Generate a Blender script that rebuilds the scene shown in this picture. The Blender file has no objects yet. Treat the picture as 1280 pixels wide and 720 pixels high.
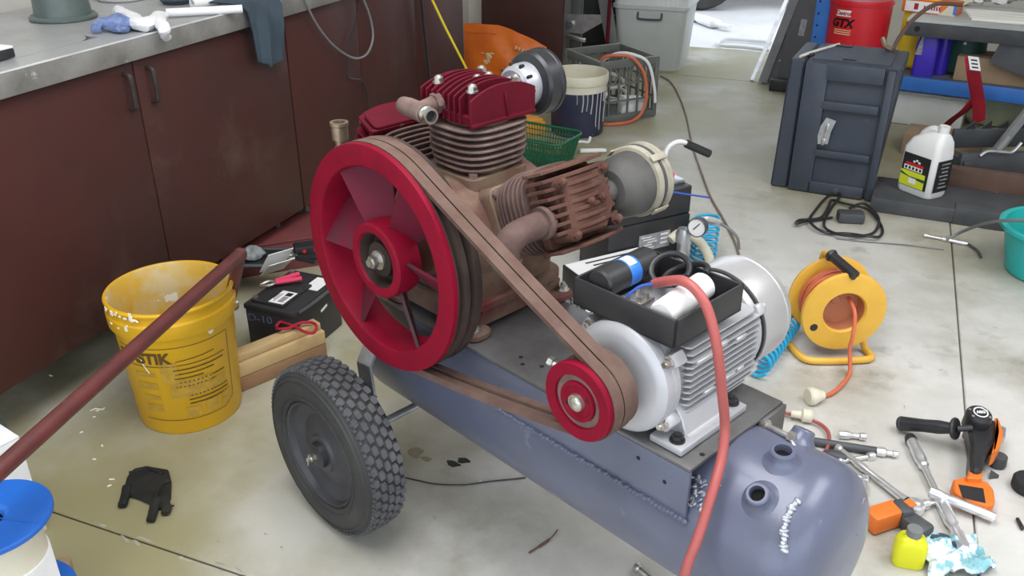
import bpy, bmesh, math, random
from mathutils import Vector, Matrix, noise
random.seed(7)
SC = bpy.context.scene
COL = SC.collection
PI = math.pi

# ------------------------------------------------------------------ camera
CAMH, PITCH, FPX = 1.38, math.radians(27), 1120.0
cd = bpy.data.cameras.new('camera')
cd.sensor_width = 36.0
cd.lens = 36.0 * FPX / 1280.0
cd.clip_start = 0.05
cam = bpy.data.objects.new('camera', cd)
COL.objects.link(cam)
cam.location = (0, 0, CAMH)
cam.rotation_euler = (PI / 2 - PITCH, 0, 0)
SC.camera = cam

# ------------------------------------------------------------------ world, lamps, exposure
SC.view_settings.view_transform = 'Standard'
SC.view_settings.look = 'None'
SC.view_settings.gamma = 1.0
SC.view_settings.use_curve_mapping = False
SC.view_settings.exposure = 0.0
w = bpy.data.worlds.new('overcast_sky')
SC.world = w
w.use_nodes = True
bg = w.node_tree.nodes['Background']
bg.inputs['Color'].default_value = (0.80, 0.88, 1.0, 1)
bg.inputs['Strength'].default_value = 2.6

BROT = math.radians(-22)          # the building is turned 22 degrees against the view
NB = Vector((math.cos(BROT), math.sin(BROT), 0))      # across the garage (to the right)
DB = Vector((-math.sin(BROT), math.cos(BROT), 0))     # along the cabinets (away)
def B(p, q, z=0.0):
    return NB * p + DB * q + Vector((0, 0, z))

def area(name, loc, rot, sx, sy, power, color):
    l = bpy.data.lights.new(name, 'AREA')
    l.shape = 'RECTANGLE'; l.size = sx; l.size_y = sy; l.energy = power; l.color = color
    o = bpy.data.objects.new(name, l); COL.objects.link(o)
    o.location = loc; o.rotation_euler = rot
    return o
# unseen fill lamps below the ceiling, added to brighten the floor
for i, (p, q, pw) in enumerate(((-0.55, 0.9, 62), (1.4, 1.9, 50))):
    area('ceiling_fill', B(p, q, 2.66), (0, 0, BROT), 1.2, 2.2, pw, (0.98, 0.98, 1.0))

# ------------------------------------------------------------------ view geometry helpers
_c, _s = math.cos(PITCH), math.sin(PITCH)
def _ray(x, y):
    u = (x - 640) / FPX; v = (y - 360) / FPX
    return Vector((u, _c - v * _s, -(_s + v * _c)))
def fl(x, y, Z=0.0):
    r = _ray(x, y); t = (Z - CAMH) / r.z
    return Vector((0, 0, CAMH)) + r * t
def onp(x, y, nrm, d):
    r = _ray(x, y); o = Vector((0, 0, CAMH)); t = (d - o.dot(nrm)) / r.dot(nrm)
    return o + r * t
def onq(x, y, q): return onp(x, y, DB, q)
def toB(P): return P.dot(NB), P.dot(DB), P.z

# ------------------------------------------------------------------ mesh builder
def rotm(rx=0, ry=0, rz=0):
    return (Matrix.Rotation(rz, 4, 'Z') @ Matrix.Rotation(ry, 4, 'Y') @ Matrix.Rotation(rx, 4, 'X'))
def catmull(pts, n=8, closed=False):
    P = [Vector(p) for p in pts]; out = []; N = len(P)
    seg = N if closed else N - 1
    for i in range(seg):
        if closed: a, b, c, d = P[(i-1) % N], P[i], P[(i+1) % N], P[(i+2) % N]
        else: a, b, c, d = P[max(i-1, 0)], P[i], P[i+1], P[min(i+2, N-1)]
        for k in range(n):
            t = k / n
            out.append(0.5*((2*b)+(c-a)*t+(2*a-5*b+4*c-d)*t*t+(3*b-a-3*c+d)*t**3))
    if not closed: out.append(P[-1].copy())
    return out
def frame_z(axis):
    a = Vector(axis).normalized()
    t = Vector((0, 0, 1)) if abs(a.z) < 0.9 else Vector((1, 0, 0))
    x = t.cross(a).normalized(); y = a.cross(x)
    return x, y, a

class MB:
    def __init__(s): s.v = []; s.f = []; s.M = Matrix.Identity(4)
    def add(s, vs, fs):
        o = len(s.v)
        s.v += [s.M @ Vector(v) for v in vs]
        s.f += [tuple(i + o for i in f) for f in fs]
        return s
    def bm(s, bm):
        bm.verts.index_update()
        s.add([v.co.copy() for v in bm.verts], [[v.index for v in f.verts] for f in bm.faces]); bm.free()
        return s
    def box(s, c, size, R=None, bev=0.0, seg=2):
        bm = bmesh.new(); bmesh.ops.create_cube(bm, size=1.0)
        for v in bm.verts: v.co = Vector((v.co.x*size[0], v.co.y*size[1], v.co.z*size[2]))
        if bev: bmesh.ops.bevel(bm, geom=bm.edges[:], offset=bev, segments=seg, affect='EDGES', profile=0.5)
        T = Matrix.Translation(Vector(c))
        bm.transform(T @ R if R is not None else T)
        return s.bm(bm)
    def prism(s, poly, z0, z1, M=None, bev=0.0):
        bm = bmesh.new()
        vs = [bm.verts.new((x, y, z0)) for x, y in poly]
        f = bm.faces.new(vs)
        r = bmesh.ops.extrude_face_region(bm, geom=[f])
        for e in r['geom']:
            if isinstance(e, bmesh.types.BMVert): e.co.z = z1
        bmesh.ops.recalc_face_normals(bm, faces=bm.faces[:])
        if bev: bmesh.ops.bevel(bm, geom=bm.edges[:], offset=bev, segments=1, affect='EDGES')
        if M is not None: bm.transform(M)
        return s.bm(bm)
    def cyl(s, p0, p1, r0, r1=None, n=20, caps=True):
        p0 = Vector(p0); p1 = Vector(p1); r1 = r0 if r1 is None else r1
        x, y, a = frame_z(p1 - p0)
        vs = []; fs = []
        for P, r in ((p0, r0), (p1, r1)):
            for k in range(n):
                t = 2*PI*k/n; vs.append(P + x*(r*math.cos(t)) + y*(r*math.sin(t)))
        for k in range(n): fs.append((k, (k+1) % n, n+(k+1) % n, n+k))
        if caps: fs.append(tuple(range(n-1, -1, -1))); fs.append(tuple(range(n, 2*n)))
        return s.add(vs, fs)
    def lathe(s, prof, o=(0, 0, 0), axis=(0, 0, 1), n=32, closed=False, jit=0.0):
        o = Vector(o); x, y, a = frame_z(axis); vs = []; fs = []; m = len(prof)
        for (r, z) in prof:
            for k in range(n):
                t = 2*PI*k/n; vs.append(o + a*z + x*(r*math.cos(t)) + y*(r*math.sin(t)))
        for i in range(m if closed else m-1):
            j = (i+1) % m
            for k in range(n):
                fs.append((i*n+k, i*n+(k+1) % n, j*n+(k+1) % n, j*n+k))
        if not closed:
            if prof[0][0] > 1e-5: pass
        return s.add(vs, fs)
    def tube(s, pts, r, n=8, closed=False, caps=True, flat=1.0):
        P = [Vector(p) for p in pts]; N = len(P)
        R = r if isinstance(r, (list, tuple)) else [r]*N
        T = []
        for i in range(N):
            if closed: t = P[(i+1) % N]-P[(i-1) % N]
            else: t = P[min(i+1, N-1)]-P[max(i-1, 0)]
            T.append(t.normalized() if t.length > 1e-9 else Vector((0, 0, 1)))
        x, y, a = frame_z(T[0]); vs = []; fs = []
        for i in range(N):
            x = x - T[i]*x.dot(T[i])
            x = x.normalized() if x.length > 1e-6 else frame_z(T[i])[0]
            y = T[i].cross(x)
            for k in range(n):
                t = 2*PI*k/n; vs.append(P[i] + x*(R[i]*math.cos(t)) + y*(R[i]*flat*math.sin(t)))
        for i in range(N if closed else N-1):
            j = (i+1) % N
            for k in range(n): fs.append((i*n+k, i*n+(k+1) % n, j*n+(k+1) % n, j*n+k))
        if caps and not closed:
            fs.append(tuple(range(n-1, -1, -1))); fs.append(tuple((N-1)*n+k for k in range(n)))
        return s.add(vs, fs)
    def ball(s, c, r, R=None, n=16, m=10):
        c = Vector(c); r = (r, r, r) if not isinstance(r, (tuple, list)) else r
        vs = [(0, 0, -1)]; fs = []
        for i in range(1, m):
            ph = -PI/2 + PI*i/m
            for k in range(n):
                t = 2*PI*k/n; vs.append((math.cos(ph)*math.cos(t), math.cos(ph)*math.sin(t), math.sin(ph)))
        vs.append((0, 0, 1))
        for k in range(n): fs.append((0, 1+(k+1) % n, 1+k))
        for i in range(m-2):
            for k in range(n): fs.append((1+i*n+k, 1+i*n+(k+1) % n, 1+(i+1)*n+(k+1) % n, 1+(i+1)*n+k))
        L = len(vs)-1
        for k in range(n): fs.append((L, 1+(m-2)*n+k, 1+(m-2)*n+(k+1) % n))
        out = []
        for v in vs:
            q = Vector((v[0]*r[0], v[1]*r[1], v[2]*r[2]))
            if R is not None: q = R @ q
            out.append(c+q)
        return s.add(out, fs)
    def crumple(s, amt, scale, seed=0, tangent=False):
        for i, v in enumerate(s.v):
            d = noise.noise_vector(v*scale + Vector((seed*7.3, seed*3.1, seed*1.7)))
            s.v[i] = v + d*amt
        return s
    def floor_clip(s, z=0.001):
        for v in s.v:
            if v.z < z: v.z = z
        return s
    def mesh(s, name, mats, ang=32):
        me = bpy.data.meshes.new(name)
        me.from_pydata([tuple(v) for v in s.v], [], s.f)
        bm = bmesh.new(); bm.from_mesh(me)
        bmesh.ops.recalc_face_normals(bm, faces=bm.faces[:])
        bm.to_mesh(me); bm.free()
        for p in me.polygons: p.use_smooth = True
        me.set_sharp_from_angle(angle=math.radians(ang))
        if mats is not None: me.materials.append(mats)
        return me
    def obj(s, name, mat, parent=None, ang=32, loc=(0, 0, 0), rot=(0, 0, 0), **props):
        o = bpy.data.objects.new(name, s.mesh(name, mat, ang)); COL.objects.link(o)
        o.location = loc; o.rotation_euler = rot
        if parent is not None: o.parent = parent
        for k, v in props.items(): o[k] = v
        return o

def thing(name, label, cat, loc=(0, 0, 0), rz=0.0, group=None):
    o = bpy.data.objects.new(name, None); COL.objects.link(o)
    o.empty_display_size = 0.05
    o.location = loc; o.rotation_euler = (0, 0, rz)
    o['label'] = label; o['category'] = cat
    if group: o['group'] = group
    return o
def single(mb, name, mat, label, cat, loc=(0, 0, 0), rz=0.0, group=None, ang=32):
    o = mb.obj(name, mat, None, ang, loc, (0, 0, rz))
    o['label'] = label; o['category'] = cat
    if group: o['group'] = group
    return o
def struct(mb, name, mat, parent=None, loc=(0, 0, 0), rz=0.0):
    o = mb.obj(name, mat, parent, 38, loc, (0, 0, rz))
    if parent is None: o['kind'] = 'structure'
    return o

def slab_between(mb, P0, P1, w_, th, up=(0, 0, 1)):
    P0 = Vector(P0); P1 = Vector(P1); d = P1-P0; a = d.normalized(); s_ = a.cross(Vector(up)).normalized(); u = s_.cross(a)
    M = Matrix.Identity(4)
    for i in range(3): M[i][0] = s_[i]; M[i][1] = a[i]; M[i][2] = u[i]; M[i][3] = (P0[i]+P1[i])/2
    bm = bmesh.new(); bmesh.ops.create_cube(bm, size=1.0)
    for v in bm.verts: v.co = Vector((v.co.x*w_, v.co.y*d.length, v.co.z*th))
    bm.transform(M); mb.bm(bm); return mb
# ------------------------------------------------------------------ materials
def mat(name, c1, c2=None, scale=8.0, rough=0.5, metal=0.0, lo=0.4, hi=0.65, bump=0.0, bscale=60.0,
        spots=None, coat=0.0, rough2=None, alpha=None, trans=0.0, detail=6.0, spec=None):
    m = bpy.data.materials.new(name); m.use_nodes = True
    nt = m.node_tree; N = nt.nodes; L = nt.links
    b = N['Principled BSDF']
    b.inputs['Roughness'].default_value = rough
    b.inputs['Metallic'].default_value = metal
    if coat: b.inputs['Coat Weight'].default_value = coat; b.inputs['Coat Roughness'].default_value = 0.15
    if spec is not None: b.inputs['Specular IOR Level'].default_value = spec
    if trans: b.inputs['Transmission Weight'].default_value = trans
    if alpha is not None: b.inputs['Alpha'].default_value = alpha
    def rgba(c): return (c[0], c[1], c[2], 1)
    if c2 is None and not spots and not bump:
        b.inputs['Base Color'].default_value = rgba(c1); return m
    tc = N.new('ShaderNodeTexCoord')
    src = None
    def nz(sc, det=detail):
        n = N.new('ShaderNodeTexNoise'); n.inputs['Scale'].default_value = sc; n.inputs['Detail'].default_value = det
        n.inputs['Roughness'].default_value = 0.62
        L.new(tc.outputs['Object'], n.inputs['Vector']); return n
    def ramp(n, lo, hi):
        r = N.new('ShaderNodeMapRange'); r.inputs['From Min'].default_value = lo; r.inputs['From Max'].default_value = hi
        L.new(n.outputs[0], r.inputs['Value']); return r
    def mix(f, A, Bc):
        x = N.new('ShaderNodeMix'); x.data_type = 'RGBA'
        L.new(f.outputs[0], x.inputs[0])
        for sock, c in ((x.inputs[6], A), (x.inputs[7], Bc)):
            if isinstance(c, tuple): sock.default_value = rgba(c)
            else: L.new(c, sock)
        return x.outputs[2]
    cur = c1
    if c2 is not None:
        f = ramp(nz(scale), lo, hi); cur = mix(f, cur, c2)
        if rough2 is not None:
            rr = N.new('ShaderNodeMapRange'); rr.inputs['To Min'].default_value = rough; rr.inputs['To Max'].default_value = rough2
            L.new(f.outputs[0], rr.inputs['Value']); L.new(rr.outputs[0], b.inputs['Roughness'])
    for (c, sc, l, h) in (spots or []):
        f = ramp(nz(sc), l, h); cur = mix(f, cur, c)
    if isinstance(cur, tuple): b.inputs['Base Color'].default_value = rgba(cur)
    else: L.new(cur, b.inputs['Base Color'])
    if bump:
        bn = N.new('ShaderNodeBump'); bn.inputs['Strength'].default_value = bump; bn.inputs['Distance'].default_value = 0.004
        L.new(nz(bscale, 4).outputs[0], bn.inputs['Height']); L.new(bn.outputs[0], b.inputs['Normal'])
    return m

MT = {}
MT['concrete'] = mat('concrete', (0.60, 0.59, 0.555), (0.40, 0.38, 0.32), 1.7, 0.55, lo=0.42, hi=0.64, bump=0.12, bscale=40,
    spots=[((0.72, 0.71, 0.69), 2.3, 0.52, 0.75), ((0.25, 0.23, 0.18), 3.3, 0.55, 0.72), ((0.05, 0.045, 0.04), 38.0, 0.69, 0.73), ((0.80, 0.78, 0.74), 21.0, 0.70, 0.78)], rough2=0.4)
MT['joint'] = mat('joint_filler', (0.20, 0.19, 0.165), (0.30, 0.285, 0.25), 20, 0.9)
MT['chip'] = mat('chipped_concrete', (0.40, 0.38, 0.32), (0.30, 0.28, 0.23), 30, 0.9, bump=0.4, bscale=80)
MT['plaster'] = mat('white_plaster', (0.72, 0.70, 0.64), (0.66, 0.63, 0.57), 3, 0.8)
MT['ceiling'] = mat('ceiling_white', (0.75, 0.75, 0.73), (0.7, 0.7, 0.68), 3, 0.8)
MT['outside'] = mat('outside_paving', (0.75, 0.74, 0.72), (0.65, 0.64, 0.62), 2, 0.8)
MT['cabinet'] = mat('maroon_laminate', (0.068, 0.0205, 0.017), (0.050, 0.019, 0.016), 2.2, 0.42, lo=0.35, hi=0.7, rough2=0.55, spec=0.35,
    spots=[((0.12, 0.07, 0.055), 3.1, 0.58, 0.85), ((0.6, 0.58, 0.52), 55, 0.80, 0.82)], bump=0.05, bscale=9)
MT['dark_inside'] = mat('dark_carcass', (0.03, 0.015, 0.012), (0.02, 0.012, 0.01), 5, 0.8)
MT['steel_top'] = mat('worktop_steel', (0.44, 0.45, 0.45), (0.36, 0.36, 0.335), 4, 0.35, 0.3, lo=0.4, hi=0.7, rough2=0.6, spots=[((0.6, 0.6, 0.58), 14, 0.66, 0.74)])
MT['steel_edge'] = mat('worktop_edge_steel', (0.36, 0.35, 0.33), (0.22, 0.21, 0.19), 6, 0.45, 0.5, spots=[((0.62, 0.61, 0.6), 18, 0.64, 0.72)])
MT['red_paint'] = mat('red_paint', (0.235, 0.004, 0.022), (0.18, 0.004, 0.018), 14, 0.5, spec=0.12, lo=0.4, hi=0.7, spots=[((0.10, 0.012, 0.02), 26, 0.68, 0.78)])
MT['maroon_paint'] = mat('maroon_paint', (0.115, 0.0055, 0.016), (0.085, 0.0055, 0.013), 12, 0.55, spec=0.15, lo=0.45, hi=0.7, spots=[((0.22, 0.12, 0.11), 30, 0.66, 0.80)])
MT['blade'] = mat('dusty_blade', (0.13, 0.009, 0.026), (0.045, 0.030, 0.033), 7, 0.6, lo=0.45, hi=0.62, spec=0.25, detail=3)
MT['dust_maroon'] = mat('dusty_maroon', (0.20, 0.125, 0.09), (0.13, 0.055, 0.05), 8, 0.8, lo=0.42, hi=0.68, spec=0.2, spots=[((0.27, 0.215, 0.145), 6, 0.5, 0.75), ((0.2, 0.015, 0.04), 11, 0.66, 0.72)], bump=0.3, bscale=90)
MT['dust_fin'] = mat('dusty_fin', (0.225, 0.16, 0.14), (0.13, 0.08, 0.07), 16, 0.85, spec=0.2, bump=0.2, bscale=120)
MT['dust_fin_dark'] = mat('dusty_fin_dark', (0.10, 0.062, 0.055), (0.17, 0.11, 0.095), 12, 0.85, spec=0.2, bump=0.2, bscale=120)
MT['rust_head'] = mat('rusty_head', (0.135, 0.068, 0.05), (0.09, 0.043, 0.033), 13, 0.9, spec=0.15, bump=0.4, bscale=110, spots=[((0.21, 0.135, 0.108), 10, 0.56, 0.75)])
MT['belt'] = mat('worn_belt', (0.125, 0.075, 0.06), (0.16, 0.105, 0.085), 18, 0.85, spec=0.2)
MT['groove'] = mat('greasy_groove', (0.062, 0.042, 0.035), (0.022, 0.017, 0.015), 7, 0.8, spec=0.2, lo=0.4, hi=0.6)
MT['dark_hole'] = mat('dark_hole', (0.012, 0.012, 0.012), None, rough=0.8)
MT['tank'] = mat('blue_grey_tank_paint', (0.125, 0.138, 0.205), (0.105, 0.115, 0.16), 5, 0.33, 0.1, lo=0.42, hi=0.72,
    spots=[((0.33, 0.36, 0.47), 12, 0.64, 0.78), ((0.06, 0.055, 0.055), 19, 0.70, 0.78)], coat=0.25, bump=0.10, bscale=14)
MT['plate'] = mat('bare_mild_steel_plate', (0.13, 0.125, 0.12), (0.20, 0.20, 0.20), 9, 0.45, 0.5, spots=[((0.07, 0.055, 0.045), 18, 0.6, 0.75)])
MT['weld'] = mat('bright_weld', (0.5, 0.52, 0.58), (0.3, 0.32, 0.38), 60, 0.3, 0.7, bump=0.8, bscale=140)
MT['alu'] = mat('silver_motor_paint', (0.52, 0.52, 0.54), (0.45, 0.45, 0.47), 7, 0.40, 0.3, lo=0.4, hi=0.7)
MT['alu_sheet'] = mat('silver_fan_cover', (0.56, 0.55, 0.55), (0.50, 0.49, 0.49), 5, 0.34, 0.5)
MT['chrome'] = mat('chrome', (0.80, 0.80, 0.81), (0.62, 0.62, 0.62), 20, 0.30, 0.8, lo=0.5, hi=0.8)
MT['zinc'] = mat('zinc_bolt', (0.66, 0.65, 0.62), (0.45, 0.42, 0.36), 60, 0.3, 0.9)
MT['brass'] = mat('dull_brass', (0.42, 0.33, 0.24), (0.3, 0.22, 0.16), 30, 0.4, 0.8)
MT['black'] = mat('black_plastic', (0.018, 0.018, 0.020), (0.03, 0.03, 0.032), 9, 0.42)
MT['black_matt'] = mat('matt_black', (0.014, 0.014, 0.015), (0.025, 0.024, 0.023), 12, 0.75, bump=0.15, bscale=90)
MT['rubber'] = mat('black_rubber', (0.032, 0.032, 0.031), (0.055, 0.054, 0.05), 7, 0.72, lo=0.45, hi=0.75, bump=0.2, bscale=120)
MT['tread'] = mat('tread_rubber', (0.075, 0.075, 0.08), (0.12, 0.12, 0.125), 12, 0.6, bump=0.25, bscale=150)
MT['rim'] = mat('dark_grey_wheel_rim', (0.045, 0.045, 0.052), (0.07, 0.07, 0.078), 8, 0.5, 0.2)
MT['white_plastic'] = mat('white_plastic', (0.80, 0.80, 0.79), (0.74, 0.74, 0.73), 6, 0.4)
MT['cream'] = mat('cream_plastic', (0.74, 0.70, 0.56), (0.66, 0.62, 0.48), 7, 0.5)
MT['blue_band'] = mat('blue_band', (0.04, 0.20, 0.72), None, rough=0.4)
MT['yellow'] = mat('yellow_bucket', (0.72, 0.41, 0.012), (0.64, 0.35, 0.012), 5, 0.42, lo=0.4, hi=0.7, spots=[((0.72, 0.62, 0.45), 9, 0.69, 0.72)])
MT['yellow_in'] = mat('yellow_bucket_inside', (0.62, 0.38, 0.05), (0.60, 0.48, 0.25), 7, 0.55, lo=0.45, hi=0.6, spots=[((0.75, 0.70, 0.6), 8, 0.60, 0.63)])
MT['mortar'] = mat('dried_mortar', (0.30, 0.25, 0.17), (0.2, 0.16, 0.1), 12, 0.9, bump=0.4)
MT['print'] = mat('dark_print', (0.10, 0.055, 0.01), None, rough=0.6)
MT['print_worn'] = mat('worn_print', (0.42, 0.25, 0.03), (0.55, 0.33, 0.03), 40, 0.6)
MT['splash'] = mat('paint_splash', (0.85, 0.80, 0.66), None, rough=0.6)
MT['redpipe'] = mat('red_oxide_pipe', (0.13, 0.032, 0.030), (0.085, 0.024, 0.022), 12, 0.4, lo=0.4, hi=0.7, spots=[((0.33, 0.2, 0.17), 16, 0.66, 0.72)])
MT['dusty_rubber'] = mat('dusty_black_rubber', (0.055, 0.053, 0.05), (0.10, 0.095, 0.088), 6, 0.75)
MT['wood'] = mat('pine', (0.56, 0.40, 0.20), (0.46, 0.31, 0.14), 7, 0.7, spots=[((0.25, 0.15, 0.06), 9, 0.68, 0.76)])
MT['wood_dark'] = mat('brown_timber', (0.30, 0.17, 0.085), (0.22, 0.12, 0.06), 8, 0.75)
MT['glove_black'] = mat('black_rubber_glove', (0.013, 0.014, 0.013), (0.025, 0.025, 0.022), 20, 0.7, spec=0.3, bump=0.5, bscale=70)
MT['blue_pl'] = mat('blue_spool_plastic', (0.012, 0.13, 0.55), (0.014, 0.11, 0.45), 6, 0.42)
MT['orange'] = mat('orange_plastic', (0.80, 0.19, 0.02), (0.70, 0.16, 0.02), 8, 0.5)
MT['orange_bag'] = mat('orange_bag', (0.90, 0.20, 0.012), (0.78, 0.15, 0.01), 6, 0.42, bump=0.5, bscale=12)
MT['cord'] = mat('orange_cord', (0.66, 0.16, 0.07), (0.55, 0.13, 0.06), 20, 0.5)
MT['cord_pink'] = mat('faded_red_cord', (0.42, 0.095, 0.085), (0.36, 0.085, 0.075), 20, 0.45)
MT['reel'] = mat('yellow_reel', (0.80, 0.47, 0.06), (0.72, 0.40, 0.05), 7, 0.45)
MT['teal'] = mat('turquoise_hose', (0.03, 0.40, 0.66), None, rough=0.3)
MT['tub'] = mat('turquoise_tub', (0.02, 0.42, 0.40), (0.02, 0.36, 0.35), 5, 0.4)
MT['case'] = mat('charcoal_chest_plastic', (0.040, 0.050, 0.070), (0.055, 0.065, 0.085), 6, 0.55, lo=0.45, hi=0.7, spots=[((0.16, 0.16, 0.16), 8, 0.68, 0.82)], bump=0.2, bscale=60)
MT['galv'] = mat('galvanised_steel', (0.6, 0.62, 0.64), (0.45, 0.47, 0.5), 25, 0.35, 0.8)
MT['shelf_blue'] = mat('blue_shelf_paint', (0.035, 0.17, 0.55), (0.03, 0.14, 0.46), 8, 0.5)
MT['drum_red'] = mat('red_drum', (0.62, 0.012, 0.022), (0.55, 0.012, 0.02), 5, 0.4)
MT['yellow2'] = mat('yellow_jerry', (0.85, 0.66, 0.03), (0.78, 0.58, 0.03), 5, 0.5)
MT['dkgrey'] = mat('dark_grey_steel', (0.065, 0.07, 0.078), (0.09, 0.095, 0.10), 7, 0.55, 0.2, spots=[((0.17, 0.16, 0.15), 12, 0.68, 0.8)])
MT['midgrey'] = mat('mid_grey_paint', (0.22, 0.23, 0.23), (0.16, 0.165, 0.165), 6, 0.55, 0.1)
MT['lightgrey'] = mat('light_grey_plastic', (0.55, 0.58, 0.56), (0.5, 0.53, 0.51), 4, 0.45)
MT['indigo'] = mat('indigo_plastic', (0.06, 0.03, 0.50), (0.05, 0.03, 0.42), 5, 0.4)
MT['dkgreen'] = mat('dark_green_plastic', (0.012, 0.06, 0.045), (0.016, 0.075, 0.055), 5, 0.5)
MT['strap'] = mat('red_webbing', (0.40, 0.008, 0.03), (0.33, 0.008, 0.025), 60, 0.75)
MT['lip'] = mat('highlight_steel', (0.78, 0.79, 0.80), (0.55, 0.55, 0.55), 9, 0.3, 0.4, lo=0.45, hi=0.75)
MT['paper'] = mat('white_paper', (0.84, 0.84, 0.83), (0.78, 0.78, 0.78), 12, 0.7)
MT['lime'] = mat('lime_yellow_print', (0.66, 0.72, 0.03), None, rough=0.5)
MT['lime_bottle'] = mat('lime_yellow_bottle', (0.72, 0.72, 0.01), (0.66, 0.66, 0.01), 6, 0.4)
MT['green_basket'] = mat('green_basket', (0.012, 0.13, 0.06), (0.012, 0.11, 0.05), 6, 0.5)
MT['crate'] = mat('grey_green_crate', (0.155, 0.165, 0.15), (0.12, 0.13, 0.118), 6, 0.6)
MT['clear'] = mat('clear_plastic', (0.70, 0.72, 0.70), (0.62, 0.64, 0.62), 4, 0.3)
MT['navy'] = mat('paint_stained_navy', (0.022, 0.026, 0.055), (0.035, 0.04, 0.075), 8, 0.5, spots=[((0.3, 0.3, 0.35), 20, 0.66, 0.76)])
MT['whitecar'] = mat('white_car_paint', (0.82, 0.83, 0.85), None, rough=0.25, coat=0.5)
MT['rag'] = mat('blue_grey_rag', (0.050, 0.075, 0.10), (0.035, 0.052, 0.07), 9, 0.85, bump=0.4, bscale=30)
MT['glove_blue'] = mat('blue_nitrile', (0.18, 0.25, 0.47), (0.12, 0.17, 0.33), 30, 0.6, lo=0.4, hi=0.6)
MT['cloth_white'] = mat('white_cloth', (0.84, 0.84, 0.86), (0.76, 0.76, 0.79), 14, 0.8, bump=0.4, bscale=40)
MT['smoky'] = mat('smoky_green_plastic', (0.075, 0.10, 0.095), (0.11, 0.14, 0.13), 6, 0.35)
MT['hosewhite'] = mat('pale_hose', (0.74, 0.72, 0.66), None, rough=0.5)
MT['rags_teal'] = mat('teal_printed_rag', (0.75, 0.80, 0.80), (0.25, 0.50, 0.55), 28, 0.8, lo=0.48, hi=0.56)
MT['cardboard'] = mat('cardboard', (0.38, 0.27, 0.17), (0.32, 0.22, 0.13), 6, 0.85)
MT['rustbrown'] = mat('rust_brown', (0.13, 0.075, 0.055), (0.09, 0.055, 0.042), 9, 0.85)
MT['blue_tie'] = mat('blue_plastic_tie', (0.03, 0.09, 0.42), None, rough=0.5)
MT['pink'] = mat('pink_red_grip', (0.72, 0.05, 0.13), None, rough=0.45)
MT['oil'] = mat('oil_stain', (0.02, 0.02, 0.018), None, rough=0.25)
MT['pale_green'] = mat('pale_green_bag', (0.48, 0.53, 0.38), (0.4, 0.44, 0.32), 8, 0.7)
MT['red'] = mat('bright_red', (0.7, 0.02, 0.03), None, rough=0.4)
MT['greyprint'] = mat('grey_label', (0.35, 0.36, 0.37), (0.2, 0.2, 0.21), 60, 0.6)
MT['ink'] = mat('black_ink', (0.015, 0.015, 0.016), None, rough=0.5)
MT['gold'] = mat('gold_print', (0.85, 0.62, 0.35), None, rough=0.4)

MT['galv_dull'] = mat('dull_silver_sheet', (0.52, 0.53, 0.57), (0.42, 0.43, 0.47), 8, 0.4, 0.5)
MT['case_gloss'] = mat('black_filter_drum', (0.016, 0.017, 0.019), (0.035, 0.037, 0.042), 7, 0.35)
MT['cream_dirty'] = mat('dirty_cream_plastic', (0.40, 0.37, 0.29), (0.27, 0.24, 0.18), 9, 0.65)
MT['chalk'] = mat('chalk_blue_grey', (0.10, 0.12, 0.18), None, rough=0.9)
MT['smoky_clear'] = mat('crumpled_clear_film', (0.30, 0.33, 0.32), (0.12, 0.14, 0.14), 40, 0.3)
MT['maroon_box'] = mat('maroon_board', (0.19, 0.05, 0.05), (0.15, 0.042, 0.042), 6, 0.5)
MT['orange2'] = mat('amber_orange', (0.82, 0.33, 0.02), None, rough=0.5)
MT['drip'] = mat('pale_paint_drip', (0.5, 0.5, 0.52), None, rough=0.5)
MT['cablebrown'] = mat('brownish_cable', (0.20, 0.15, 0.12), (0.30, 0.2, 0.17), 4, 0.6)
MT['shelfwood'] = mat('dusty_shelf_board', (0.12, 0.11, 0.10), (0.2, 0.19, 0.17), 6, 0.8)
MT['hub_orange'] = mat('brownish_orange_hub', (0.52, 0.20, 0.10), (0.46, 0.17, 0.09), 10, 0.5)
MT['sump'] = mat('dusty_sump', (0.13, 0.025, 0.028), (0.19, 0.125, 0.095), 7, 0.75, lo=0.30, hi=0.52, spec=0.2)
MT['boardbrown'] = mat('dark_brown_board', (0.075, 0.030, 0.026), (0.06, 0.026, 0.022), 4, 0.5)
MT['dull_bronze'] = mat('dull_bronze', (0.055, 0.045, 0.04), (0.035, 0.03, 0.028), 20, 0.5, 0.4)
def loft(mb, rings):
    n = len(rings[0]); vs = [p for r in rings for p in r]; fs = []
    for i in range(len(rings)-1):
        for k in range(n): fs.append((i*n+k, i*n+(k+1) % n, (i+1)*n+(k+1) % n, (i+1)*n+k))
    fs.append(tuple(range(n))); fs.append(tuple(range((len(rings)-1)*n, len(rings)*n)))
    mb.add(vs, fs)
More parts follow.
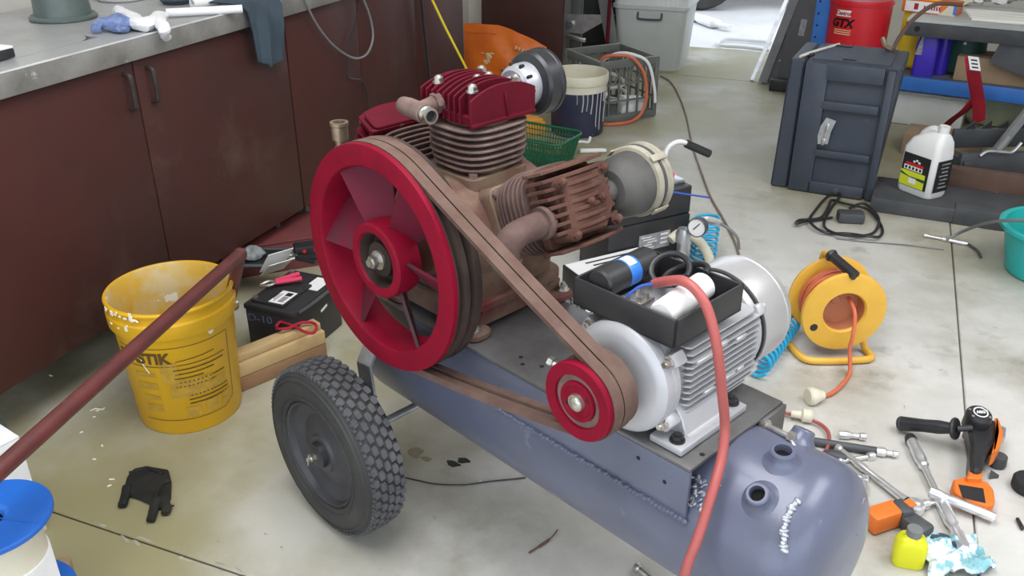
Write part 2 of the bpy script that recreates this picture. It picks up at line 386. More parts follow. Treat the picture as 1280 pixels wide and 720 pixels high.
def dirt_and_falloff(m):
    # ragged greenish dirt along the cabinets; far bay also painted darker for weaker light
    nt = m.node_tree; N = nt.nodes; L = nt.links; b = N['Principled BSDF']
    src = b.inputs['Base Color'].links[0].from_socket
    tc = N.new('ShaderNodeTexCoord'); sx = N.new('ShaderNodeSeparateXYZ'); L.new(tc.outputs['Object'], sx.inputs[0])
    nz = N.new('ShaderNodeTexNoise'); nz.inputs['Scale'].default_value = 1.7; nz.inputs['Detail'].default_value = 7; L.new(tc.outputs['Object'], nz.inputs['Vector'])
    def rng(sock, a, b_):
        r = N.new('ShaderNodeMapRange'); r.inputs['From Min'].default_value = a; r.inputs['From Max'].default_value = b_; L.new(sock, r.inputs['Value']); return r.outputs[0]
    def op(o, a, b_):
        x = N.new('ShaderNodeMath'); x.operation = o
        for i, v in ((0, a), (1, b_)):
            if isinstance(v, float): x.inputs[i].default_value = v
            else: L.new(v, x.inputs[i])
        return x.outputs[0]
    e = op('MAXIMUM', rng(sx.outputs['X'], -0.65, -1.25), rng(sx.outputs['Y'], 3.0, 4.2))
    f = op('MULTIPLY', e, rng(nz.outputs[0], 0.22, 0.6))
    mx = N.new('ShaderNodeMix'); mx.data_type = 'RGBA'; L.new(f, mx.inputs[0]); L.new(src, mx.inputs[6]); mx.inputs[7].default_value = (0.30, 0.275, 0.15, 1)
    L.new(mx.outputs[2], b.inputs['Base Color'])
dirt_and_falloff(MT['concrete'])
def text_mesh(body, size, depth=0.0006, bold=0.0):
    cu = bpy.data.curves.new('lettering', 'FONT'); cu.body = body; cu.size = size
    cu.extrude = depth; cu.offset = bold; cu.align_x = 'CENTER'; cu.align_y = 'CENTER'; cu.resolution_u = 3
    o = bpy.data.objects.new('lettering', cu); COL.objects.link(o)
    dg = bpy.context.evaluated_depsgraph_get(); dg.update()
    me = bpy.data.meshes.new_from_object(o.evaluated_get(dg))
    vs = [v.co.copy() for v in me.vertices]; fs = [tuple(p.vertices) for p in me.polygons]
    bpy.data.objects.remove(o); bpy.data.curves.remove(cu); bpy.data.meshes.remove(me)
    return vs, fs
def text(mb, body, size, M, bold=0.0, sx=1.0, bend=None):
    vs, fs = text_mesh(body, size, bold=bold)
    out = []
    for v in vs:
        v = Vector((v.x*sx, v.y, v.z))
        out.append(bend(v) if bend else M @ v)
    o = len(mb.v); mb.v += out; mb.f += [tuple(i+o for i in f) for f in fs]
    return mb
def plane_M(o, ex, ey):
    ex = Vector(ex).normalized(); ey = Vector(ey).normalized(); ez = ex.cross(ey)
    M = Matrix.Identity(4)
    for i in range(3): M[i][0] = ex[i]; M[i][1] = ey[i]; M[i][2] = ez[i]; M[i][3] = o[i]
    return M
def rrect(w, h, r, n=5):
    out = []
    for cx, cy, a in ((w/2-r, h/2-r, 0), (-w/2+r, h/2-r, PI/2), (-w/2+r, -h/2+r, PI), (w/2-r, -h/2+r, 1.5*PI)):
        for k in range(n+1):
            t = a + PI/2*k/n; out.append((cx+r*math.cos(t), cy+r*math.sin(t)))
    return out
# ------------------------------------------------------------------ the setting
def bobj(mb, name, m, parent=None): return struct(mb, name, m, parent, (0, 0, 0), BROT)
# in these meshes x = p (across), y = q (along the cabinets)
fb = MB(); fb.box((1.0, 4.5, -0.06), (8.0, 13.0, 0.09)); floor = bobj(fb, 'floor', MT['joint'])
PE = [-2.75, 0.38, 4.6]; QE = [-2.0, 1.08, 5.68, 6.55]
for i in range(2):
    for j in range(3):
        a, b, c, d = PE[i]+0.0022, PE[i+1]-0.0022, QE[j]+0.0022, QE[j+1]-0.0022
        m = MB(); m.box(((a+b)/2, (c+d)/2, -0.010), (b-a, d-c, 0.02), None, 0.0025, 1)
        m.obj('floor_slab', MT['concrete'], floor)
m = MB()
for k in range(26):
    p = -1.45 + 1.1*random.random(); q = 1.08 + random.choice((-1, 1))*0.008
    m.ball((p, q, -0.0006), (0.008+0.014*random.random(), 0.003+0.003*random.random(), 0.0014), rotm(0, 0, random.uniform(-.4, .4)), 7, 4)
m.obj('chipped_edge', MT['chip'], floor)
def floor_local(P): p, q, z = toB(P); return Vector((p, q, 0))
for (x, y, rx, ry) in ((566, 580, .018, .010), (579, 576, .016, .010), (520, 566, .018, .022), (533, 574, .014, .007)):
    c = floor_local(fl(x, y)); m = MB()
    poly = [(c.x + rx*math.cos(t)*(1+.25*math.sin(3*t+x)), c.y + ry*math.sin(t)*(1+.2*math.cos(2*t+y))) for t in [2*PI*k/18 for k in range(18)]]
    m.prism(poly, 0.0002, 0.0012)
    m.obj('oil_spot', MT['oil'] if x > 550 else MT['mortar'], floor)
m = MB()
for (x, y) in ((122, 514), (118, 522), (102, 541), (128, 558), (140, 600), (137, 608), (30, 576), (64, 470), (600, 603), (118, 575)):
    c = floor_local(fl(x, y)); m.box((c.x, c.y, 0.002), (0.008+0.008*random.random(), 0.005, 0.003), rotm(0, 0, random.random()*3), 0.001, 1)
m.obj('paint_flake', MT['splash'], floor); 
m = MB(); m.tube(catmull([floor_local(fl(*p))+Vector((0, 0, .003)) for p in ((113, 515), (120, 512), (128, 513), (131, 511))], 4), 0.002, 6); m.obj('paint_flake', MT['splash'], floor)
# outside paving
m = MB(); m.box((0, 13, -0.03), (16, 12.9, 0.05)); bobj(m, 'trim_1', MT['outside'])
m = MB(); m.box((9.6, 0.5, -0.03), (10, 12.0, 0.05)); m.box((1.0, -5.9, -0.03), (7.1, 7.6, 0.05)); bobj(m, 'trim_3', MT['outside'])
# walls
m = MB(); m.box((-2.62, 2.2, 1.35), (0.1, 8.8, 2.7)); bobj(m, 'wall_left', MT['plaster'])
m = MB()
m.box((-2.3, 6.1, 1.35), (0.7, 0.1, 2.7)); m.box((2.15, 6.45, 1.35), (4.6, 0.1, 2.7)); m.box((-1.05, 6.45, 2.45), (1.9, 0.1, 0.5))
bobj(m, 'wall_back', MT['plaster'])
m = MB(); m.box((3.6, 3.2, 1.35), (0.1, 6.6, 2.7)); m.box((3.6, -1.0, 2.6), (0.1, 1.8, 0.2)); bobj(m, 'wall_right', MT['plaster'])
m = MB(); m.box((0.5, -2.1, 2.55), (6.3, 0.1, 0.3)); bobj(m, 'wall_front', MT['plaster'])
m = MB(); m.box((0.5, 2.2, 2.75), (6.4, 8.7, 0.1)); bobj(m, 'ceiling', MT['ceiling'])
# white stub wall at the end of the cabinets with a dark brown full-height board beside it
m = MB(); m.box((-2.56, 5.62, 1.3), (0.5, 0.06, 2.6)); bobj(m, 'trim_2', MT['plaster'])

# ------------------------------------------------------------------ cabinets
CP = -1.835
def Bthing(name, label, cat, p, q, z=0, group=None): return thing(name, label, cat, B(p, q, z), BROT, group)
def cabinet(q0, q1, splits, label, handles=()):
    t = Bthing('base_cabinet', label, 'cabinet', CP, q0)
    L = q1-q0
    m = MB(); D = 0.56
    m.box((-0.02-D/2, L/2, 0.50), (D, L-0.004, 0.68), None, 0.002); m.obj('carcass', MT['dark_inside'], t)
    ed = [0.0] + [s-q0 for s in splits] + [L]
    for i in range(len(ed)-1):
        a, b = ed[i]+0.002, ed[i+1]-0.002
        m = MB(); m.box((-0.009, (a+b)/2, 0.4975), (0.018, b-a, 0.675), None, 0.002)
        d = m.obj('door', MT['cabinet'], t)
        for hq in handles:
            h = hq-q0
            if a < h < b:
                m = MB(); m.tube(catmull([(0.0, h, 0.81), (0.018, h, 0.806), (0.022, h, 0.79), (0.022, h, 0.735), (0.018, h, 0.72), (0.0, h, 0.716)], 4), 0.006, 8)
                m.obj('door_handle', MT['dull_bronze'], d)
    for y in (0.09, L-0.09):
        for x in (-0.06, -0.5):
            m = MB(); m.lathe([(0, 0), (0.024, 0), (0.026, 0.006), (0.012, 0.016), (0.011, 0.13), (0.022, 0.135), (0.022, 0.16)], (x, y, 0), (0, 0, 1), 16)
            m.obj('cabinet_leg', MT['smoky'], t)
    return t
cabinet(1.15, 2.528, [1.843], 'maroon two-door base cabinet with a pair of dull handles behind the yellow bucket', (1.806, 1.890))
cabinet(2.532, 3.45, [2.99], 'maroon two-door base cabinet under the hanging grey cable loop, without handles')
cabinet(3.454, 3.93, [], 'narrow maroon end cabinet behind the yellow and black straps')
# worktop with a sunk basin
t = Bthing('worktop', 'long grey steel worktop with a sunk basin on the maroon cabinets', 'worktop', CP, 1.0)
m = MB(); W0, W1 = -0.62, 0.015; L = 3.0
by0, by1, bx0, bx1 = 0.12, 0.83, -0.48, -0.085
for (x0, x1, y0, y1) in ((W0, bx0, 0, L), (bx1, W1, 0, L), (bx0, bx1, 0, by0), (bx0, bx1, by1, L)):
    m.box(((x0+x1)/2, (y0+y1)/2, 0.879), (x1-x0, y1-y0, 0.032))
m.obj('top_sheet', MT['steel_top'], t)
m = MB(); m.box((W1+0.0015, L/2, 0.868), (0.007, L, 0.056), None, 0.003); m.obj('front_edge', MT['steel_edge'], t)
m = MB(); m.box((W1+0.001, L/2, 0.8966), (0.010, L, 0.003), None, 0.001); m.obj('edge_highlight', MT['lip'], t)  # bright strip paints the highlight along the steel front edge
m = MB()
loft(m, [[(x, y, z) for x, y in [( (bx0+bx1)/2+a, (by0+by1)/2+b_) for a, b_ in rrect((bx1-bx0)+0.01-k*0.03, (by1-by0)+0.01-k*0.03, 0.09, 6)]] for k, z in ((0, 0.8955), (0.4, 0.885), (1, 0.845))])
m.obj('basin', MT['steel_top'], t)
# ------------------------------------------------------------------ back of the garage
t = Bthing('leaning_board', 'dark brown tall board leaning at the back, left of the grey steel stand', 'board', -2.15, 5.45)
m = MB(); m.M = rotm(0.0, 0, 0); m.box((0.0, 0.06, 0.75), (0.56, 0.03, 1.5), rotm(-0.03, 0, 0), 0.003); m.obj('board_face', MT['boardbrown'], t)
# ------------------------------------------------------------------ air compressor (one thing)
AC = thing('air_compressor', 'old maroon three-cylinder air compressor with red flywheel on a blue-grey tank with wheels', 'air compressor',
           (0.276, 1.107, 0), math.radians(-46))
SX, SZ = -0.658, 0.667          # pump shaft
MX, MZ = -0.153, 0.597          # motor shaft
TR, TY, TZ, TX0, TX1 = 0.152, 0.146, 0.342, -0.86, 0.13
# tank
mb = MB()
prof = [(0.0, TX0-0.055)]
for k in range(1, 10):
    ph = PI/2*(1-k/9); prof.append((TR*math.cos(ph)**0.62, TX0-0.055*math.sin(ph)))
for k in range(0, 9): prof.append((TR, TX0+(TX1-TX0)*k/8))
for k in range(1, 10):
    ph = PI/2*k/9; prof.append((TR*max(math.cos(ph), 0)**0.62, TX1+0.075*math.sin(ph)))
mb.lathe(prof, (0, TY, TZ), (1, 0, 0), 64)
tank = mb.obj('tank', MT['tank'], AC, 30)
def onT(x, ang, r=TR): return Vector((x, TY + r*math.sin(ang), TZ + r*math.cos(ang)))
# bungs on the tank top
for i, (bx, ang, rr) in enumerate(((0.092, -0.62, 0.0185), (0.082, -0.10, 0.020), (0.062, 0.55, 0.0185))):
    d = Vector((0, math.sin(ang), math.cos(ang))); o = onT(bx, ang, TR-0.004)
    m2 = MB(); m2.lathe([(rr+0.014, 0), (rr+0.007, 0.006), (rr+0.002, 0.012), (rr, 0.024), (rr-0.002, 0.026), (rr-0.006, 0.026), (rr-0.007, 0.012), (0, 0.012)], o, d, 24)
    b = m2.obj('bung', MT['tank'], AC)
    m3 = MB(); m3.lathe([(rr-0.0072, 0.0), (rr-0.0072, 0.0), (0, 0.0)], o + d*0.0135, d, 20); m3.cyl(o+d*0.0122, o+d*0.0135, rr-0.0072, n=20)
    m3.obj('bung_hole', MT['dark_hole'], b)
# end fitting and weld scars on the dome
m2 = MB(); m2.lathe([(0.030, -0.012), (0.024, 0.0), (0.017, 0.006), (0.015, 0.012), (0, 0.012)], (TX1+0.056, TY+0.03, TZ+0.055), (0.85, 0.15, 0.5), 20)
m2.box((TX1+0.062, TY+0.048, TZ+0.082), (0.006, 0.045, 0.006), rotm(0.5, 0, 0.2), 0.002)
m2.obj('drain_fitting', MT['tank'], AC)
m2 = MB()
for i in range(16):
    t = i/15; a = -0.55 + 0.5*t
    p = onT(TX1+0.03-0.02*math.sin(2*t), a-0.4, TR+0.0)
    m2.ball(p, (0.008, 0.005, 0.0035), rotm(0, 0, 0.8*i), 8, 5)
m2.obj('weld_bead', MT['weld'], AC)
m2 = MB()
for i in range(40):
    x = -0.02 + 0.045*random.random(); a = -1.05 + 0.35*random.random()
    m2.ball(onT(x, a), (0.006, 0.005, 0.003), rotm(a, 0, random.random()*3), 7, 5)
m2.obj('weld_bead', MT['weld'], AC)
# base channel: plate and two side skirts
CW, CL = 0.27, 0.93
m2 = MB(); m2.box((-CL/2, CW/2, 0.4965), (CL, CW, 0.007), None, 0.0015)
base = m2.obj('base_plate', MT['plate'], AC)
for y, nm in ((0.0035, 'near'), (CW-0.0035, 'far')):
    m2 = MB(); m2.box((-CL/2, y, 0.4445), (CL, 0.007, 0.0965), None, 0.002)
    m2.obj('side_skirt', MT['tank'], base)
m2 = MB()
for i in range(120):
    x = -CL*i/119
    m2.ball((x, -0.001, 0.397+0.003*random.random()), (0.006, 0.004+0.003*random.random(), 0.005), None, 6, 4)
m2.obj('weld_seam', MT['tank'], base)
for (x, y) in ((-0.10, -0.001), (-0.29, -0.001), (-0.045, -0.001)):
    m2 = MB(); m2.cyl((x, -0.0004, 0.46+0.01*math.sin(x*40)), (x, 0.0006, 0.46+0.01*math.sin(x*40)), 0.004, n=10); m2.obj('bolt_hole', MT['dark_hole'], base)
for (x, y) in ((-0.37, 0.05), (-0.40, 0.03), (-0.42, 0.045), (-0.345, 0.13), (-0.33, 0.21), (-0.01, 0.045), (-0.012, 0.1)):
    m2 = MB(); m2.cyl((x, y, 0.4998), (x, y, 0.5006), 0.0045, n=10); m2.obj('bolt_hole', MT['dark_hole'], base)
# tensioner bolts
def bolt(mb, p, d, r, L, rs=None):
    p = Vector(p); d = Vector(d).normalized(); rs = rs or r*0.55
    mb.cyl(p, p+d*L, rs, n=10); mb.cyl(p+d*L, p+d*(L+r*0.9), r, n=6)
m2 = MB(); bolt(m2, (0.0, 0.205, 0.485), (1, -0.1, 0.1), 0.010, 0.055); m2.cyl((0, 0.205, 0.485), (0.012, 0.204, 0.486), 0.012, n=6)
m2.cyl((0.055, 0.2, 0.489), (0.10, 0.17, 0.478), 0.0035, n=8)
m2.obj('tension_bolt', MT['zinc'], base)
m2 = MB(); m2.cyl((0, 0.16, 0.478), (0.010, 0.16, 0.478), 0.010, n=6); m2.cyl((0, 0.16, 0.478), (0.016, 0.16, 0.478), 0.006, n=10)
m2.obj('tension_bolt', MT['zinc'], base)
m2 = MB(); bolt(m2, (-0.268, 0.012, 0.548), (-1, -0.15, 0.25), 0.010, 0.035); m2.box((-0.262, 0.02, 0.524), (0.008, 0.03, 0.05), None, 0.001)
m2.obj('tension_bolt', MT['zinc'], base)
# end bracket plate sticking out under the far corner
m2 = MB(); m2.box((0.004, 0.235, 0.455), (0.008, 0.07, 0.085), None, 0.002); m2.obj('end_bracket', MT['plate'], base)
# front foot
m2 = MB(); m2.box((0.10, TY, 0.10), (0.05, 0.03, 0.2), None, 0.003); m2.box((0.10, TY, 0.006), (0.09, 0.12, 0.012), None, 0.002)
m2.obj('front_foot', MT['tank'], AC)

# wheels
WX, WZ = -0.785, 0.2
def wheel(y0, sgn):
    """y0: outer face, sgn: direction of the outside (-1 towards the viewer)"""
    W = 0.105; R = 0.2
    Y = lambda t: y0 - sgn*t
    o = (WX, y0, WZ); ax = (0, -sgn, 0)
    m = MB()
    prof = [(0.122, 0.012), (0.126, 0.004), (0.140, 0.001), (0.158, 0.0), (0.176, 0.005), (0.186, 0.013), (0.1905, 0.018), (0.1925, 0.03), (0.1935, W/2), (0.1925, W-0.03), (0.1905, W-0.018), (0.186, W-0.013), (0.176, W-0.005), (0.158, W), (0.126, W-0.004), (0.122, W-0.012)]
    m.lathe(prof, o, ax, 72, closed=True)
    # side-wall ribs
    for rr, hh in ((0.181, 0.0085), (0.172, 0.0035), (0.136, 0.0015)):
        m.lathe([(rr-0.002, hh+0.002), (rr-0.001, hh-0.002), (rr+0.001, hh-0.002), (rr+0.003, hh+0.002)], o, ax, 72)
    ty = m.obj('tyre', MT['rubber'], AC)
    m = MB()
    rows = [0.021, 0.036, 0.0525, 0.069, 0.084]
    nb = 46
    for ri, yy in enumerate(rows):
        for k in range(nb):
            t = 2*PI*(k + (0.5 if ri % 2 else 0))/nb
            edge = ri in (0, 4)
            r0, r1 = 0.189, (0.1975 if not edge else 0.1955)
            hw = 0.0072; hl = 0.0118*(1 if not edge else 0.9)
            # chevron / hexagonal block
            poly = [(-hl, -hw*0.6), (-hl*0.3, -hw), (hl*0.75, -hw), (hl, hw*0.5), (hl*0.3, hw), (-hl*0.75, hw)]
            vs = []
            for rad, sc in ((r0, 1.0), (r1, 0.88)):
                for (a, bq) in poly:
                    tt = t + a*sc/0.195
                    vs.append((WX + rad*math.cos(tt), y0 - sgn*(yy + bq*sc), WZ + rad*math.sin(tt)))
            m.add(vs, [(0, 1, 7, 6), (1, 2, 8, 7), (2, 3, 9, 8), (3, 4, 10, 9), (4, 5, 11, 10), (5, 0, 6, 11), (6, 7, 8, 9, 10, 11)])
    for k in range(92):
        t = 2*PI*k/92
        m.box((WX+0.190*math.cos(t), y0-sgn*0.0145, WZ+0.190*math.sin(t)), (0.007, 0.005, 0.0075), rotm(0, -t, 0))
    m.obj('tread', MT['tread'], ty)
    m = MB()
    m.lathe([(0.124, 0.010), (0.120, 0.006), (0.117, 0.008), (0.112, 0.020), (0.085, 0.030), (0.070, 0.026), (0.045, 0.020), (0.040, 0.014), (0.0, 0.014)], o, ax, 48)
    m.lathe([(0.124, W-0.01), (0.112, W-0.02), (0.04, 0.05), (0, 0.05)], o, ax, 40)
    rm = m.obj('wheel_rim', MT['rim'], AC)
    m = MB()
    m.lathe([(0.030, 0.015), (0.028, 0.002), (0.018, -0.002), (0, -0.002)], o, ax, 24)
    m.obj('hub_cap', MT['black'], rm)
    m = MB(); m.cyl((WX, Y(0), WZ), (WX, Y(-0.012), WZ), 0.009, n=6); m.cyl((WX, Y(-0.01), WZ), (WX, Y(-0.02), WZ), 0.005, n=10)
    m.cyl((WX-0.004, Y(-0.016), WZ-0.016), (WX+0.003, Y(-0.016), WZ+0.014), 0.0025, n=6)
    m.obj('axle_nut', MT['zinc'], rm)
wheel(-0.205, -1)
wheel(0.497, 1)
m = MB(); m.cyl((WX, -0.20, WZ), (WX, 0.49, WZ), 0.009, n=14); m.obj('axle', MT['galv'], AC)
for (sy) in (-0.052, TY*2+0.05):
    q = -1 if sy < 0 else 1
    m = MB()
    bp = [(WX-0.025, TY+q*0.118, 0.440), (WX-0.025, TY+q*0.160, 0.405), (WX-0.018, sy, 0.355), (WX-0.008, sy, 0.275), (WX, sy, 0.185)]
    for pa, pb2 in zip(bp, bp[1:]): slab_between(m, pa, pb2, 0.046, 0.006, (0, q, 0.3))
    ab = m.obj('axle_bracket', MT['galv'], AC)
    m = MB(); m.box((WX-0.012, sy+q*0.012, 0.272), (0.05, 0.008, 0.055), rotm(0.5*q, 0.3, 0), 0.002); m.obj('bracket_tab', MT['chrome'], ab)

# ---------------- pump
PY = 0.16      # middle of the cylinders along the shaft
m = MB()
prof = [(0.0, 0.0), (0.055, 0.0), (0.062, 0.006), (0.066, 0.02), (0.095, 0.028), (0.110, 0.036), (0.118, 0.05), (0.122, 0.075), (0.122, 0.255), (0.115, 0.275), (0.09, 0.287), (0.0, 0.29)]
m.lathe(prof, (SX, 0.0, SZ), (0, 1, 0), 48)
# lower body down to the sump flange
def rring(cx, cy, z, w, d, r): return [(cx+x, cy+y, z) for x, y in rrect(w, d, r, 5)]
loft(m, [rring(SX, PY-0.005, 0.555, 0.215, 0.255, 0.04), rring(SX, PY-0.005, 0.62, 0.225, 0.245, 0.04), rring(SX, PY-0.005, 0.68, 0.235, 0.235, 0.04)])
crank = m.obj('crankcase', MT['dust_maroon'], AC, 32)
m = MB()
loft(m, [rring(SX, PY-0.005, 0.549, 0.25, 0.28, 0.045), rring(SX, PY-0.005, 0.562, 0.25, 0.28, 0.045), rring(SX, PY-0.005, 0.566, 0.24, 0.27, 0.045)])
loft(m, [rring(SX, PY-0.005, 0.512, 0.232, 0.262, 0.045), rring(SX, PY-0.005, 0.549, 0.228, 0.258, 0.045)])
for sx in (-1, 1):
    for sy in (-1, 1):
        cx, cy = SX+sx*0.112, PY-0.005+sy*0.118
        m.prism(rrect(0.066, 0.058, 0.02), 0.501, 0.516, Matrix.Translation((cx, cy, 0)), 0.003)
        m.box((cx-sx*0.012, cy-sy*0.008, 0.53), (0.03, 0.035, 0.035), rotm(0, sx*0.3, 0), 0.006)
m.obj('sump_base', MT['sump'], AC)
for sx in (-1, 1):
    for sy in (-1, 1):
        cx, cy = SX+sx*0.124, PY-0.005+sy*0.126
        m = MB(); m.cyl((cx, cy, 0.516), (cx, cy, 0.519), 0.014, n=16); m.cyl((cx, cy, 0.519), (cx, cy, 0.528), 0.010, n=6); m.cyl((cx, cy, 0.52), (cx, cy, 0.535), 0.005, n=8)
        m.obj('mounting_bolt', MT['zinc'], crank)
for k in range(6):
    m = MB(); t = 2*PI*k/6+0.3; x, z = SX+0.088*math.cos(t), SZ+0.088*math.sin(t)
    m.cyl((x, 0.03, z), (x, 0.020, z), 0.008, n=6); m.obj('cover_bolt', MT['dust_fin'], crank)

def superell(w, d, e=3.2, n=40):
    out = []
    for k in range(n):
        t = 2*PI*k/n; c, s = math.cos(t), math.sin(t)
        out.append((w/2*abs(c)**(2/e)*(1 if c >= 0 else -1), d/2*abs(s)**(2/e)*(1 if s >= 0 else -1)))
    return out
def cylinder_set(theta, py, fin_m, head_m, plateau):
    T = Matrix.Translation((SX, py, SZ)) @ Matrix.Rotation(theta, 4, 'Y') @ Matrix.Translation((0, 0, 0.016 if theta > 0.1 else 0.008 if theta < -0.1 else 0))
    # barrel with mounting flange
    m = MB(); m.M = T
    m.prism(rrect(0.135, 0.155, 0.02), 0.085, 0.128, None, 0.003)
    m.cyl((0, 0, 0.12), (0, 0, 0.232), 0.062, n=32)
    bar = m.obj('cylinder_barrel', MT['dust_maroon'], AC)
    for k in range(7):
        m = MB(); m.M = T
        z = 0.139 + 0.0128*k; g = 1.0 - 0.035*max(0, 2-k)
        m.prism(superell(0.160*g, 0.172*g), z, z+0.0048, None, 0.0012)
        m.obj('cooling_fin', fin_m, bar, 30)
    for sx in (-1, 1):
        for sy in (-1, 1):
            m = MB(); m.M = T; m.cyl((sx*0.055, sy*0.064, 0.128), (sx*0.055, sy*0.064, 0.137), 0.009, n=6); m.obj('flange_nut', MT['dust_fin'], bar)
    # head: base slab, arched fins running along the shaft, a closed end plate
    m = MB(); m.M = T
    z0 = 0.231
    m.prism(rrect(0.136, 0.150, 0.012), z0, z0+0.018, None, 0.002)
    m.prism(rrect(0.10, 0.12, 0.02), z0+0.016, z0+0.030 if not plateau else z0+0.050, None, 0.004)
    if plateau: m.prism([(-0.055, -0.05), (0.05, -0.055), (0.056, 0.03), (0.02, 0.062), (-0.052, 0.058)], z0+0.04, z0+0.066, None, 0.004)
    hd = m.obj('cylinder_head', head_m, AC, 30)
    def arch(h0, h1, d=0.160):
        p = [(-d/2, 0), (d/2, 0)]
        for k in range(0, 13):
            t = 1 - 2*k/12
            p.append((d/2*t, h0 + (h1-h0)*(1-abs(t)**2.2)))
        return p
    m = MB(); m.M = T
    Rx = Matrix(((0, 0, 1, 0), (1, 0, 0, 0), (0, 1, 0, 0), (0, 0, 0, 1)))   # poly x->y, y->z, extrude->x
    for k in range(9):
        x = -0.072 + 0.0158*k
        if k == 8: continue
        m = MB(); m.M = T
        m.prism(arch(0.05, 0.072) if k else arch(0.05, 0.068), -0.0022-0.0012*plateau, 0.0022+0.0012*plateau, Matrix.Translation((x, 0, z0)) @ Rx, 0.001)
        m.obj('head_fin', head_m, hd, 30)
    m = MB(); m.M = T
    m.prism(arch(0.05, 0.070, 0.166), -0.003, 0.003, Matrix.Translation((0.071, 0, z0)) @ Rx, 0.001)
    m.box((0.071, 0, z0+0.003), (0.012, 0.166, 0.008), None, 0.002)
    m.box((0.0755, 0.005, z0+0.030), (0.004, 0.005, 0.046), rotm(0.18, 0, 0), 0.001)
    m.obj('end_plate', head_m, hd)
    for (x, y) in ((-0.048, -0.055), (-0.048, 0.055), (0.048, -0.055), (0.048, 0.055), (0, 0.0), (0.0, 0.03)):
        m = MB(); m.M = T
        h = z0 + (0.060 if not plateau else 0.066)
        m.cyl((x, y, z0+0.02), (x, y, h-0.002), 0.0105, n=14)
        m.obj('bolt_boss', head_m, hd)
        m = MB(); m.M = T
        m.cyl((x, y, h-0.002), (x, y, h+0.001), 0.0115, n=16)
        m.cyl((x, y, h+0.001), (x, y, h+0.009), 0.0092, n=6)
        m.ball((x, y, h+0.009), (0.007, 0.007, 0.005), None, 10, 6)
        m.obj('head_nut', MT['zinc'] if not plateau else MT['rust_head'], hd)
    return T, hd
Ttop, htop = cylinder_set(0.0, PY, MT['dust_fin'], MT['maroon_paint'], False)
Tright, hright = cylinder_set(math.radians(66), PY+0.006, MT['dust_fin_dark'], MT['rust_head'], True)
Tleft, hleft = cylinder_set(math.radians(-62), PY-0.042, MT['dust_fin_dark'], MT['maroon_paint'], False)
# left head end plate cover (smooth flat side)
m = MB(); m.M = Tleft; m.prism(rrect(0.15, 0.045, 0.008), 0, 0.006, Matrix.Translation((0.0765, 0, 0.255)) @ Matrix(((0, 0, 1, 0), (1, 0, 0, 0), (0, 1, 0, 0), (0, 0, 0, 1))), 0.002)
m.obj('flat_cover', MT['maroon_paint'], hleft)
# discharge tee on the top head
m = MB(); m.M = Ttop
m.cyl((-0.020, -0.075, 0.262), (-0.028, -0.115, 0.256), 0.017, 0.013, 20)
m.cyl((-0.021, -0.082, 0.261), (-0.022, -0.090, 0.260), 0.020, n=6)
m.lathe([(0.0, -0.058), (0.009, -0.056), (0.015, -0.05), (0.0165, -0.044), (0.0165, -0.03), (0.018, -0.028), (0.018, 0.018), (0.0185, 0.02), (0.0185, 0.028), (0.016, 0.03)], (-0.034, -0.122, 0.252), (1, -0.12, 0), 24)
tee = m.obj('discharge_tee', MT['dust_fin'], AC)
m = MB(); m.M = Ttop
m.lathe([(0.0155, 0.028), (0.0155, 0.036), (0.0145, 0.037), (0.0155, 0.040), (0.0145, 0.043), (0.0155, 0.046), (0.0145, 0.052), (0.011, 0.052), (0.0105, 0.03)], (-0.034, -0.122, 0.252), (1, -0.12, 0), 22)
m.obj('threaded_end', MT['zinc'], tee)
m = MB(); m.M = Ttop; m.cyl((-0.034+0.04, -0.127, 0.252), (-0.034+0.043, -0.1273, 0.252), 0.0108, n=18); m.obj('pipe_bore', MT['dark_hole'], tee)
# discharge elbow on the right head
m = MB(); m.M = Tright
m.tube(catmull([(0.012, -0.07, 0.256), (0.013, -0.11, 0.256), (0.015, -0.145, 0.253), (0.030, -0.168, 0.245), (0.055, -0.174, 0.238)], 6), [0.024]*13+[0.0245]*12, 20)
m.cyl((0.012, -0.082, 0.258), (0.012, -0.092, 0.258), 0.030, n=24)
m.cyl((0.050, -0.174, 0.239), (0.063, -0.175, 0.235), 0.029, n=20)
m.obj('discharge_elbow', MT['dust_fin_dark'], AC)
# brass union on the left head
m = MB()
m.cyl((-0.955, 0.075, 0.765), (-0.985, 0.06, 0.775), 0.012, n=14)
m.lathe([(0.0, -0.02), (0.013, -0.02), (0.014, -0.002), (0.012, 0.0), (0.012, 0.014), (0.018, 0.016), (0.018, 0.036), (0.0175, 0.045), (0.020, 0.047), (0.020, 0.054), (0.013, 0.054), (0.012, 0.03), (0, 0.03)], (-0.99, 0.06, 0.775), (0, 0, 1), 20)
m.obj('brass_union', MT['brass'], AC)
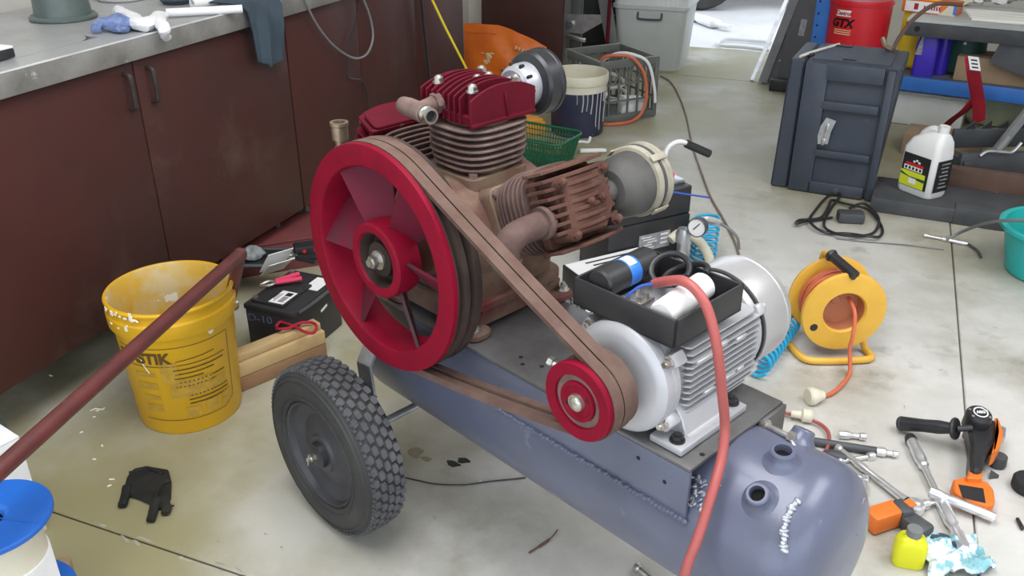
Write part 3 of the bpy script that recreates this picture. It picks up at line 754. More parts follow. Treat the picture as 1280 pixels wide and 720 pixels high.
# air filters behind the top and right heads
def air_filter(T, silver, nm_y):
    m = MB(); m.M = T
    ax = (0, 1, 0)
    o = (0.0, 0.08, 0.262)
    if silver:
        m.cyl((0.0, 0.07, 0.262), (0.0, 0.10, 0.264), 0.022, n=20)
        m.lathe([(0, 0.02), (0.034, 0.012), (0.041, 0.017), (0.044, 0.026), (0.045, 0.062)], o, ax, 36)
        f = m.obj('air_filter', MT['galv_dull'], AC)
        m = MB(); m.M = T
        m.lathe([(0.043, 0.052), (0.060, 0.056), (0.0645, 0.063), (0.0645, 0.090), (0.066, 0.092), (0.066, 0.099), (0.062, 0.102), (0, 0.104)], o, ax, 40)
        m.obj('filter_drum', MT['case_gloss'], f)
        m = MB(); m.M = T
        for k in range(10):
            m = MB(); m.M = T; t = 2*PI*k/10
            x, z = 0.0425*math.cos(t), 0.262+0.0425*math.sin(t)
            m.box((x, 0.1045, z), (0.006, 0.012, 0.012), rotm(0, -t+PI/2, 0), 0.002)
            m.obj('intake_slot', MT['dark_hole'], f)
    else:
        m.cyl((0.0, 0.07, 0.262), (0.0, 0.10, 0.264), 0.022, n=20)
        m.lathe([(0, 0.012), (0.040, 0.012), (0.050, 0.02), (0.058, 0.038), (0.062, 0.075), (0.062, 0.09)], o, ax, 36)
        f = m.obj('air_filter', MT['dusty_rubber'], AC)
        m = MB(); m.M = T
        m.lathe([(0.060, 0.078), (0.068, 0.080), (0.070, 0.085), (0.070, 0.092), (0.067, 0.095), (0.069, 0.108), (0.072, 0.110), (0.072, 0.117), (0.066, 0.121), (0, 0.123)], o, ax, 40)
        m.obj('filter_bowl', MT['cream_dirty'], f)
        m = MB(); m.M = T
        m.lathe([(0.0685, 0.095), (0.0705, 0.096), (0.0705, 0.101), (0.0685, 0.102)], o, ax, 40, closed=True)
        m.obj('clamp_band', MT['dkgrey'], f)
        m = MB(); m.M = T
        for k in range(4):
            m = MB(); m.M = T; t = 2*PI*k/4+0.5; x, z = 0.073*math.cos(t), 0.262+0.073*math.sin(t)
            m.box((x, 0.178, z), (0.004, 0.042, 0.014), rotm(0, -t, 0), 0.001)
            m.obj('filter_clip', MT['cream_dirty'], f)
air_filter(Ttop, True, 0); air_filter(Tright, False, 0)
m = MB(); m.M = Tleft; m.lathe([(0, 0.02), (0.05, 0.02), (0.06, 0.03), (0.066, 0.1), (0, 0.11)], (0, 0.08, 0.272), (0, 1, 0), 30); m.obj('air_filter', MT['black_matt'], AC)

# ---------------- flywheel
FY = -0.100; FR = 0.222
m = MB()
o = (SX, FY, SZ); ax = (0, 1, 0)
m.lathe([(0.181, 0.0), (0.183, -0.0015), (0.216, -0.0015), (FR-0.001, 0.0), (FR, 0.004), (FR, 0.010)], o, ax, 96)
m.lathe([(0.181, 0.0), (0.179, 0.004), (0.176, 0.068), (0.184, 0.07), (FR-0.008, 0.07)], o, ax, 96)
fw = m.obj('flywheel', MT['red_paint'], AC, 30)
m = MB()
m.lathe([(FR, 0.010), (FR-0.0005, 0.014), (FR-0.014, 0.0195), (FR-0.014, 0.0235), (FR-0.0005, 0.029), (FR-0.0005, 0.038), (FR-0.014, 0.0435), (FR-0.014, 0.0475), (FR-0.0005, 0.053), (FR, 0.066), (FR-0.008, 0.070)], o, ax, 96)
m.obj('grooved_rim', MT['groove'], fw, 25)
m = MB()
m.lathe([(0.054, 0.001), (0.057, -0.004), (0.070, -0.004), (0.074, 0.0), (0.076, 0.03), (0.072, 0.05), (0.030, 0.052)], o, ax, 48)
hb = m.obj('hub', MT['red_paint'], fw, 30)
m = MB(); m.lathe([(0.0545, 0.001), (0.053, 0.006), (0.050, 0.030), (0.036, 0.030), (0.034, 0.008), (0.0, 0.008)], o, ax, 40); m.obj('hub_recess', MT['groove'], hb, 30)
m = MB(); m.cyl((SX, FY+0.008, SZ), (SX, FY+0.003, SZ), 0.019, n=24); m.cyl((SX, FY+0.004, SZ), (SX, FY-0.012, SZ), 0.013, n=6); m.cyl((SX, FY-0.01, SZ), (SX, FY-0.018, SZ), 0.0075, n=14)
m.obj('shaft_nut', MT['zinc'], hb)
for k in range(6):
    t = math.radians(112 + 60*k)
    er = Vector((math.cos(t), 0, math.sin(t))); et = Vector((-math.sin(t), 0, math.cos(t))); ey = Vector((0, 1, 0))
    vs = []; fs = []; NS = 9
    for i in range(NS):
        s = i/(NS-1); r = 0.068 + (0.180-0.068)*s
        hw = 0.030 + 0.022*s
        pitch = -math.radians(40 - 6*s)
        dv = et*math.cos(pitch) + ey*math.sin(pitch)
        nv = -et*math.sin(pitch) + ey*math.cos(pitch)
        cpt = Vector((SX, FY+0.036, SZ)) + er*r
        for (a, bq) in ((-1, -1), (1, -1), (1, 1), (-1, 1)):
            vs.append(cpt + dv*(hw*a) + nv*(0.003*bq))
    for i in range(NS-1):
        for j in range(4): fs.append((i*4+j, i*4+(j+1) % 4, (i+1)*4+(j+1) % 4, (i+1)*4+j))
    m = MB(); m.add(vs, fs); m.obj('fan_spoke', MT['blade'], fw)

# ---------------- motor pulley and belts
PYF = -0.098; PR = 0.067
o2 = (MX, PYF, MZ)
m = MB()
m.lathe([(0.0, 0.002), (0.026, 0.002), (0.028, 0.0), (0.034, 0.0), (0.035, 0.006), (0.045, 0.006), (0.046, 0.0), (PR-0.002, -0.001), (PR, 0.001), (PR, 0.011)], o2, ax, 64)
pl = m.obj('motor_pulley', MT['red_paint'], AC, 30)
m = MB()
m.lathe([(PR, 0.011), (PR-0.013, 0.018), (PR-0.013, 0.023), (PR, 0.030), (PR, 0.038), (PR-0.013, 0.044), (PR-0.013, 0.049), (PR, 0.055), (PR, 0.068), (PR-0.004, 0.070), (0.02, 0.070)], o2, ax, 56)
m.obj('pulley_grooves', MT['belt'], pl, 25)
m = MB(); m.lathe([(0.0345, 0.0055), (0.0455, 0.0055)], o2, ax, 48); m.obj('pulley_ring', MT['dust_fin'], pl)
m = MB(); m.cyl((MX, PYF+0.003, MZ), (MX, PYF-0.004, MZ), 0.015, 0.014, 28); m.ball((MX, PYF-0.004, MZ), (0.011, 0.004, 0.011), None, 16, 8)
m.obj('shaft_bolt', MT['zinc'], pl)
for t in (0.5, 0.5+PI):
    m = MB(); m.cyl((MX+0.024*math.cos(t), PYF+0.0026, MZ+0.024*math.sin(t)), (MX+0.024*math.cos(t), PYF+0.0012, MZ+0.024*math.sin(t)), 0.0035, n=12); m.obj('tapped_hole', MT['dark_hole'], pl)
m = MB(); m.cyl((MX, PYF+0.06, MZ), (MX, 0.03, MZ), 0.014, n=20); m.obj('motor_shaft', MT['zinc'], AC)
def belt_path(R1, R2, n=40):
    dx, dz = MX-SX, MZ-SZ; D = math.hypot(dx, dz); a0 = math.atan2(dz, dx); be = math.acos((R1-R2)/D)
    out = []
    for k in range(n+1):
        t = a0 + be + (2*PI-2*be)*k/n; out.append((SX+R1*math.cos(t), SZ+R1*math.sin(t)))
    st = out[-1]
    e = (MX+R2*math.cos(a0-be), MZ+R2*math.sin(a0-be))
    for k in range(1, 8): out.append((st[0]+(e[0]-st[0])*k/8, st[1]+(e[1]-st[1])*k/8-0.006*math.sin(PI*k/8)))
    for k in range(n//2+1):
        t = a0 - be + 2*be*k/(n//2); out.append((MX+R2*math.cos(t), MZ+R2*math.sin(t)))
    st = out[-1]; e = out[0]
    for k in range(1, 8): out.append((st[0]+(e[0]-st[0])*k/8, st[1]+(e[1]-st[1])*k/8-0.003*math.sin(PI*k/8)))
    return out
for yb in (0.0215, 0.0455):
    P = belt_path(FR-0.004, PR-0.003); N = len(P); vs = []; fs = []
    for i in range(N):
        ax_, az_ = P[i-1]; bx_, bz_ = P[(i+1) % N]
        tx, tz = bx_-ax_, bz_-az_; L = math.hypot(tx, tz) or 1; nx, nz = tz/L, -tx/L      # outward
        if 1:
            for (dn, dy) in ((0.0055, -0.0105), (0.0055, 0.0105), (-0.006, 0.007), (-0.006, -0.007)):
                vs.append((P[i][0]+nx*dn, FY+yb+dy, P[i][1]+nz*dn))
    for i in range(N):
        j = (i+1) % N
        for k in range(4): fs.append((i*4+k, i*4+(k+1) % 4, j*4+(k+1) % 4, j*4+k))
    m = MB(); m.add(vs, fs); m.obj('drive_belt', MT['belt'], AC, 40)

# ---------------- electric motor
o3 = (MX, 0, MZ)
MR = 0.090
m = MB()
m.lathe([(0.0, 0.0), (0.02, 0.0), (0.022, 0.003), (0.028, 0.003), (0.03, -0.002), (0.078, -0.004), (0.090, 0.000), (0.0955, 0.006), (0.0965, 0.012), (0.0965, 0.022), (0.093, 0.026), (0.095, 0.03), (0.095, 0.04), (0.089, 0.046), (0.083, 0.06)], o3, ax, 64)
mo = m.obj('end_shield', MT['alu'], AC, 30)
m = MB(); m.cyl((MX, 0.04, MZ), (MX, 0.27, MZ), 0.083, n=48)
body = m.obj('motor_body', MT['alu'], AC)
m = MB()
for side in (1, -1):
    for k in range(13):
        z = -0.070 + 0.0115*k; m = MB()
        x0 = math.sqrt(max(0.083**2 - z*z, 0.0)); 
        x1 = 0.097 if abs(z) < 0.052 else 0.097-0.35*(abs(z)-0.052)
        L = 0.205 if abs(z) < 0.06 else 0.19
        m.prism([(x0-0.006, 0.058), (x1-0.008, 0.058), (x1, 0.064), (x1, 0.058+L-0.008), (x1-0.008, 0.058+L), (x0-0.006, 0.058+L)], -0.0016, 0.0016,
                Matrix.Translation((MX, 0, MZ+z)) @ Matrix(((side, 0, 0, 0), (0, 1, 0, 0), (0, 0, 1, 0), (0, 0, 0, 1))))
        m.obj('motor_fin', MT['alu'], body, 30)
# bosses across the fins
for (y, z, L) in ((0.10, 0.037, 0.05), (0.145, 0.043, 0.03), (0.20, 0.034, 0.03), (0.12, -0.034, 0.03), (0.17, -0.032, 0.05), (0.21, -0.030, 0.02)):
    m = MB(); m.box((MX+0.092, y, MZ+z), (0.012, L, 0.012), rotm(0, 0.3, 0), 0.003); m.obj('fin_boss', MT['alu'], body)
# tie-bolt lugs
for (a) in (35, 145, 215, 325):
    t = math.radians(a); x, z = MX+0.100*math.cos(t), MZ+0.100*math.sin(t)
    m = MB(); m.box((x, 0.034, z), (0.026, 0.03, 0.024), rotm(0, -t, 0), 0.005)
    lg = m.obj('bolt_lug', MT['alu'], mo)
    m = MB(); m.cyl((x, 0.022, z), (x, 0.012, z), 0.0085, n=6); m.cyl((x, 0.018, z), (x, 0.006, z), 0.0048, n=10); m.cyl((x, 0.021, z), (x, 0.0185, z), 0.0105, n=14)
    m.obj('tie_bolt', MT['zinc'], lg)
    m = MB(); m.box((x, 0.262, z), (0.024, 0.02, 0.02), rotm(0, -t, 0), 0.004); m.cyl((x, 0.27, z), (x, 0.285, z), 0.006, n=8); m.obj('rear_lug', MT['alu'], mo)
m = MB()
m.lathe([(0.080, 0.255), (0.090, 0.26), (0.094, 0.268), (0.094, 0.274)], o3, ax, 48); m.obj('rear_shield', MT['alu'], AC)
m = MB(); m.lathe([(0.086, 0.272), (0.096, 0.273), (0.097, 0.276)], o3, ax, 48); m.obj('dark_gap_ring', MT['dark_hole'], AC)  # dark ring paints the shaded gap in front of the fan cover
m = MB(); m.lathe([(0.094, 0.280), (0.0985, 0.280), (0.099, 0.283), (0.099, 0.345), (0.0985, 0.348), (0.0995, 0.350), (0.099, 0.354), (0.094, 0.368), (0.080, 0.378), (0.04, 0.383), (0, 0.383)], o3, ax, 64)
m.obj('fan_cover', MT['alu_sheet'], AC, 30)
# feet
for sx in (-1, 1):
    m = MB()
    cx = MX + sx*0.092
    m.prism([(-0.030, 0), (0.032, 0), (0.032, 0.012), (0.016, 0.014), (0.006, 0.040), (-0.010, 0.060), (-0.030, 0.060)], 0.048, 0.165,
            Matrix.Translation((cx, 0, 0.502)) @ Matrix(((sx, 0, 0, 0), (0, 0, 1, 0), (0, 1, 0, 0), (0, 0, 0, 1))), 0.002)
    m.box((cx+sx*0.002, 0.105, 0.508), (0.064, 0.185, 0.013), None, 0.003)
    ft = m.obj('motor_foot', MT['alu'], AC)
    for y in (0.030, 0.182):
        m = MB(); m.cyl((cx+sx*0.012, y, 0.514), (cx+sx*0.012, y, 0.517), 0.013, n=18); m.cyl((cx+sx*0.012, y, 0.516), (cx+sx*0.012, y, 0.525), 0.010, n=6); m.cyl((cx+sx*0.012, y, 0.52), (cx+sx*0.012, y, 0.528), 0.006, n=10)
        m.obj('foot_bolt', MT['black'], ft)
# terminal box (open) with capacitors
BX0, BX1, BY0, BY1, BZ0, BZ1 = -0.262, -0.056, 0.008, 0.186, 0.688, 0.737
m = MB()
m.box(((BX0+BX1)/2+0.0, 0.10, 0.683), (0.12, 0.13, 0.03), None, 0.008); m.obj('box_pedestal', MT['alu'], body)
m = MB(); tw = 0.005
m.box(((BX0+BX1)/2, (BY0+BY1)/2, BZ0+0.0025), (BX1-BX0, BY1-BY0, 0.005), None, 0.001)
for y in (BY0+tw/2, BY1-tw/2): m.box(((BX0+BX1)/2, y, (BZ0+BZ1)/2), (BX1-BX0, tw, BZ1-BZ0), None, 0.0015)
for x in (BX0+tw/2, BX1-tw/2): m.box((x, (BY0+BY1)/2, (BZ0+BZ1)/2), (tw, BY1-BY0, BZ1-BZ0), None, 0.0015)
tb = m.obj('terminal_box', MT['black'], AC)
def cap(mb, p0, p1, r):
    d = (Vector(p1)-Vector(p0)); L = d.length
    mb.lathe([(0, 0), (r*0.85, 0), (r, r*0.15), (r, L-r*0.15), (r*0.85, L), (r*0.8, L-0.002), (0, L-0.002)], p0, d, 28)
c0, c1 = Vector((-0.218, 0.020, 0.735)), Vector((-0.222, 0.155, 0.732))
m = MB(); cap(m, c0, c1, 0.0245); cp = m.obj('start_capacitor', MT['black'], tb)
d = (c1-c0).normalized()
m = MB(); m.lathe([(0.0247, 0.055), (0.0251, 0.056), (0.0251, 0.082), (0.0247, 0.083)], c0, d, 32); m.obj('capacitor_band', MT['blue_band'], tb)
m = MB()
x, y, a = frame_z(d)
vs = []; 
for t in [i*0.12 for i in range(9)]:
    ang = 0.9 + t
    dirv = Vector((math.cos(ang), 0, math.sin(ang)))
    for yy in (0.058, 0.078): vs.append(c0 + d*yy + dirv*0.0255)
m.add(vs, [(2*i, 2*i+1, 2*i+3, 2*i+2) for i in range(8)]); m.obj('capacitor_label', MT['paper'], tb)
m = MB(); cap(m, (-0.093, 0.020, 0.728), (-0.100, 0.138, 0.736), 0.0225); m.obj('run_capacitor', MT['white_plastic'], tb)
m = MB()
for i, (cx, cy, r0, z0) in enumerate(((-0.165, 0.135, 0.034, 0.742), (-0.145, 0.150, 0.038, 0.735), (-0.15, 0.145, 0.036, 0.728))):
    m.tube([(cx+r0*math.cos(t*0.3), cy+r0*0.7*math.sin(t*0.3), z0+0.018*math.sin(t*0.3+i)) for t in range(19)], 0.0052, 8)
m.obj('black_lead', MT['black'], tb)
m = MB(); m.box((-0.163, 0.045, 0.708), (0.035, 0.06, 0.025), None, 0.003)
for k in range(6): m.cyl((-0.172+0.018*(k % 2), 0.025+0.018*(k//2), 0.72), (-0.172+0.018*(k % 2), 0.025+0.018*(k//2), 0.729), 0.004, n=6)
m.obj('terminal_block', MT['zinc'], tb)
m = MB()
m.tube(catmull([(-0.172, 0.03, 0.725), (-0.16, 0.05, 0.742), (-0.145, 0.07, 0.745), (-0.13, 0.085, 0.745)], 6), 0.0024, 6)
m.obj('blue_lead', MT['blue_tie'], tb)
m = MB(); m.box((BX1-0.0055, 0.15, 0.724), (0.001, 0.022, 0.010)); m.obj('box_sticker', MT['paper'], tb)
# power cord over the motor and down past the tank
pc = [(-0.150, 0.075, 0.742), (-0.125, 0.070, 0.757), (-0.09, 0.064, 0.772), (-0.060, 0.060, 0.766), (-0.035, 0.057, 0.742), (-0.012, 0.055, 0.690), (0.000, 0.062, 0.62), (0.008, 0.072, 0.55), (0.022, 0.05, 0.51), (0.036, 0.012, 0.475), (0.045, -0.028, 0.415), (0.046, -0.055, 0.36), (0.05, -0.075, 0.27), (0.07, -0.10, 0.12), (0.12, -0.14, 0.02), (0.25, -0.2, 0.009)]
m = MB(); m.tube(catmull(pc, 8), 0.0082, 12); m.obj('power_cord', MT['cord_pink'], AC)
# ------------------------------------------------------------------ left foreground
# yellow mastic bucket
bc = fl(240, 507)
t = thing('plastic_bucket', 'large yellow mastic bucket with dried render inside, under the red pipe', 'bucket', bc, 0)
m = MB()
m.lathe([(0, 0.004), (0.120, 0.004), (0.128, 0.0), (0.131, 0.006), (0.146, 0.285), (0.147, 0.287), (0.153, 0.287), (0.156, 0.292), (0.157, 0.325), (0.154, 0.330), (0.151, 0.331), (0.151, 0.350), (0.156, 0.352), (0.157, 0.357), (0.154, 0.361), (0.149, 0.361)], (0, 0, 0), (0, 0, 1), 64)
m.obj('bucket_shell', MT['yellow'], t, 30)
m = MB(); m.lathe([(0.149, 0.361), (0.146, 0.355), (0.142, 0.28), (0.127, 0.02), (0, 0.02)], (0, 0, 0), (0, 0, 1), 56); m.obj('inner_wall', MT['yellow_in'], t, 30)
m = MB(); m.lathe([(0.1335, 0.15), (0.11, 0.156), (0.05, 0.16), (0, 0.158)], (0, 0, 0), (0, 0, 1), 40); m.crumple(0.006, 30, 3); m.obj('dried_render', MT['mortar'], t)
m = MB(); m.box((0.055, 0.03, 0.165), (0.07, 0.05, 0.02), rotm(0.3, 0.2, 0.6), 0.003); m.obj('scraper_blade', MT['dkgrey'], t)
def on_bucket(s, z, off=0.0012):
    """arc length s and height z on the bucket wall; s=0 faces the camera"""
    r = 0.131 + (0.146-0.131)*(z-0.006)/0.279 + off
    a = -PI/2 + 0.42 + s/0.14
    return Vector((r*math.cos(a), r*math.sin(a), z))
def ribbon(mb, pts, w):
    for i in range(len(pts)-1):
        (s0, z0), (s1, z1) = pts[i], pts[i+1]
        L = math.hypot(s1-s0, z1-z0) or 1; nx, nz = -(z1-z0)/L*w/2, (s1-s0)/L*w/2
        n = max(1, int(abs(s1-s0)/0.01))
        vs = []
        for k in range(n+1):
            f = k/n; s = s0+(s1-s0)*f; z = z0+(z1-z0)*f
            vs.append(on_bucket(s+nx, z+nz)); vs.append(on_bucket(s-nx, z-nz))
        mb.add(vs, [(2*k, 2*k+1, 2*k+3, 2*k+2) for k in range(n)])
m = MB()
text(m, 'MASTIK', 0.042, None, bold=0.0016, sx=0.95, bend=lambda v: on_bucket(v.x-0.100, 0.232+v.y, 0.0012+v.z))
m.obj('lettering', MT['print'], t)
m = MB()
ribbon(m, [(-0.165, 0.262), (0.118, 0.262)], 0.0018); ribbon(m, [(0.122, 0.262), (0.122, 0.065)], 0.0018); ribbon(m, [(0.122, 0.065), (0.09, 0.046), (-0.13, 0.046)], 0.0018)
ribbon(m, [(-0.02, 0.222), (0.075, 0.228)], 0.0022); ribbon(m, [(-0.165, 0.210), (0.105, 0.210)], 0.0022)
for k in range(5): ribbon(m, [(-0.03+0.004*(k % 2), 0.197-0.0125*k), (0.10-0.03*(k % 3), 0.197-0.0125*k)], 0.0035)
for k in range(3): ribbon(m, [(-0.005, 0.093+0.012*k), (0.105, 0.093+0.012*k)], 0.004)
m.obj('printed_lines', MT['print'], t)
m = MB()
for (a, b_, z, h) in ((-0.045, 0.06, 0.140, 0.05), (0.0, 0.10, 0.133, 0.03), (-0.06, -0.02, 0.19, 0.06), (-0.015, 0.02, 0.068, 0.028), (0.035, 0.07, 0.072, 0.034), (0.082, 0.112, 0.085, 0.02), (0.08, 0.11, 0.065, 0.018), (-0.13, -0.075, 0.185, 0.012), (-0.13, -0.075, 0.150, 0.02), (-0.12, -0.075, 0.115, 0.012), (-0.12, -0.075, 0.085, 0.02)):
    ribbon(m, [(a, z), (b_, z)], h)
m.obj('worn_print', MT['print_worn'], t)
m = MB()
for (s, z, r) in ((0.072, 0.285, 0.008), (0.055, 0.305, 0.005)):
    m.add([on_bucket(s, z, 0.004)]+[on_bucket(s+r*math.cos(k*PI/5), z+1.3*r*math.sin(k*PI/5)-0.0, 0.004) for k in range(10)], [(0, 1+k, 1+(k+1) % 10) for k in range(10)])
ribbon(m, [(-0.105, 0.245), (-0.100, 0.215), (-0.088, 0.19)], 0.004)
m.obj('paint_drip', MT['splash'], t)
m = MB()
for k in range(18):
    a = -PI/2 - 1.0 + 0.9*random.random()
    m.box((0.157*math.cos(a), 0.157*math.sin(a), 0.345+0.015*random.random()-0.03*(k % 5 == 0)), (0.004+0.007*random.random(), 0.003, 0.005+0.008*(k % 4 == 0)), rotm(0, 0, a+PI/2), 0.001, 1)
m.obj('render_splashes', MT['splash'], t)
m = MB(); m.tube([Vector((0.158*math.cos(a), 0.158*math.sin(a), 0.30-0.07*math.sin((a-0.2)/1.5*PI))) for a in [0.2+1.5*k/14 for k in range(15)]], 0.003, 8); m.obj('bail_handle', MT['galv'], t)

# red oxide pipe frame in front of the bucket
A0 = fl(300, 318, 0.44); d0 = (fl(0, 587, 0.44)-A0)
t = thing('pipe_stand', 'dull red steel pipe stand whose bar crosses over the yellow bucket', 'pipe stand', (A0.x, A0.y, 0))
d0.z = 0; L = d0.length; du = d0.normalized(); E0 = du*(L+0.45)
m = MB(); m.tube([Vector((0, 0, 0.44)), E0+Vector((0, 0, 0.44))], 0.0165, 16); m.obj('top_bar', MT['redpipe'], t)
lf = fl(268, 462)-Vector((A0.x, A0.y, 0)); m = MB(); m.ball((0, 0, 0.44), 0.018, None, 14, 8); m.cyl((lf.x, lf.y, 0.0), (0, 0, 0.44), 0.0155, n=16); m.obj('leg', MT['redpipe'], t)
m = MB(); m.cyl((E0.x, E0.y, 0), (E0.x, E0.y, 0.44), 0.0155, n=16); m.obj('leg', MT['redpipe'], t)

# black rubber glove on the floor
g = fl(184, 625)
m = MB()
poly = [fl(x, y)-g for x, y in ((168, 589), (185, 586), (211, 590), (215, 606), (214, 626), (205, 640), (196, 637), (186, 632), (172, 625), (160, 622), (156, 612), (160, 598))]
m.prism([(p.x, p.y) for p in poly], 0.0, 0.011, None, 0.004)
for pts in (((160, 612), (157, 625), (154, 636)), ((197, 628), (193, 642), (189, 655)), ((205, 626), (209, 638), (207, 646)), ((212, 632), (215, 637), (218, 636))):
    P = [fl(*p)-g+Vector((0, 0, 0.009)) for p in pts]
    m.tube(catmull(P, 4), [0.011]*8+[0.009] if pts[0] != (212, 632) else 0.003, 10, flat=0.7)
m.tube(catmull([fl(x, y)-g+Vector((0, 0, 0.013)) for x, y in ((214, 606), (203, 612), (197, 628))], 5), 0.004, 6)
m.tube(catmull([fl(x, y)-g+Vector((0, 0, 0.012)) for x, y in ((162, 596), (185, 591), (205, 597))], 5), 0.004, 6)
m.crumple(0.002, 60, 2); m.floor_clip(0.0005)
single(m, 'work_glove', MT['glove_black'], 'crumpled black rubber glove lying alone on the concrete floor', 'glove', g)

# blue cable spool at the bottom left on a carton
sp = Vector((-0.936, 1.24, 0))
t = thing('cable_spool', 'spool with blue flanges and a pale drum at the lower left edge', 'spool', (sp.x, sp.y, 0.08))
m = MB(); m.lathe([(0.012, 0.012), (0.02, 0.0), (0.105, 0.0), (0.107, 0.003), (0.107, 0.009), (0.105, 0.012), (0.03, 0.014)], (0, 0, 0), (0, 0, 1), 64); m.obj('lower_flange', MT['blue_pl'], t, 15)
m = MB(); m.lathe([(0.022, 0.199), (0.03, 0.198), (0.104, 0.198), (0.106, 0.201), (0.106, 0.207), (0.104, 0.210), (0.034, 0.210), (0.026, 0.206), (0.022, 0.2)], (0, 0, 0), (0, 0, 1), 64)
for k in range(3): m.box((0.064*math.cos(k*2.1-0.18), 0.064*math.sin(k*2.1-0.18), 0.2104), (0.078, 0.0022, 0.0012), rotm(0, 0, k*2.1-0.18))
m.obj('upper_flange', MT['blue_pl'], t, 15)
m = MB(); m.lathe([(0.03, 0.012), (0.075, 0.012), (0.078, 0.05), (0.077, 0.15), (0.074, 0.198), (0.03, 0.198)], (0, 0, 0), (0, 0, 1), 48); m.obj('drum', MT['cream'], t)
m = MB()
for k in range(22): m.lathe([(0.0755, 0.016+k*0.0045), (0.081, 0.018+k*0.0045), (0.0755, 0.020+k*0.0045)], (0, 0, 0), (0, 0, 1), 40)
m.obj('wound_wire', MT['paper'], t)
t = thing('spool_carton', 'low cardboard carton under the blue spool', 'carton', (sp.x-0.02, sp.y, 0), 0.3)
m = MB(); m.box((0, 0, 0.04), (0.2, 0.2, 0.079), None, 0.003); m.obj('carton_body', MT['cardboard'], t)
m = MB(); m.box((0, 0, 0.0795), (0.05, 0.2, 0.001)); m.obj('tape', MT['cream'], t)
pc_ = fl(10, 560, 0.26)
t = thing('white_carton', 'plain white carton standing behind the blue spool at the left edge', 'carton', (pc_.x-0.15, pc_.y+0.03, 0), math.radians(-35))
m = MB(); m.box((0, 0, 0.125), (0.22, 0.2, 0.25), None, 0.003); m.obj('carton_body', MT['paper'], t)
for s_ in (-1, 1):
    m = MB(); m.box((s_*0.055, 0, 0.2515), (0.109, 0.2, 0.003), None, 0.0005); m.obj('carton_flap', MT['paper'], t)

# timber offcuts
wa = fl(301, 492); wb = fl(404, 448)
wd = (wb-wa).normalized(); wang = math.atan2(wd.y, wd.x); wn = Vector((-wd.y, wd.x, 0))
c = (wa+wb)/2
def timber(name, lab, off, z, w_, h_, L, m_, along=0.0):
    m = MB(); m.box((0, 0, h_/2), (L, w_, h_), None, 0.003)
    for k in (-1, 1): m.box((k*(L/2), 0, h_/2), (0.001, w_*0.9, h_*0.9))
    return single(m, name, m_, lab, 'timber', c+wn*off+wd*along+Vector((0, 0, z)), wang)
timber('timber_block', 'brown timber offcut on the floor, lowest in the stack beside the yellow bucket', 0.028, 0, 0.052, 0.045, 0.30, MT['wood_dark'])
timber('timber_plank', 'pale pine plank with knots, middle of the stack right of the yellow bucket', 0.030, 0.046, 0.056, 0.04, 0.30, MT['wood'])
timber('timber_batten', 'short pine batten on top of the stack in front of the battery', 0.034, 0.087, 0.040, 0.022, 0.29, MT['wood'], 0.0)

# battery and charging gear
bn = fl(366, 392, 0.164)
bcn = bn - NB*0.087 + DB*0.125
t = thing('car_battery', 'black lead acid battery with white stickers behind the pine timber', 'battery', (bcn.x, bcn.y, 0), BROT); t.scale = (1, 1, 0.8)
m = MB(); m.box((0, 0, 0.09), (0.168, 0.24, 0.18), None, 0.005); m.obj('battery_case', MT['black'], t)
m = MB(); m.box((0, 0, 0.190), (0.174, 0.246, 0.022), None, 0.005); m.box((-0.015, -0.03, 0.205), (0.11, 0.15, 0.012), None, 0.003)
lid = m.obj('battery_lid', MT['black_matt'], t)
m = MB(); m.tube(catmull([(0.088, -0.10, 0.192), (0.094, -0.05, 0.194), (0.094, 0.05, 0.194), (0.088, 0.10, 0.192)], 5), 0.006, 8); m.obj('carry_handle', MT['dkgrey'], t)
m = MB(); m.box((0.010, -0.06, 0.2114), (0.05, 0.075, 0.001)); st = m.obj('warning_sticker', MT['paper'], t)
m = MB()
for k in range(5): m.box((0.018, -0.085+0.007*k, 0.2121), (0.018, 0.004, 0.0006))
for k in range(3): m.box((-0.002-0.006*k, -0.065+0.003*k, 0.2121), (0.002, 0.05-0.01*k, 0.0006))
m.box((0.018, -0.04, 0.2121), (0.02, 0.02, 0.0006)); m.obj('sticker_print', MT['ink'], st)
m = MB(); m.box((0.045, 0.065, 0.2014), (0.05, 0.08, 0.001)); m.obj('spec_sticker', MT['paper'], t)
m = MB(); m.box((0.0845, 0.03, 0.13), (0.001, 0.035, 0.010), rotm(0.25, 0, 0)); m.obj('white_mark', MT['paper'], t)
m = MB(); text(m, 'D-10', 0.042, plane_M((-0.035, -0.1208, 0.148), (1, 0, 0.05), (0, 0, 1))); m.obj('chalk_lettering', MT['chalk'], t)
for yy in (-0.09, 0.095):
    m = MB(); m.cyl((-0.066, yy, 0.2), (-0.066, yy, 0.216), 0.009, n=14); m.obj('battery_terminal', MT['zinc'], t)
bz = 0.172
def clamp(name, lab, P, rz, gm):
    t = thing(name, lab, 'clamp', P, rz)
    for s_ in (-1, 1):
        m = MB(); m.tube(catmull([(0.0, s_*0.004, 0.01), (-0.03, s_*0.010, 0.012), (-0.075, s_*0.017, 0.014)], 5), 0.0075, 8); m.obj('grip', gm, t)
        m = MB(); m.tube(catmull([(0.0, s_*0.004, 0.01), (0.02, s_*0.014, 0.01), (0.045, s_*0.003, 0.008)], 5), 0.005, 6); m.obj('jaw', MT['zinc'], t)
    return t
clamp('battery_clamp', 'battery clamp with pink red grips on top of the black battery', fl(345, 357, bz)+Vector((0, 0, 0.002)), math.radians(205), MT['pink'])
clamp('battery_clamp', 'battery clamp with black grips near the folded white sheet', fl(372, 327, 0.164)+Vector((0, 0, 0.004)), math.radians(160), MT['black'])
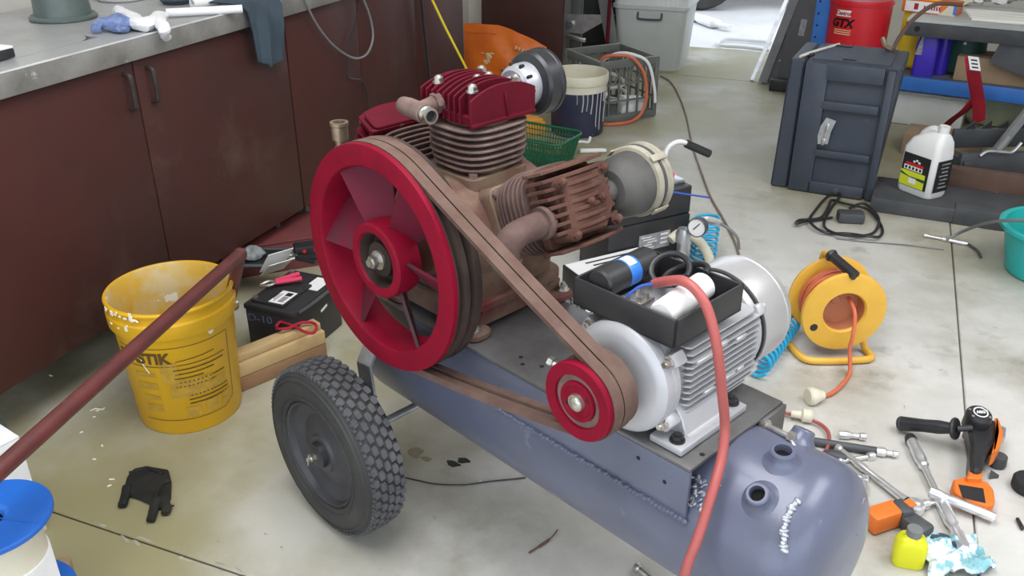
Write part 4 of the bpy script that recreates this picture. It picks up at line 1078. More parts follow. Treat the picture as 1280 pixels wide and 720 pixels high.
m = MB(); R_ = rotm(0.75, 0, 0.5); m.box((0, 0, 0.055), (0.085, 0.002, 0.12), R_); m.box((0.0, -0.03, 0.045), (0.08, 0.002, 0.10), rotm(0.9, 0, 0.5))
single(m, 'folded_leaflet', MT['paper'], 'folded white leaflet standing behind the battery', 'leaflet', fl(348, 345, 0.13)+Vector((0, 0.0, 0)), 0.2)
m = MB(); m.lathe([(0, 0.0), (0.07, 0.0), (0.075, 0.006), (0.07, 0.02), (0.03, 0.03), (0, 0.03)], (0, 0, 0), (0, 0, 1), 28)
t = thing('black_tray', 'black tray with clear plastic scraps under the cabinets, behind the battery', 'tray', fl(324, 325, 0.118))
m = MB(); m.prism(rrect(0.20, 0.13, 0.03), 0, 0.008); m.obj('tray_base', MT['black'], t)
m = MB(); P = [Vector((x, y, 0.01)) for x, y in rrect(0.20, 0.13, 0.03)]; m.tube(P, 0.006, 6, closed=True); m.obj('tray_rim', MT['dkgrey'], t)
m = MB(); m.ball((-0.02, 0, 0.025), (0.045, 0.035, 0.02), None, 14, 8); m.crumple(0.012, 40, 4); m.obj('plastic_scraps', MT['smoky_clear'], t)
t = thing('support_box', 'low maroon drawer box standing under the cabinet edge, holding the black tray', 'box', fl(335, 330, 0.0)+Vector((0.0, 0.04, 0)), math.radians(22))
m = MB(); m.box((0, 0, 0.055), (0.34, 0.24, 0.11), None, 0.003); m.obj('box_body', MT['maroon_box'], t)
m = MB(); m.box((0, 0, 0.113), (0.35, 0.25, 0.006), None, 0.002); m.obj('box_top', MT['maroon_box'], t)
t = thing('battery_tester', 'small black instrument with red lights on the maroon boards behind the battery', 'tester', fl(388, 318, 0.16), math.radians(20))
m = MB(); m.box((0, 0, 0.02), (0.10, 0.05, 0.04), None, 0.006); m.obj('tester_body', MT['black'], t)
for dx in (-0.02, 0.015):
    m = MB(); m.cyl((dx, -0.026, 0.025), (dx, -0.023, 0.025), 0.006, n=12); m.obj('red_button', MT['red'], t)
m = MB(); pts = [fl(x, y, 0.118) for x, y in ((345, 410), (352, 405), (368, 409), (380, 417), (392, 417), (396, 410), (388, 404), (374, 407), (362, 411), (352, 414), (346, 412))]
o_ = pts[0].copy(); m.tube(catmull([p-o_+Vector((0, 0, 0.003+0.004*(i % 2))) for i, p in enumerate(pts)], 5), 0.0045, 8)
single(m, 'red_lead', MT['strap'], 'short twisted red lead lying on the pine batten', 'cable', o_)

# ------------------------------------------------------------------ things on the worktop
WZ_ = 0.897
p_ = fl(80, 22, WZ_)
t = thing('smoky_tub', 'smoky grey-green plastic tub upside down on the worktop', 'tub', p_)
m = MB(); m.lathe([(0.085, 0.0), (0.088, 0.003), (0.086, 0.010), (0.078, 0.012), (0.068, 0.16), (0.06, 0.168), (0, 0.17)], (0, 0, 0), (0, 0, 1), 44); m.obj('tub_shell', MT['smoky'], t)
m = MB(); m.lathe([(0.086, 0.002), (0.092, 0.0), (0.093, 0.006), (0.086, 0.011)], (0, 0, 0), (0, 0, 1), 44); m.obj('rim', MT['smoky'], t)
p_ = fl(145, 2, WZ_)
t = thing('pale_container', 'pale pinkish white plastic container behind the gloves', 'container', p_+Vector((0, 0.06, 0)))
m = MB(); m.lathe([(0, 0), (0.075, 0.0), (0.082, 0.008), (0.088, 0.12), (0.09, 0.125)], (0, 0, 0), (0, 0, 1), 40); m.obj('container_wall', MT['paper'], t)
m = MB(); m.lathe([(0.09, 0.125), (0.093, 0.126), (0.093, 0.135), (0.02, 0.138), (0, 0.138)], (0, 0, 0), (0, 0, 1), 40); m.obj('lid', MT['paper'], t)
def soft_glove(name, lab, m_, P, palm, fingers, seed):
    m = MB()
    m.ball(palm[0], palm[1], None, 18, 12)
    for f in fingers: m.tube(catmull(f, 5), [0.012]*5*(len(f)-1)+[0.008], 10, flat=0.75)
    m.crumple(0.008, 45, seed); m.crumple(0.003, 130, seed+1)
    for v in m.v:
        if v.z < 0.001: v.z = 0.001
    return single(m, name, m_, lab, 'glove', P)
p_ = fl(146, 38, WZ_)
soft_glove('nitrile_glove', 'crumpled blue nitrile glove on the worktop edge', MT['glove_blue'], p_, ((0, 0.0, 0.018), (0.045, 0.03, 0.022)),
           [[(-0.03, 0, 0.015), (-0.05, 0.015, 0.02), (-0.055, 0.035, 0.012)], [(0.0, -0.02, 0.012), (0.02, -0.035, 0.012), (0.045, -0.03, 0.01)], [(0.01, 0.02, 0.02), (-0.01, 0.045, 0.03), (-0.03, 0.05, 0.015)], [(0.03, 0, 0.02), (0.05, 0.01, 0.018), (0.055, 0.03, 0.01)], [(-0.02, -0.01, 0.03), (-0.04, -0.03, 0.015), (-0.03, -0.045, 0.008)]], 3)
p_ = fl(185, 28, WZ_)
m = MB()
P = [fl(x, y, WZ_+0.018)-p_ for x, y in ((148, 14), (160, 20), (176, 30), (188, 28), (200, 20))]
m.tube(catmull(P, 5), [0.02]*6+[0.025]*10+[0.022]*5, 12, flat=0.7)
m.tube(catmull([fl(198, 20, WZ_+0.022)-p_, fl(203, 32, WZ_+0.02)-p_, fl(207, 41, WZ_+0.004)-p_, fl(208, 47, WZ_-0.015)-p_], 5), [0.018]*10+[0.013]*6, 12, flat=0.7)
m.crumple(0.006, 40, 8); single(m, 'white_rag', MT['cloth_white'], 'twisted white rag hanging over the worktop edge beside the blue glove', 'rag', p_)
p_ = fl(250, 14, WZ_)
def tubeobj(name, lab, a, b_, r, z, m_, cat):
    A_ = fl(*a, WZ_+z); Bv = fl(*b_, WZ_+z); m = MB()
    d = (Bv-A_)
    m.lathe([(r*0.6, 0.0), (r, 0.0), (r, d.length), (r*0.6, d.length), (r*0.6, 0.0)], (0, 0, 0), d, 20)
    return single(m, name, m_, lab, cat, A_)
tubeobj('paper_roll', 'thin white rolled tube nearest the worktop edge', (208, 16), (303, 11), 0.012, 0.013, MT['cloth_white'], 'tube')
tubeobj('paper_roll', 'white rolled sheet lying behind the thin white tube', (240, 4), (296, -4), 0.016, 0.017, MT['paper'], 'tube')
m = MB(); m.lathe([(0, 0), (0.045, 0.0), (0.055, 0.012), (0.052, 0.012), (0.043, 0.003), (0, 0.003)], (0, 0, 0), (0, 0, 1), 32)
single(m, 'small_dish', MT['rag'], 'small dark dish on the worktop behind the white tubes', 'dish', fl(222, 3, WZ_))
t = thing('sanding_block', 'small black block with a white top at the left end of the worktop', 'block', fl(4, 74, WZ_), BROT)
m = MB(); m.box((-0.02, 0, 0.012), (0.07, 0.05, 0.022), None, 0.004); m.obj('block_base', MT['black'], t)
m = MB(); m.box((-0.02, 0, 0.026), (0.068, 0.048, 0.006), None, 0.002); m.obj('block_top', MT['paper'], t)
# rag hanging over the edge
m = MB(); q0 = 0
pq = [(0.03-0.15, 0.013), (0.03-0.06, 0.012), (0.03, 0.010), (0.046, -0.02), (0.05, -0.09), (0.048, -0.15), (0.046, -0.21)]
vs = []; fs = []; NC = 9
for i, (x, z) in enumerate(pq):
    for k in range(NC):
        f = k/(NC-1); wv = 0.006*math.sin(k*1.7+i*0.3)
        y = (f-0.5)*(0.19-0.012*max(0, i-2)); zz = z if i < 3 else z + (0.05*(1-f)*(i-2)/4 if f < 0.5 else 0.03*f*(i-2)/4)
        vs.append((x-0.03+wv*(1 if i > 2 else 0), y, zz + (0 if i > 2 else abs(wv))))
for i in range(len(pq)-1):
    for k in range(NC-1): fs.append((i*NC+k, i*NC+k+1, (i+1)*NC+k+1, (i+1)*NC+k))
m.add(vs, fs); vs2 = [(x-0.003, y, z-0.003) for x, y, z in vs]; m.add(vs2, fs)
rp = onp(325, 12, NB, CP+0.02); pp, qq, _z = toB(rp)
single(m, 'hanging_rag', MT['rag'], 'dark blue-grey rag hanging over the front edge of the worktop', 'rag', B(CP+0.02, qq, WZ_+0.003), BROT)
# cable loop hanging in front of the cabinets
def cabpt(x, y, off=0.03): return onp(x, y, NB, CP+off)
P = [cabpt(x, y) for x, y in ((378, -8), (392, 24), (412, 52), (432, 68), (446, 73), (458, 68), (465, 54), (466, 38), (461, 16), (452, -6))]
m = MB(); m.tube(catmull([p-P[0] for p in P], 5), 0.0042, 8); single(m, 'cable_loop', MT['midgrey'], 'pale grey cable loop hanging in front of the maroon cabinets', 'cable', P[0])
P = [cabpt(x, y, 0.012) for x, y in ((451, -5), (444, 30), (436, 62), (434, 95), (450, 100), (458, 112), (461, 140), (459, 175), (462, 220))]
m = MB(); m.tube(catmull([p-P[0] for p in P], 5), 0.0028, 6); single(m, 'thin_cable', MT['black'], 'thin black cable dangling down the cabinet front beside the grey loop', 'cable', P[0])
P = [cabpt(x, y, 0.03) for x, y in ((526, -10), (531, 40), (537, 95), (541, 150), (545, 215))]
m = MB(); m.tube(catmull([p-P[0] for p in P], 5), 0.017, 8, flat=0.35); single(m, 'black_strap', MT['black_matt'], 'broad black strap hanging down at the far cabinet', 'strap', P[0])
P = [cabpt(538, -5, 0.06), cabpt(557, 35, 0.10), cabpt(577, 74, 0.14), cabpt(590, 100, 0.16)]
P.append(P[-1] + (P[-1]-P[-2])*((P[-1].z-0.008)/(P[-2].z-P[-1].z)))
m = MB(); m.tube(catmull([p-P[0] for p in P], 5), 0.0055, 8); single(m, 'yellow_rope', MT['yellow2'], 'taut yellow cord slanting down beside the black strap', 'cord', P[0])
# ------------------------------------------------------------------ back of the garage, middle
# orange bag
m = MB()
o_ = B(-2.16, 5.22, 0)
NX, NZ = 13, 9; vs = []; fs = []
top = [(-0.27, 0.315), (-0.18, 0.32), (-0.05, 0.315), (0.05, 0.295), (0.16, 0.25), (0.27, 0.20)]
def topz(x):
    for (x0, z0), (x1, z1) in zip(top, top[1:]):
        if x0 <= x <= x1: return z0+(z1-z0)*(x-x0)/(x1-x0)
    return top[-1][1]
for side in (-1, 1):
    for i in range(NX):
        x = -0.27 + 0.54*i/(NX-1); zt = topz(x)
        for k in range(NZ):
            f = k/(NZ-1); e = 1-abs(2*i/(NX-1)-1)**4
            y = side*(0.085*(1-f**2)*e + 0.006) + 0.012*math.sin(i*1.3+k*0.9)*e
            vs.append((x*(1-0.04*f*(1 if x < 0 else 0)), y, zt*f))
n1 = NX*NZ
for s_ in range(2):
    for i in range(NX-1):
        for k in range(NZ-1): a = s_*n1+i*NZ+k; fs.append((a, a+1, a+NZ+1, a+NZ))
def lk(i, k): fs.append((i*NZ+k, (i*NZ+k+1), n1+i*NZ+k+1, n1+i*NZ+k))
for k in range(NZ-1): lk(0, k); lk(NX-1, k)
for i in range(NX-1): fs.append((i*NZ+NZ-1, (i+1)*NZ+NZ-1, n1+(i+1)*NZ+NZ-1, n1+i*NZ+NZ-1)); fs.append((i*NZ, (i+1)*NZ, n1+(i+1)*NZ, n1+i*NZ))
m.add(vs, fs)
t = thing('orange_bag', 'bright orange plastic sack behind the top cylinder head', 'bag', o_, BROT+0.1)
m.obj('sack_body', MT['orange_bag'], t)
for (x, z, w_, h_, r_) in ((-0.08, 0.12, 0.05, 0.03, 0.6), (-0.10, 0.08, 0.035, 0.035, 0.2), (-0.05, 0.135, 0.06, 0.012, 0.1), (-0.12, 0.135, 0.03, 0.006, 0), (-0.085, 0.10, 0.014, 0.06, -0.5)):
    m = MB(); m.ball((x, -0.072, z+0.02), (w_/2, 0.006, h_/2), rotm(0, r_, 0), 10, 6); m.obj('printed_mark', MT['gold'], t)
for k in range(5): m = MB(); m.box((0.095+0.02*k, -0.068+0.004*k, 0.200-0.008*k), (0.014, 0.008, 0.022), rotm(0, 0.3, 0.1), 0.002, 1); m.obj('printed_mark', MT['gold'], t)
m = MB(); m.box((-0.15, -0.038, 0.272), (0.22, 0.006, 0.003), rotm(0, 0.02, 0), 0.001, 1); m.obj('seam', MT['orange'], t)
# grey steel stand
t = thing('steel_stand', 'grey folded steel stand with splayed legs behind the milk crate', 'stand', B(-1.74, 5.62, 0), BROT)
for (x0, x1, y) in ((-0.20, -0.19, 0.0), (0.20, 0.0, 0.0), (-0.20, -0.19, 0.34), (0.20, 0.0, 0.34)):
    m = MB(); 
    m.box(((x0+x1)/2, y, 0.42), (0.075, 0.035, 0.86), rotm(0, math.atan2(x1-x0, 0.84), 0), 0.004)
    m.obj('leg', MT['midgrey'], t)
m = MB(); m.box((-0.08, 0.17, 0.87), (0.34, 0.42, 0.03), None, 0.004); m.obj('stand_top', MT['midgrey'], t)
m = MB(); m.prism([(-0.17, 0.33), (0.16, 0.345), (-0.05, 0.215), (-0.17, 0.215)], -0.003, 0.003, Matrix.Translation((0, 0.03, 0)) @ Matrix(((1, 0, 0, 0), (0, 0, 1, 0), (0, 1, 0, 0), (0, 0, 0, 1))))
m.obj('gusset_plate', MT['galv'], t)
m = MB(); m.cyl((-0.13, -0.0, 0.27), (-0.13, 0.03, 0.27), 0.022, n=12); m.box((-0.08, 0.0, 0.19), (0.13, 0.03, 0.025), rotm(0, 0.15, 0), 0.004); m.obj('clamp_screw', MT['zinc'], t)
t = thing('black_box', 'black equipment case inside the grey steel stand', 'case', B(-1.78, 6.32, 0), BROT)
m = MB(); m.box((0.0, 0, 0.30), (0.50, 0.2, 0.60), None, 0.01); m.obj('case_body', MT['black_matt'], t)
m = MB(); m.box((0.0, 0, 0.605), (0.51, 0.21, 0.02), None, 0.005); m.obj('case_lid', MT['black'], t)
m = MB(); m.cyl((0, 0, 0), (0.02, 0, 1.2), 0.012, n=10); single(m, 'maroon_rod', MT['maroon_paint'], 'thin dark maroon rod standing left of the pale bin', 'rod', B(-1.60, 5.56, 0), BROT)
# pale tall bin
t = thing('storage_bin', 'tall pale grey plastic bin with a moulded handle behind the milk crate', 'bin', B(-1.385, 5.95, 0), BROT+0.06)
m = MB(); loft(m, [[(x, y, z) for x, y in rrect(w_, d_, 0.05, 6)] for w_, d_, z in ((0.40, 0.42, 0.0), (0.41, 0.43, 0.02), (0.465, 0.49, 0.385))]); m.obj('bin_body', MT['lightgrey'], t)
m = MB(); loft(m, [[(x, y, z) for x, y in rrect(w_, d_, 0.05, 6)] for w_, d_, z in ((0.49, 0.515, 0.385), (0.49, 0.515, 0.405))]); m.obj('bin_rim', MT['lightgrey'], t)
m = MB(); loft(m, [[(x, y, z) for x, y in rrect(w_, d_, 0.05, 6)] for w_, d_, z in ((0.47, 0.49, 0.405), (0.46, 0.48, 0.55))]); m.obj('clear_lid', MT['clear'], t)
m = MB(); m.tube(catmull([(-0.075, -0.238, 0.365), (-0.075, -0.250, 0.335), (-0.06, -0.255, 0.325), (0.06, -0.255, 0.325), (0.075, -0.250, 0.335), (0.075, -0.238, 0.365)], 4), 0.007, 8); m.obj('bin_handle', MT['dkgrey'], t)
for k in range(5):
    m = MB(); m.box((0.05+0.03*k, -0.238, 0.47), (0.012, 0.012, 0.13), rotm(-0.03, 0, 0), 0.004); m.obj('lid_rib', MT['paper'], t)
# milk crate with hoses
ca, cb = fl(748, 156), fl(822, 145)
cdv = (cb-ca).normalized(); crz = math.atan2(cdv.y, cdv.x); CWd, CD, CH = 0.36, 0.38, 0.325
cn = Vector((-cdv.y, cdv.x, 0)); co = ca + cdv*(CWd/2) + cn*(CD/2)
t = thing('milk_crate', 'grey-green plastic milk crate holding hoses behind the paint bucket', 'crate', co, crz)
m = MB(); m.box((0, 0, 0.008), (CWd, CD, 0.012), None, 0.003); m.obj('crate_base', MT['crate'], t)
th = 0.022
for (z, h_) in ((CH-0.02, 0.04), (0.022, 0.03)):
    for s_ in (-1, 1):
        m = MB(); m.box((0, s_*(CD/2-th/2), z), (CWd, th, h_), None, 0.003); m.obj('crate_rail', MT['crate'], t); m = MB(); m.box((s_*(CWd/2-th/2), 0, z), (th, CD-2*th, h_), None, 0.003); m.obj('crate_rail', MT['crate'], t)
for sx in (-1, 1):
    for sy in (-1, 1):
        m = MB(); m.box((sx*(CWd/2-th/2), sy*(CD/2-th/2), CH/2), (th+0.003, th+0.003, CH-0.01), None, 0.003); m.obj('corner_post', MT['crate'], t)
for s_ in (-1, 1):
    for k in range(-2, 3):
        m = MB(); m.box((k*CWd/6, s_*(CD/2-0.008), CH/2), (0.009, 0.009, CH-0.05)); m.obj('lattice_bar', MT['crate'], t)
        m = MB(); m.box((s_*(CWd/2-0.008), k*CD/6, CH/2), (0.009, 0.009, CH-0.05)); m.obj('lattice_bar', MT['crate'], t)
    for z in (0.11, 0.20):
        m = MB(); m.box((0, s_*(CD/2-0.008), z), (CWd-0.03, 0.008, 0.010)); m.obj('cross_bar', MT['crate'], t)
        m = MB(); m.box((s_*(CWd/2-0.008), 0, z), (0.008, CD-0.03, 0.010)); m.obj('cross_bar', MT['crate'], t)
    for k in range(-2, 3):
        for q_ in (-1, 1):
            m = MB(); m.box((k*CWd/5.5, s_*(CD/2-0.008), 0.245), (0.008, 0.008, 0.09), rotm(0, q_*0.55, 0)); m.obj('brace_bar', MT['crate'], t)
def crp(x, y, z): return co + cdv*x + cn*y + Vector((0, 0, z))
P = [crp(-0.09, 0.02, 0.06), crp(-0.13, -0.05, 0.18), crp(-0.12, -0.10, 0.32), crp(-0.06, -0.16, 0.345), crp(0.0, -0.195, 0.335), crp(0.06, -0.225, 0.26), crp(0.085, -0.23, 0.14), crp(0.06, -0.235, 0.05), crp(0.0, -0.24, 0.012), crp(-0.10, -0.25, 0.010), crp(-0.2, -0.2, 0.01)]
m = MB(); m.tube(catmull([p-P[0] for p in P], 6), 0.0085, 10); single(m, 'orange_hose', MT['cord'], 'dull orange hose looping over the front of the milk crate', 'hose', P[0])
P = [crp(0.02, 0.1, 0.08), crp(-0.05, 0.05, 0.24), crp(-0.02, -0.08, 0.335), crp(0.05, -0.17, 0.335), crp(0.105, -0.205, 0.29), crp(0.145, -0.212, 0.16), crp(0.155, -0.212, 0.085)]
m = MB(); m.tube(catmull([p-P[0] for p in P], 6), 0.0085, 10); single(m, 'white_hose', MT['paper'], 'white hose looping out of the milk crate beside the orange one', 'hose', P[0])
P = [crp(0.13*math.cos(a)*(1-0.02*k), 0.02+0.12*math.sin(a), 0.03+0.006*k) for k, a in enumerate([i*0.5 for i in range(28)])]
m = MB(); m.tube([p-P[0] for p in P], 0.010, 8); single(m, 'coiled_hose', MT['hosewhite'], 'pale hose coiled in the bottom of the milk crate', 'hose', P[0])
m = MB(); m.box((0, 0, 0.045), (0.13, 0.06, 0.09), rotm(0, 0.15, 0), 0.004); single(m, 'white_box', MT['paper'], 'small white box inside the front of the milk crate', 'box', crp(0.06, -0.12, 0.018), crz)
# paint stained bucket
pb = fl(721, 164)
t = thing('paint_bucket', 'cream-rimmed bucket stained with dark navy paint behind the pump', 'bucket', pb, 0.2)
m = MB(); m.lathe([(0, 0), (0.125, 0.0), (0.132, 0.006), (0.141, 0.225)], (0, 0, 0), (0, 0, 1), 48); m.obj('painted_wall', MT['navy'], t)
m = MB(); m.lathe([(0.141, 0.225), (0.143, 0.262), (0.149, 0.263), (0.151, 0.27), (0.151, 0.305), (0.148, 0.31), (0.143, 0.309), (0.138, 0.22), (0.128, 0.10), (0, 0.10)], (0, 0, 0), (0, 0, 1), 48); m.obj('cream_rim', MT['cream'], t)
for k in range(9):
    a = -1.9+0.19*k+0.05*random.random(); h_ = random.uniform(0.04, 0.2)
    m = MB(); rr = lambda z: 0.1325+0.009*z/0.225+0.0006
    P = [Vector((rr(z)*math.cos(a+0.02*math.sin(z*40)), rr(z)*math.sin(a+0.02*math.sin(z*40)), z)) for z in (0.225, 0.225-h_*0.4, 0.225-h_*0.8, 0.225-h_)]
    m.tube(catmull(P, 3), random.uniform(0.0015, 0.0035), 6); m.obj('paint_drip', MT['drip'], t)
m = MB(); m.cyl((0.128, -0.058, 0.2), (0.136, -0.062, 0.2), 0.010, n=14); m.obj('handle_boss', MT['cream'], t)
# orange tub and green basket behind the pump
m = MB(); m.box((0, 0, 0.03), (0.18, 0.14, 0.06), None, 0.006); m.box((0, 0, 0.065), (0.16, 0.12, 0.02), None, 0.006)
single(m, 'orange_case', MT['orange2'], 'small amber orange case on the floor between pump and paint bucket', 'case', fl(655, 165), 0.5)
gb = fl(672, 205)
t = thing('mesh_basket', 'green plastic mesh basket on the floor behind the crankcase', 'basket', gb+Vector((0.0, 0.06, 0)), math.radians(-32))
BW, BD, BH = 0.36, 0.25, 0.13
m = MB(); m.box((0, 0, 0.004), (BW-0.06, BD-0.06, 0.006)); m.obj('basket_floor', MT['green_basket'], t)
m = MB(); P = [Vector((x, y, BH)) for x, y in rrect(BW, BD, 0.05, 6)]; m.tube(P, 0.007, 8, closed=True); m.obj('basket_rim', MT['green_basket'], t)
m = MB()
ring_t = rrect(BW, BD, 0.05, 12); ring_b = rrect(BW-0.06, BD-0.06, 0.04, 12); n_ = len(ring_t)
def lerp_ring(f, s): 
    a = Vector((ring_b[s % n_][0], ring_b[s % n_][1], 0.004)); b_ = Vector((ring_t[s % n_][0], ring_t[s % n_][1], BH)); return a.lerp(b_, f)
def resample(f, N):
    P = [lerp_ring(f, s) for s in range(n_)]; d = [0]
    for i in range(n_): d.append(d[-1]+(P[(i+1) % n_]-P[i]).length)
    out = []
    for k in range(N):
        s = d[-1]*k/N; i = max(j for j in range(n_) if d[j] <= s)
        out.append(P[i].lerp(P[(i+1) % n_], (s-d[i])/max(1e-6, d[i+1]-d[i])))
    return out
Rt, Rb = resample(1, 72), resample(0, 72)
for a, b_ in zip(Rb, Rt): m.cyl(a, b_, 0.0028, n=4, caps=False)
for f in (0.2, 0.4, 0.6, 0.8): m.tube(resample(f, 40), 0.0028, 4, closed=True)
o = m.obj('basket_mesh', MT['green_basket'], t); o['kind'] = 'stuff'
m = MB(); m.cyl((-0.05, 0, 0.012), (0.07, 0.02, 0.012), 0.012, 0.010, 14); m.cyl((0.07, 0.02, 0.012), (0.075, 0.021, 0.012), 0.008, n=12)
single(m, 'white_tube', MT['paper'], 'short white plastic tube on the floor right of the green basket', 'tube', fl(738, 192, 0.0), -0.1)
m = MB(); m.tube(catmull([(-0.04, 0, 0.008), (0, 0.012, 0.008), (0.03, 0.005, 0.008), (0.04, 0.02, 0.03)], 5), 0.007, 8)
single(m, 'white_hook', MT['paper'], 'bent white plastic hook beside the paint bucket foot', 'hook', fl(728, 180))
# charger trolley with curved handle
cg = fl(790, 332)
t = thing('jump_starter', 'black portable power pack with a white bent handle behind the motor', 'power pack', Vector((0.447, 2.90, 0)), math.radians(28))
m = MB(); m.box((-0.02, 0, 0.10), (0.34, 0.18, 0.20), None, 0.008); m.obj('lower_body', MT['black'], t)
m = MB(); m.prism([(-0.19, 0.20), (0.15, 0.20), (0.15, 0.30), (0.06, 0.30), (0.0, 0.235), (-0.19, 0.235)], -0.085, 0.085, Matrix(((1, 0, 0, 0), (0, 0, -1, 0), (0, 1, 0, 0), (0, 0, 0, 1))), 0.004); m.obj('upper_body', MT['black'], t)
m = MB(); m.box((0.11, 0.0, 0.305), (0.07, 0.10, 0.012), None, 0.003); m.obj('handle_base', MT['galv'], t)
m = MB(); m.cyl((0.11, -0.01, 0.31), (0.11, -0.01, 0.328), 0.014, n=18); m.obj('red_button', MT['red'], t)
m = MB(); hp = catmull([(0.105, 0.02, 0.31), (0.103, 0.02, 0.37), (0.115, 0.02, 0.41), (0.15, 0.01, 0.428), (0.19, 0.0, 0.415)], 6); m.tube(hp, 0.0085, 12); hd_ = m.obj('bent_handle', MT['white_plastic'], t)
m = MB(); m.cyl((0.175, 0.0, 0.420), (0.265, -0.02, 0.375), 0.0145, n=16); m.obj('grip', MT['black'], hd_)
m = MB(); m.box((0.0, -0.0912, 0.125), (0.13, 0.001, 0.06)); lb = m.obj('rating_label', MT['greyprint'], t)
m = MB()
for k in range(5): m.box((-0.035+0.012*(k % 3), -0.0920, 0.145-0.010*k), (0.04+0.01*(k % 2), 0.0006, 0.003))
for k in range(3): m.box((0.04, -0.0920, 0.145-0.016*k), (0.03, 0.0006, 0.006))
m.obj('label_print', MT['paper'], lb)
t = thing('white_charger', 'white and black printed carton between the pump and the black power pack', 'carton', Vector((0.33, 2.65, 0)), math.radians(28))
m = MB(); m.box((0, 0, 0.06), (0.30, 0.14, 0.12), None, 0.003); m.obj('carton_body', MT['black'], t)
m = MB(); m.box((0, -0.0706, 0.06), (0.29, 0.001, 0.11)); m.box((0, 0, 0.1204), (0.29, 0.13, 0.0008)); pn = m.obj('white_panel', MT['paper'], t)
m = MB(); m.prism([(-0.13, 0.03), (-0.05, 0.03), (-0.09, 0.09)], -0.0716, -0.0713, Matrix(((1, 0, 0, 0), (0, 0, 1, 0), (0, 1, 0, 0), (0, 0, 0, 1))))
for k in range(4): m.box((0.04+0.01*k, -0.0715, 0.09-0.016*k), (0.12-0.02*k, 0.0006, 0.007))
for k in range(4): m.box((0.02, 0.04-0.025*k, 0.1212), (0.2-0.03*k, 0.008, 0.0006))
m.obj('panel_print', MT['ink'], pn)
ta, tm, te = fl(768, 226, 0.335), fl(835, 239, 0.312), fl(887, 247, 0.300)
m = MB(); m.tube(catmull([ta, tm, te], 6), 0.0035, 8); m.cyl(tm-(te-tm)*0.06, tm+(te-tm)*0.06, 0.006, n=10)
single(m, 'plastic_tie', MT['blue_tie'], 'long blue plastic tie sticking out across the black power pack', 'tie', Vector((0.0, 0.0, 0.0)), 0)
# gauge, coil hose, beige hose
t = thing('pressure_gauge', 'small round pressure gauge with white dial on a regulator right of the power pack', 'gauge', Vector((0.612, 2.73, 0.0)), math.radians(-20))
m = MB(); m.lathe([(0, 0.03), (0.028, 0.03), (0.032, 0.026), (0.033, 0.002), (0.030, -0.001), (0.029, 0.003)], (0, -0.02, 0.22), (0.25, 1, -0.1), 28); m.obj('gauge_case', MT['dkgrey'], t)
m = MB(); m.lathe([(0.0295, 0.0025), (0, 0.0025)], (0, -0.02, 0.22), (0.25, 1, -0.1), 28); dl = m.obj('dial', MT['paper'], t)
m = MB(); m.box((0.0, -0.0185, 0.224), (0.003, 0.0012, 0.03), rotm(0, 0.7, 0)); m.obj('needle', MT['ink'], dl)
m = MB(); m.cyl((-0.045, 0.01, 0.0), (-0.045, 0.01, 0.19), 0.02, 0.016, 14); m.lathe([(0, 0), (0.024, 0), (0.026, 0.03), (0.018, 0.05), (0, 0.05)], (-0.045, 0.01, 0.15), (0, 0, 1), 16); m.cyl((-0.045, 0.01, 0.19), (0, 0.0, 0.195), 0.008, n=10); m.obj('regulator', MT['galv'], t)
m = MB(); P = [(0.02, 0.02, 0.235), (0.06, 0.0, 0.240), (0.10, -0.02, 0.235), (0.135, -0.03, 0.21), (0.145, -0.03, 0.17)]; m.tube(catmull(P, 5), 0.005, 8); m.obj('grey_line', MT['midgrey'], t)
m = MB(); m.cyl((0.03, 0.016, 0.236), (0.075, -0.007, 0.241), 0.010, n=12); m.cyl((0.02, 0.02, 0.235), (0.03, 0.016, 0.236), 0.012, n=6); m.obj('coupling', MT['chrome'], t)
m = MB()
P = []
c0_ = fl(883, 281, 0.16); 
for k in range(150):
    a = k*2*PI/18; z = 0.185-0.0195*a/(2*PI)
    P.append(Vector((0.043*math.cos(a), 0.043*math.sin(a), max(z, 0.012))))
# the coil runs on along the floor to the far side of the motor
endp = P[-1]; f0 = fl(986, 414)-Vector((c0_.x, c0_.y, 0)); f1 = fl(943, 474)-Vector((c0_.x, c0_.y, 0))
dirv = (f1-f0); Lh = dirv.length; dirv.normalize(); sidev = Vector((-dirv.y, dirv.x, 0))
mid = catmull([endp, endp+Vector((0.03, -0.06, -0.0)), Vector((0.15, -0.2, 0.012)), f0+Vector((0.03, 0.06, 0.03)), f0+Vector((0, 0, 0.08))], 8)[1:-1]
P += mid
for k in range(12*13):
    a = k*2*PI/13; P.append(f0 + dirv*(Lh*k/(12*13)) + sidev*(0.033*math.cos(a)) + Vector((0, 0, 0.042+0.033*math.sin(a))))
m.tube(P, 0.0052, 8); single(m, 'coil_hose', MT['teal'], 'turquoise coiled air hose winding behind the motor', 'hose', Vector((c0_.x, c0_.y, 0)))
P = [fl(x, y, z) for x, y, z in ((838, 300, 0.12), (852, 291, 0.14), (872, 300, 0.13), (885, 318, 0.09), (890, 338, 0.03), (905, 350, 0.018))]
m = MB(); m.tube(catmull([p-P[0] for p in P], 6), 0.017, 12); single(m, 'beige_hose', MT['cream'], 'thick beige hose curving down behind the motor fan cover', 'hose', P[0])
P = [fl(x, y, 0.006) for x, y in ((826, 95), (838, 102), (848, 118), (858, 145), (865, 180), (875, 210), (888, 245), (905, 275), (920, 305), (926, 330))]
m = MB(); m.tube(catmull([p-P[0] for p in P], 6), 0.0045, 8); single(m, 'floor_hose', MT['cablebrown'], 'thin brownish cable running along the floor from the pale bin', 'cable', P[0])
P = [fl(x, y, 0.004) for x, y in ((492, 597), (505, 597), (520, 600), (545, 605), (580, 606), (610, 602), (640, 599), (657, 597))]
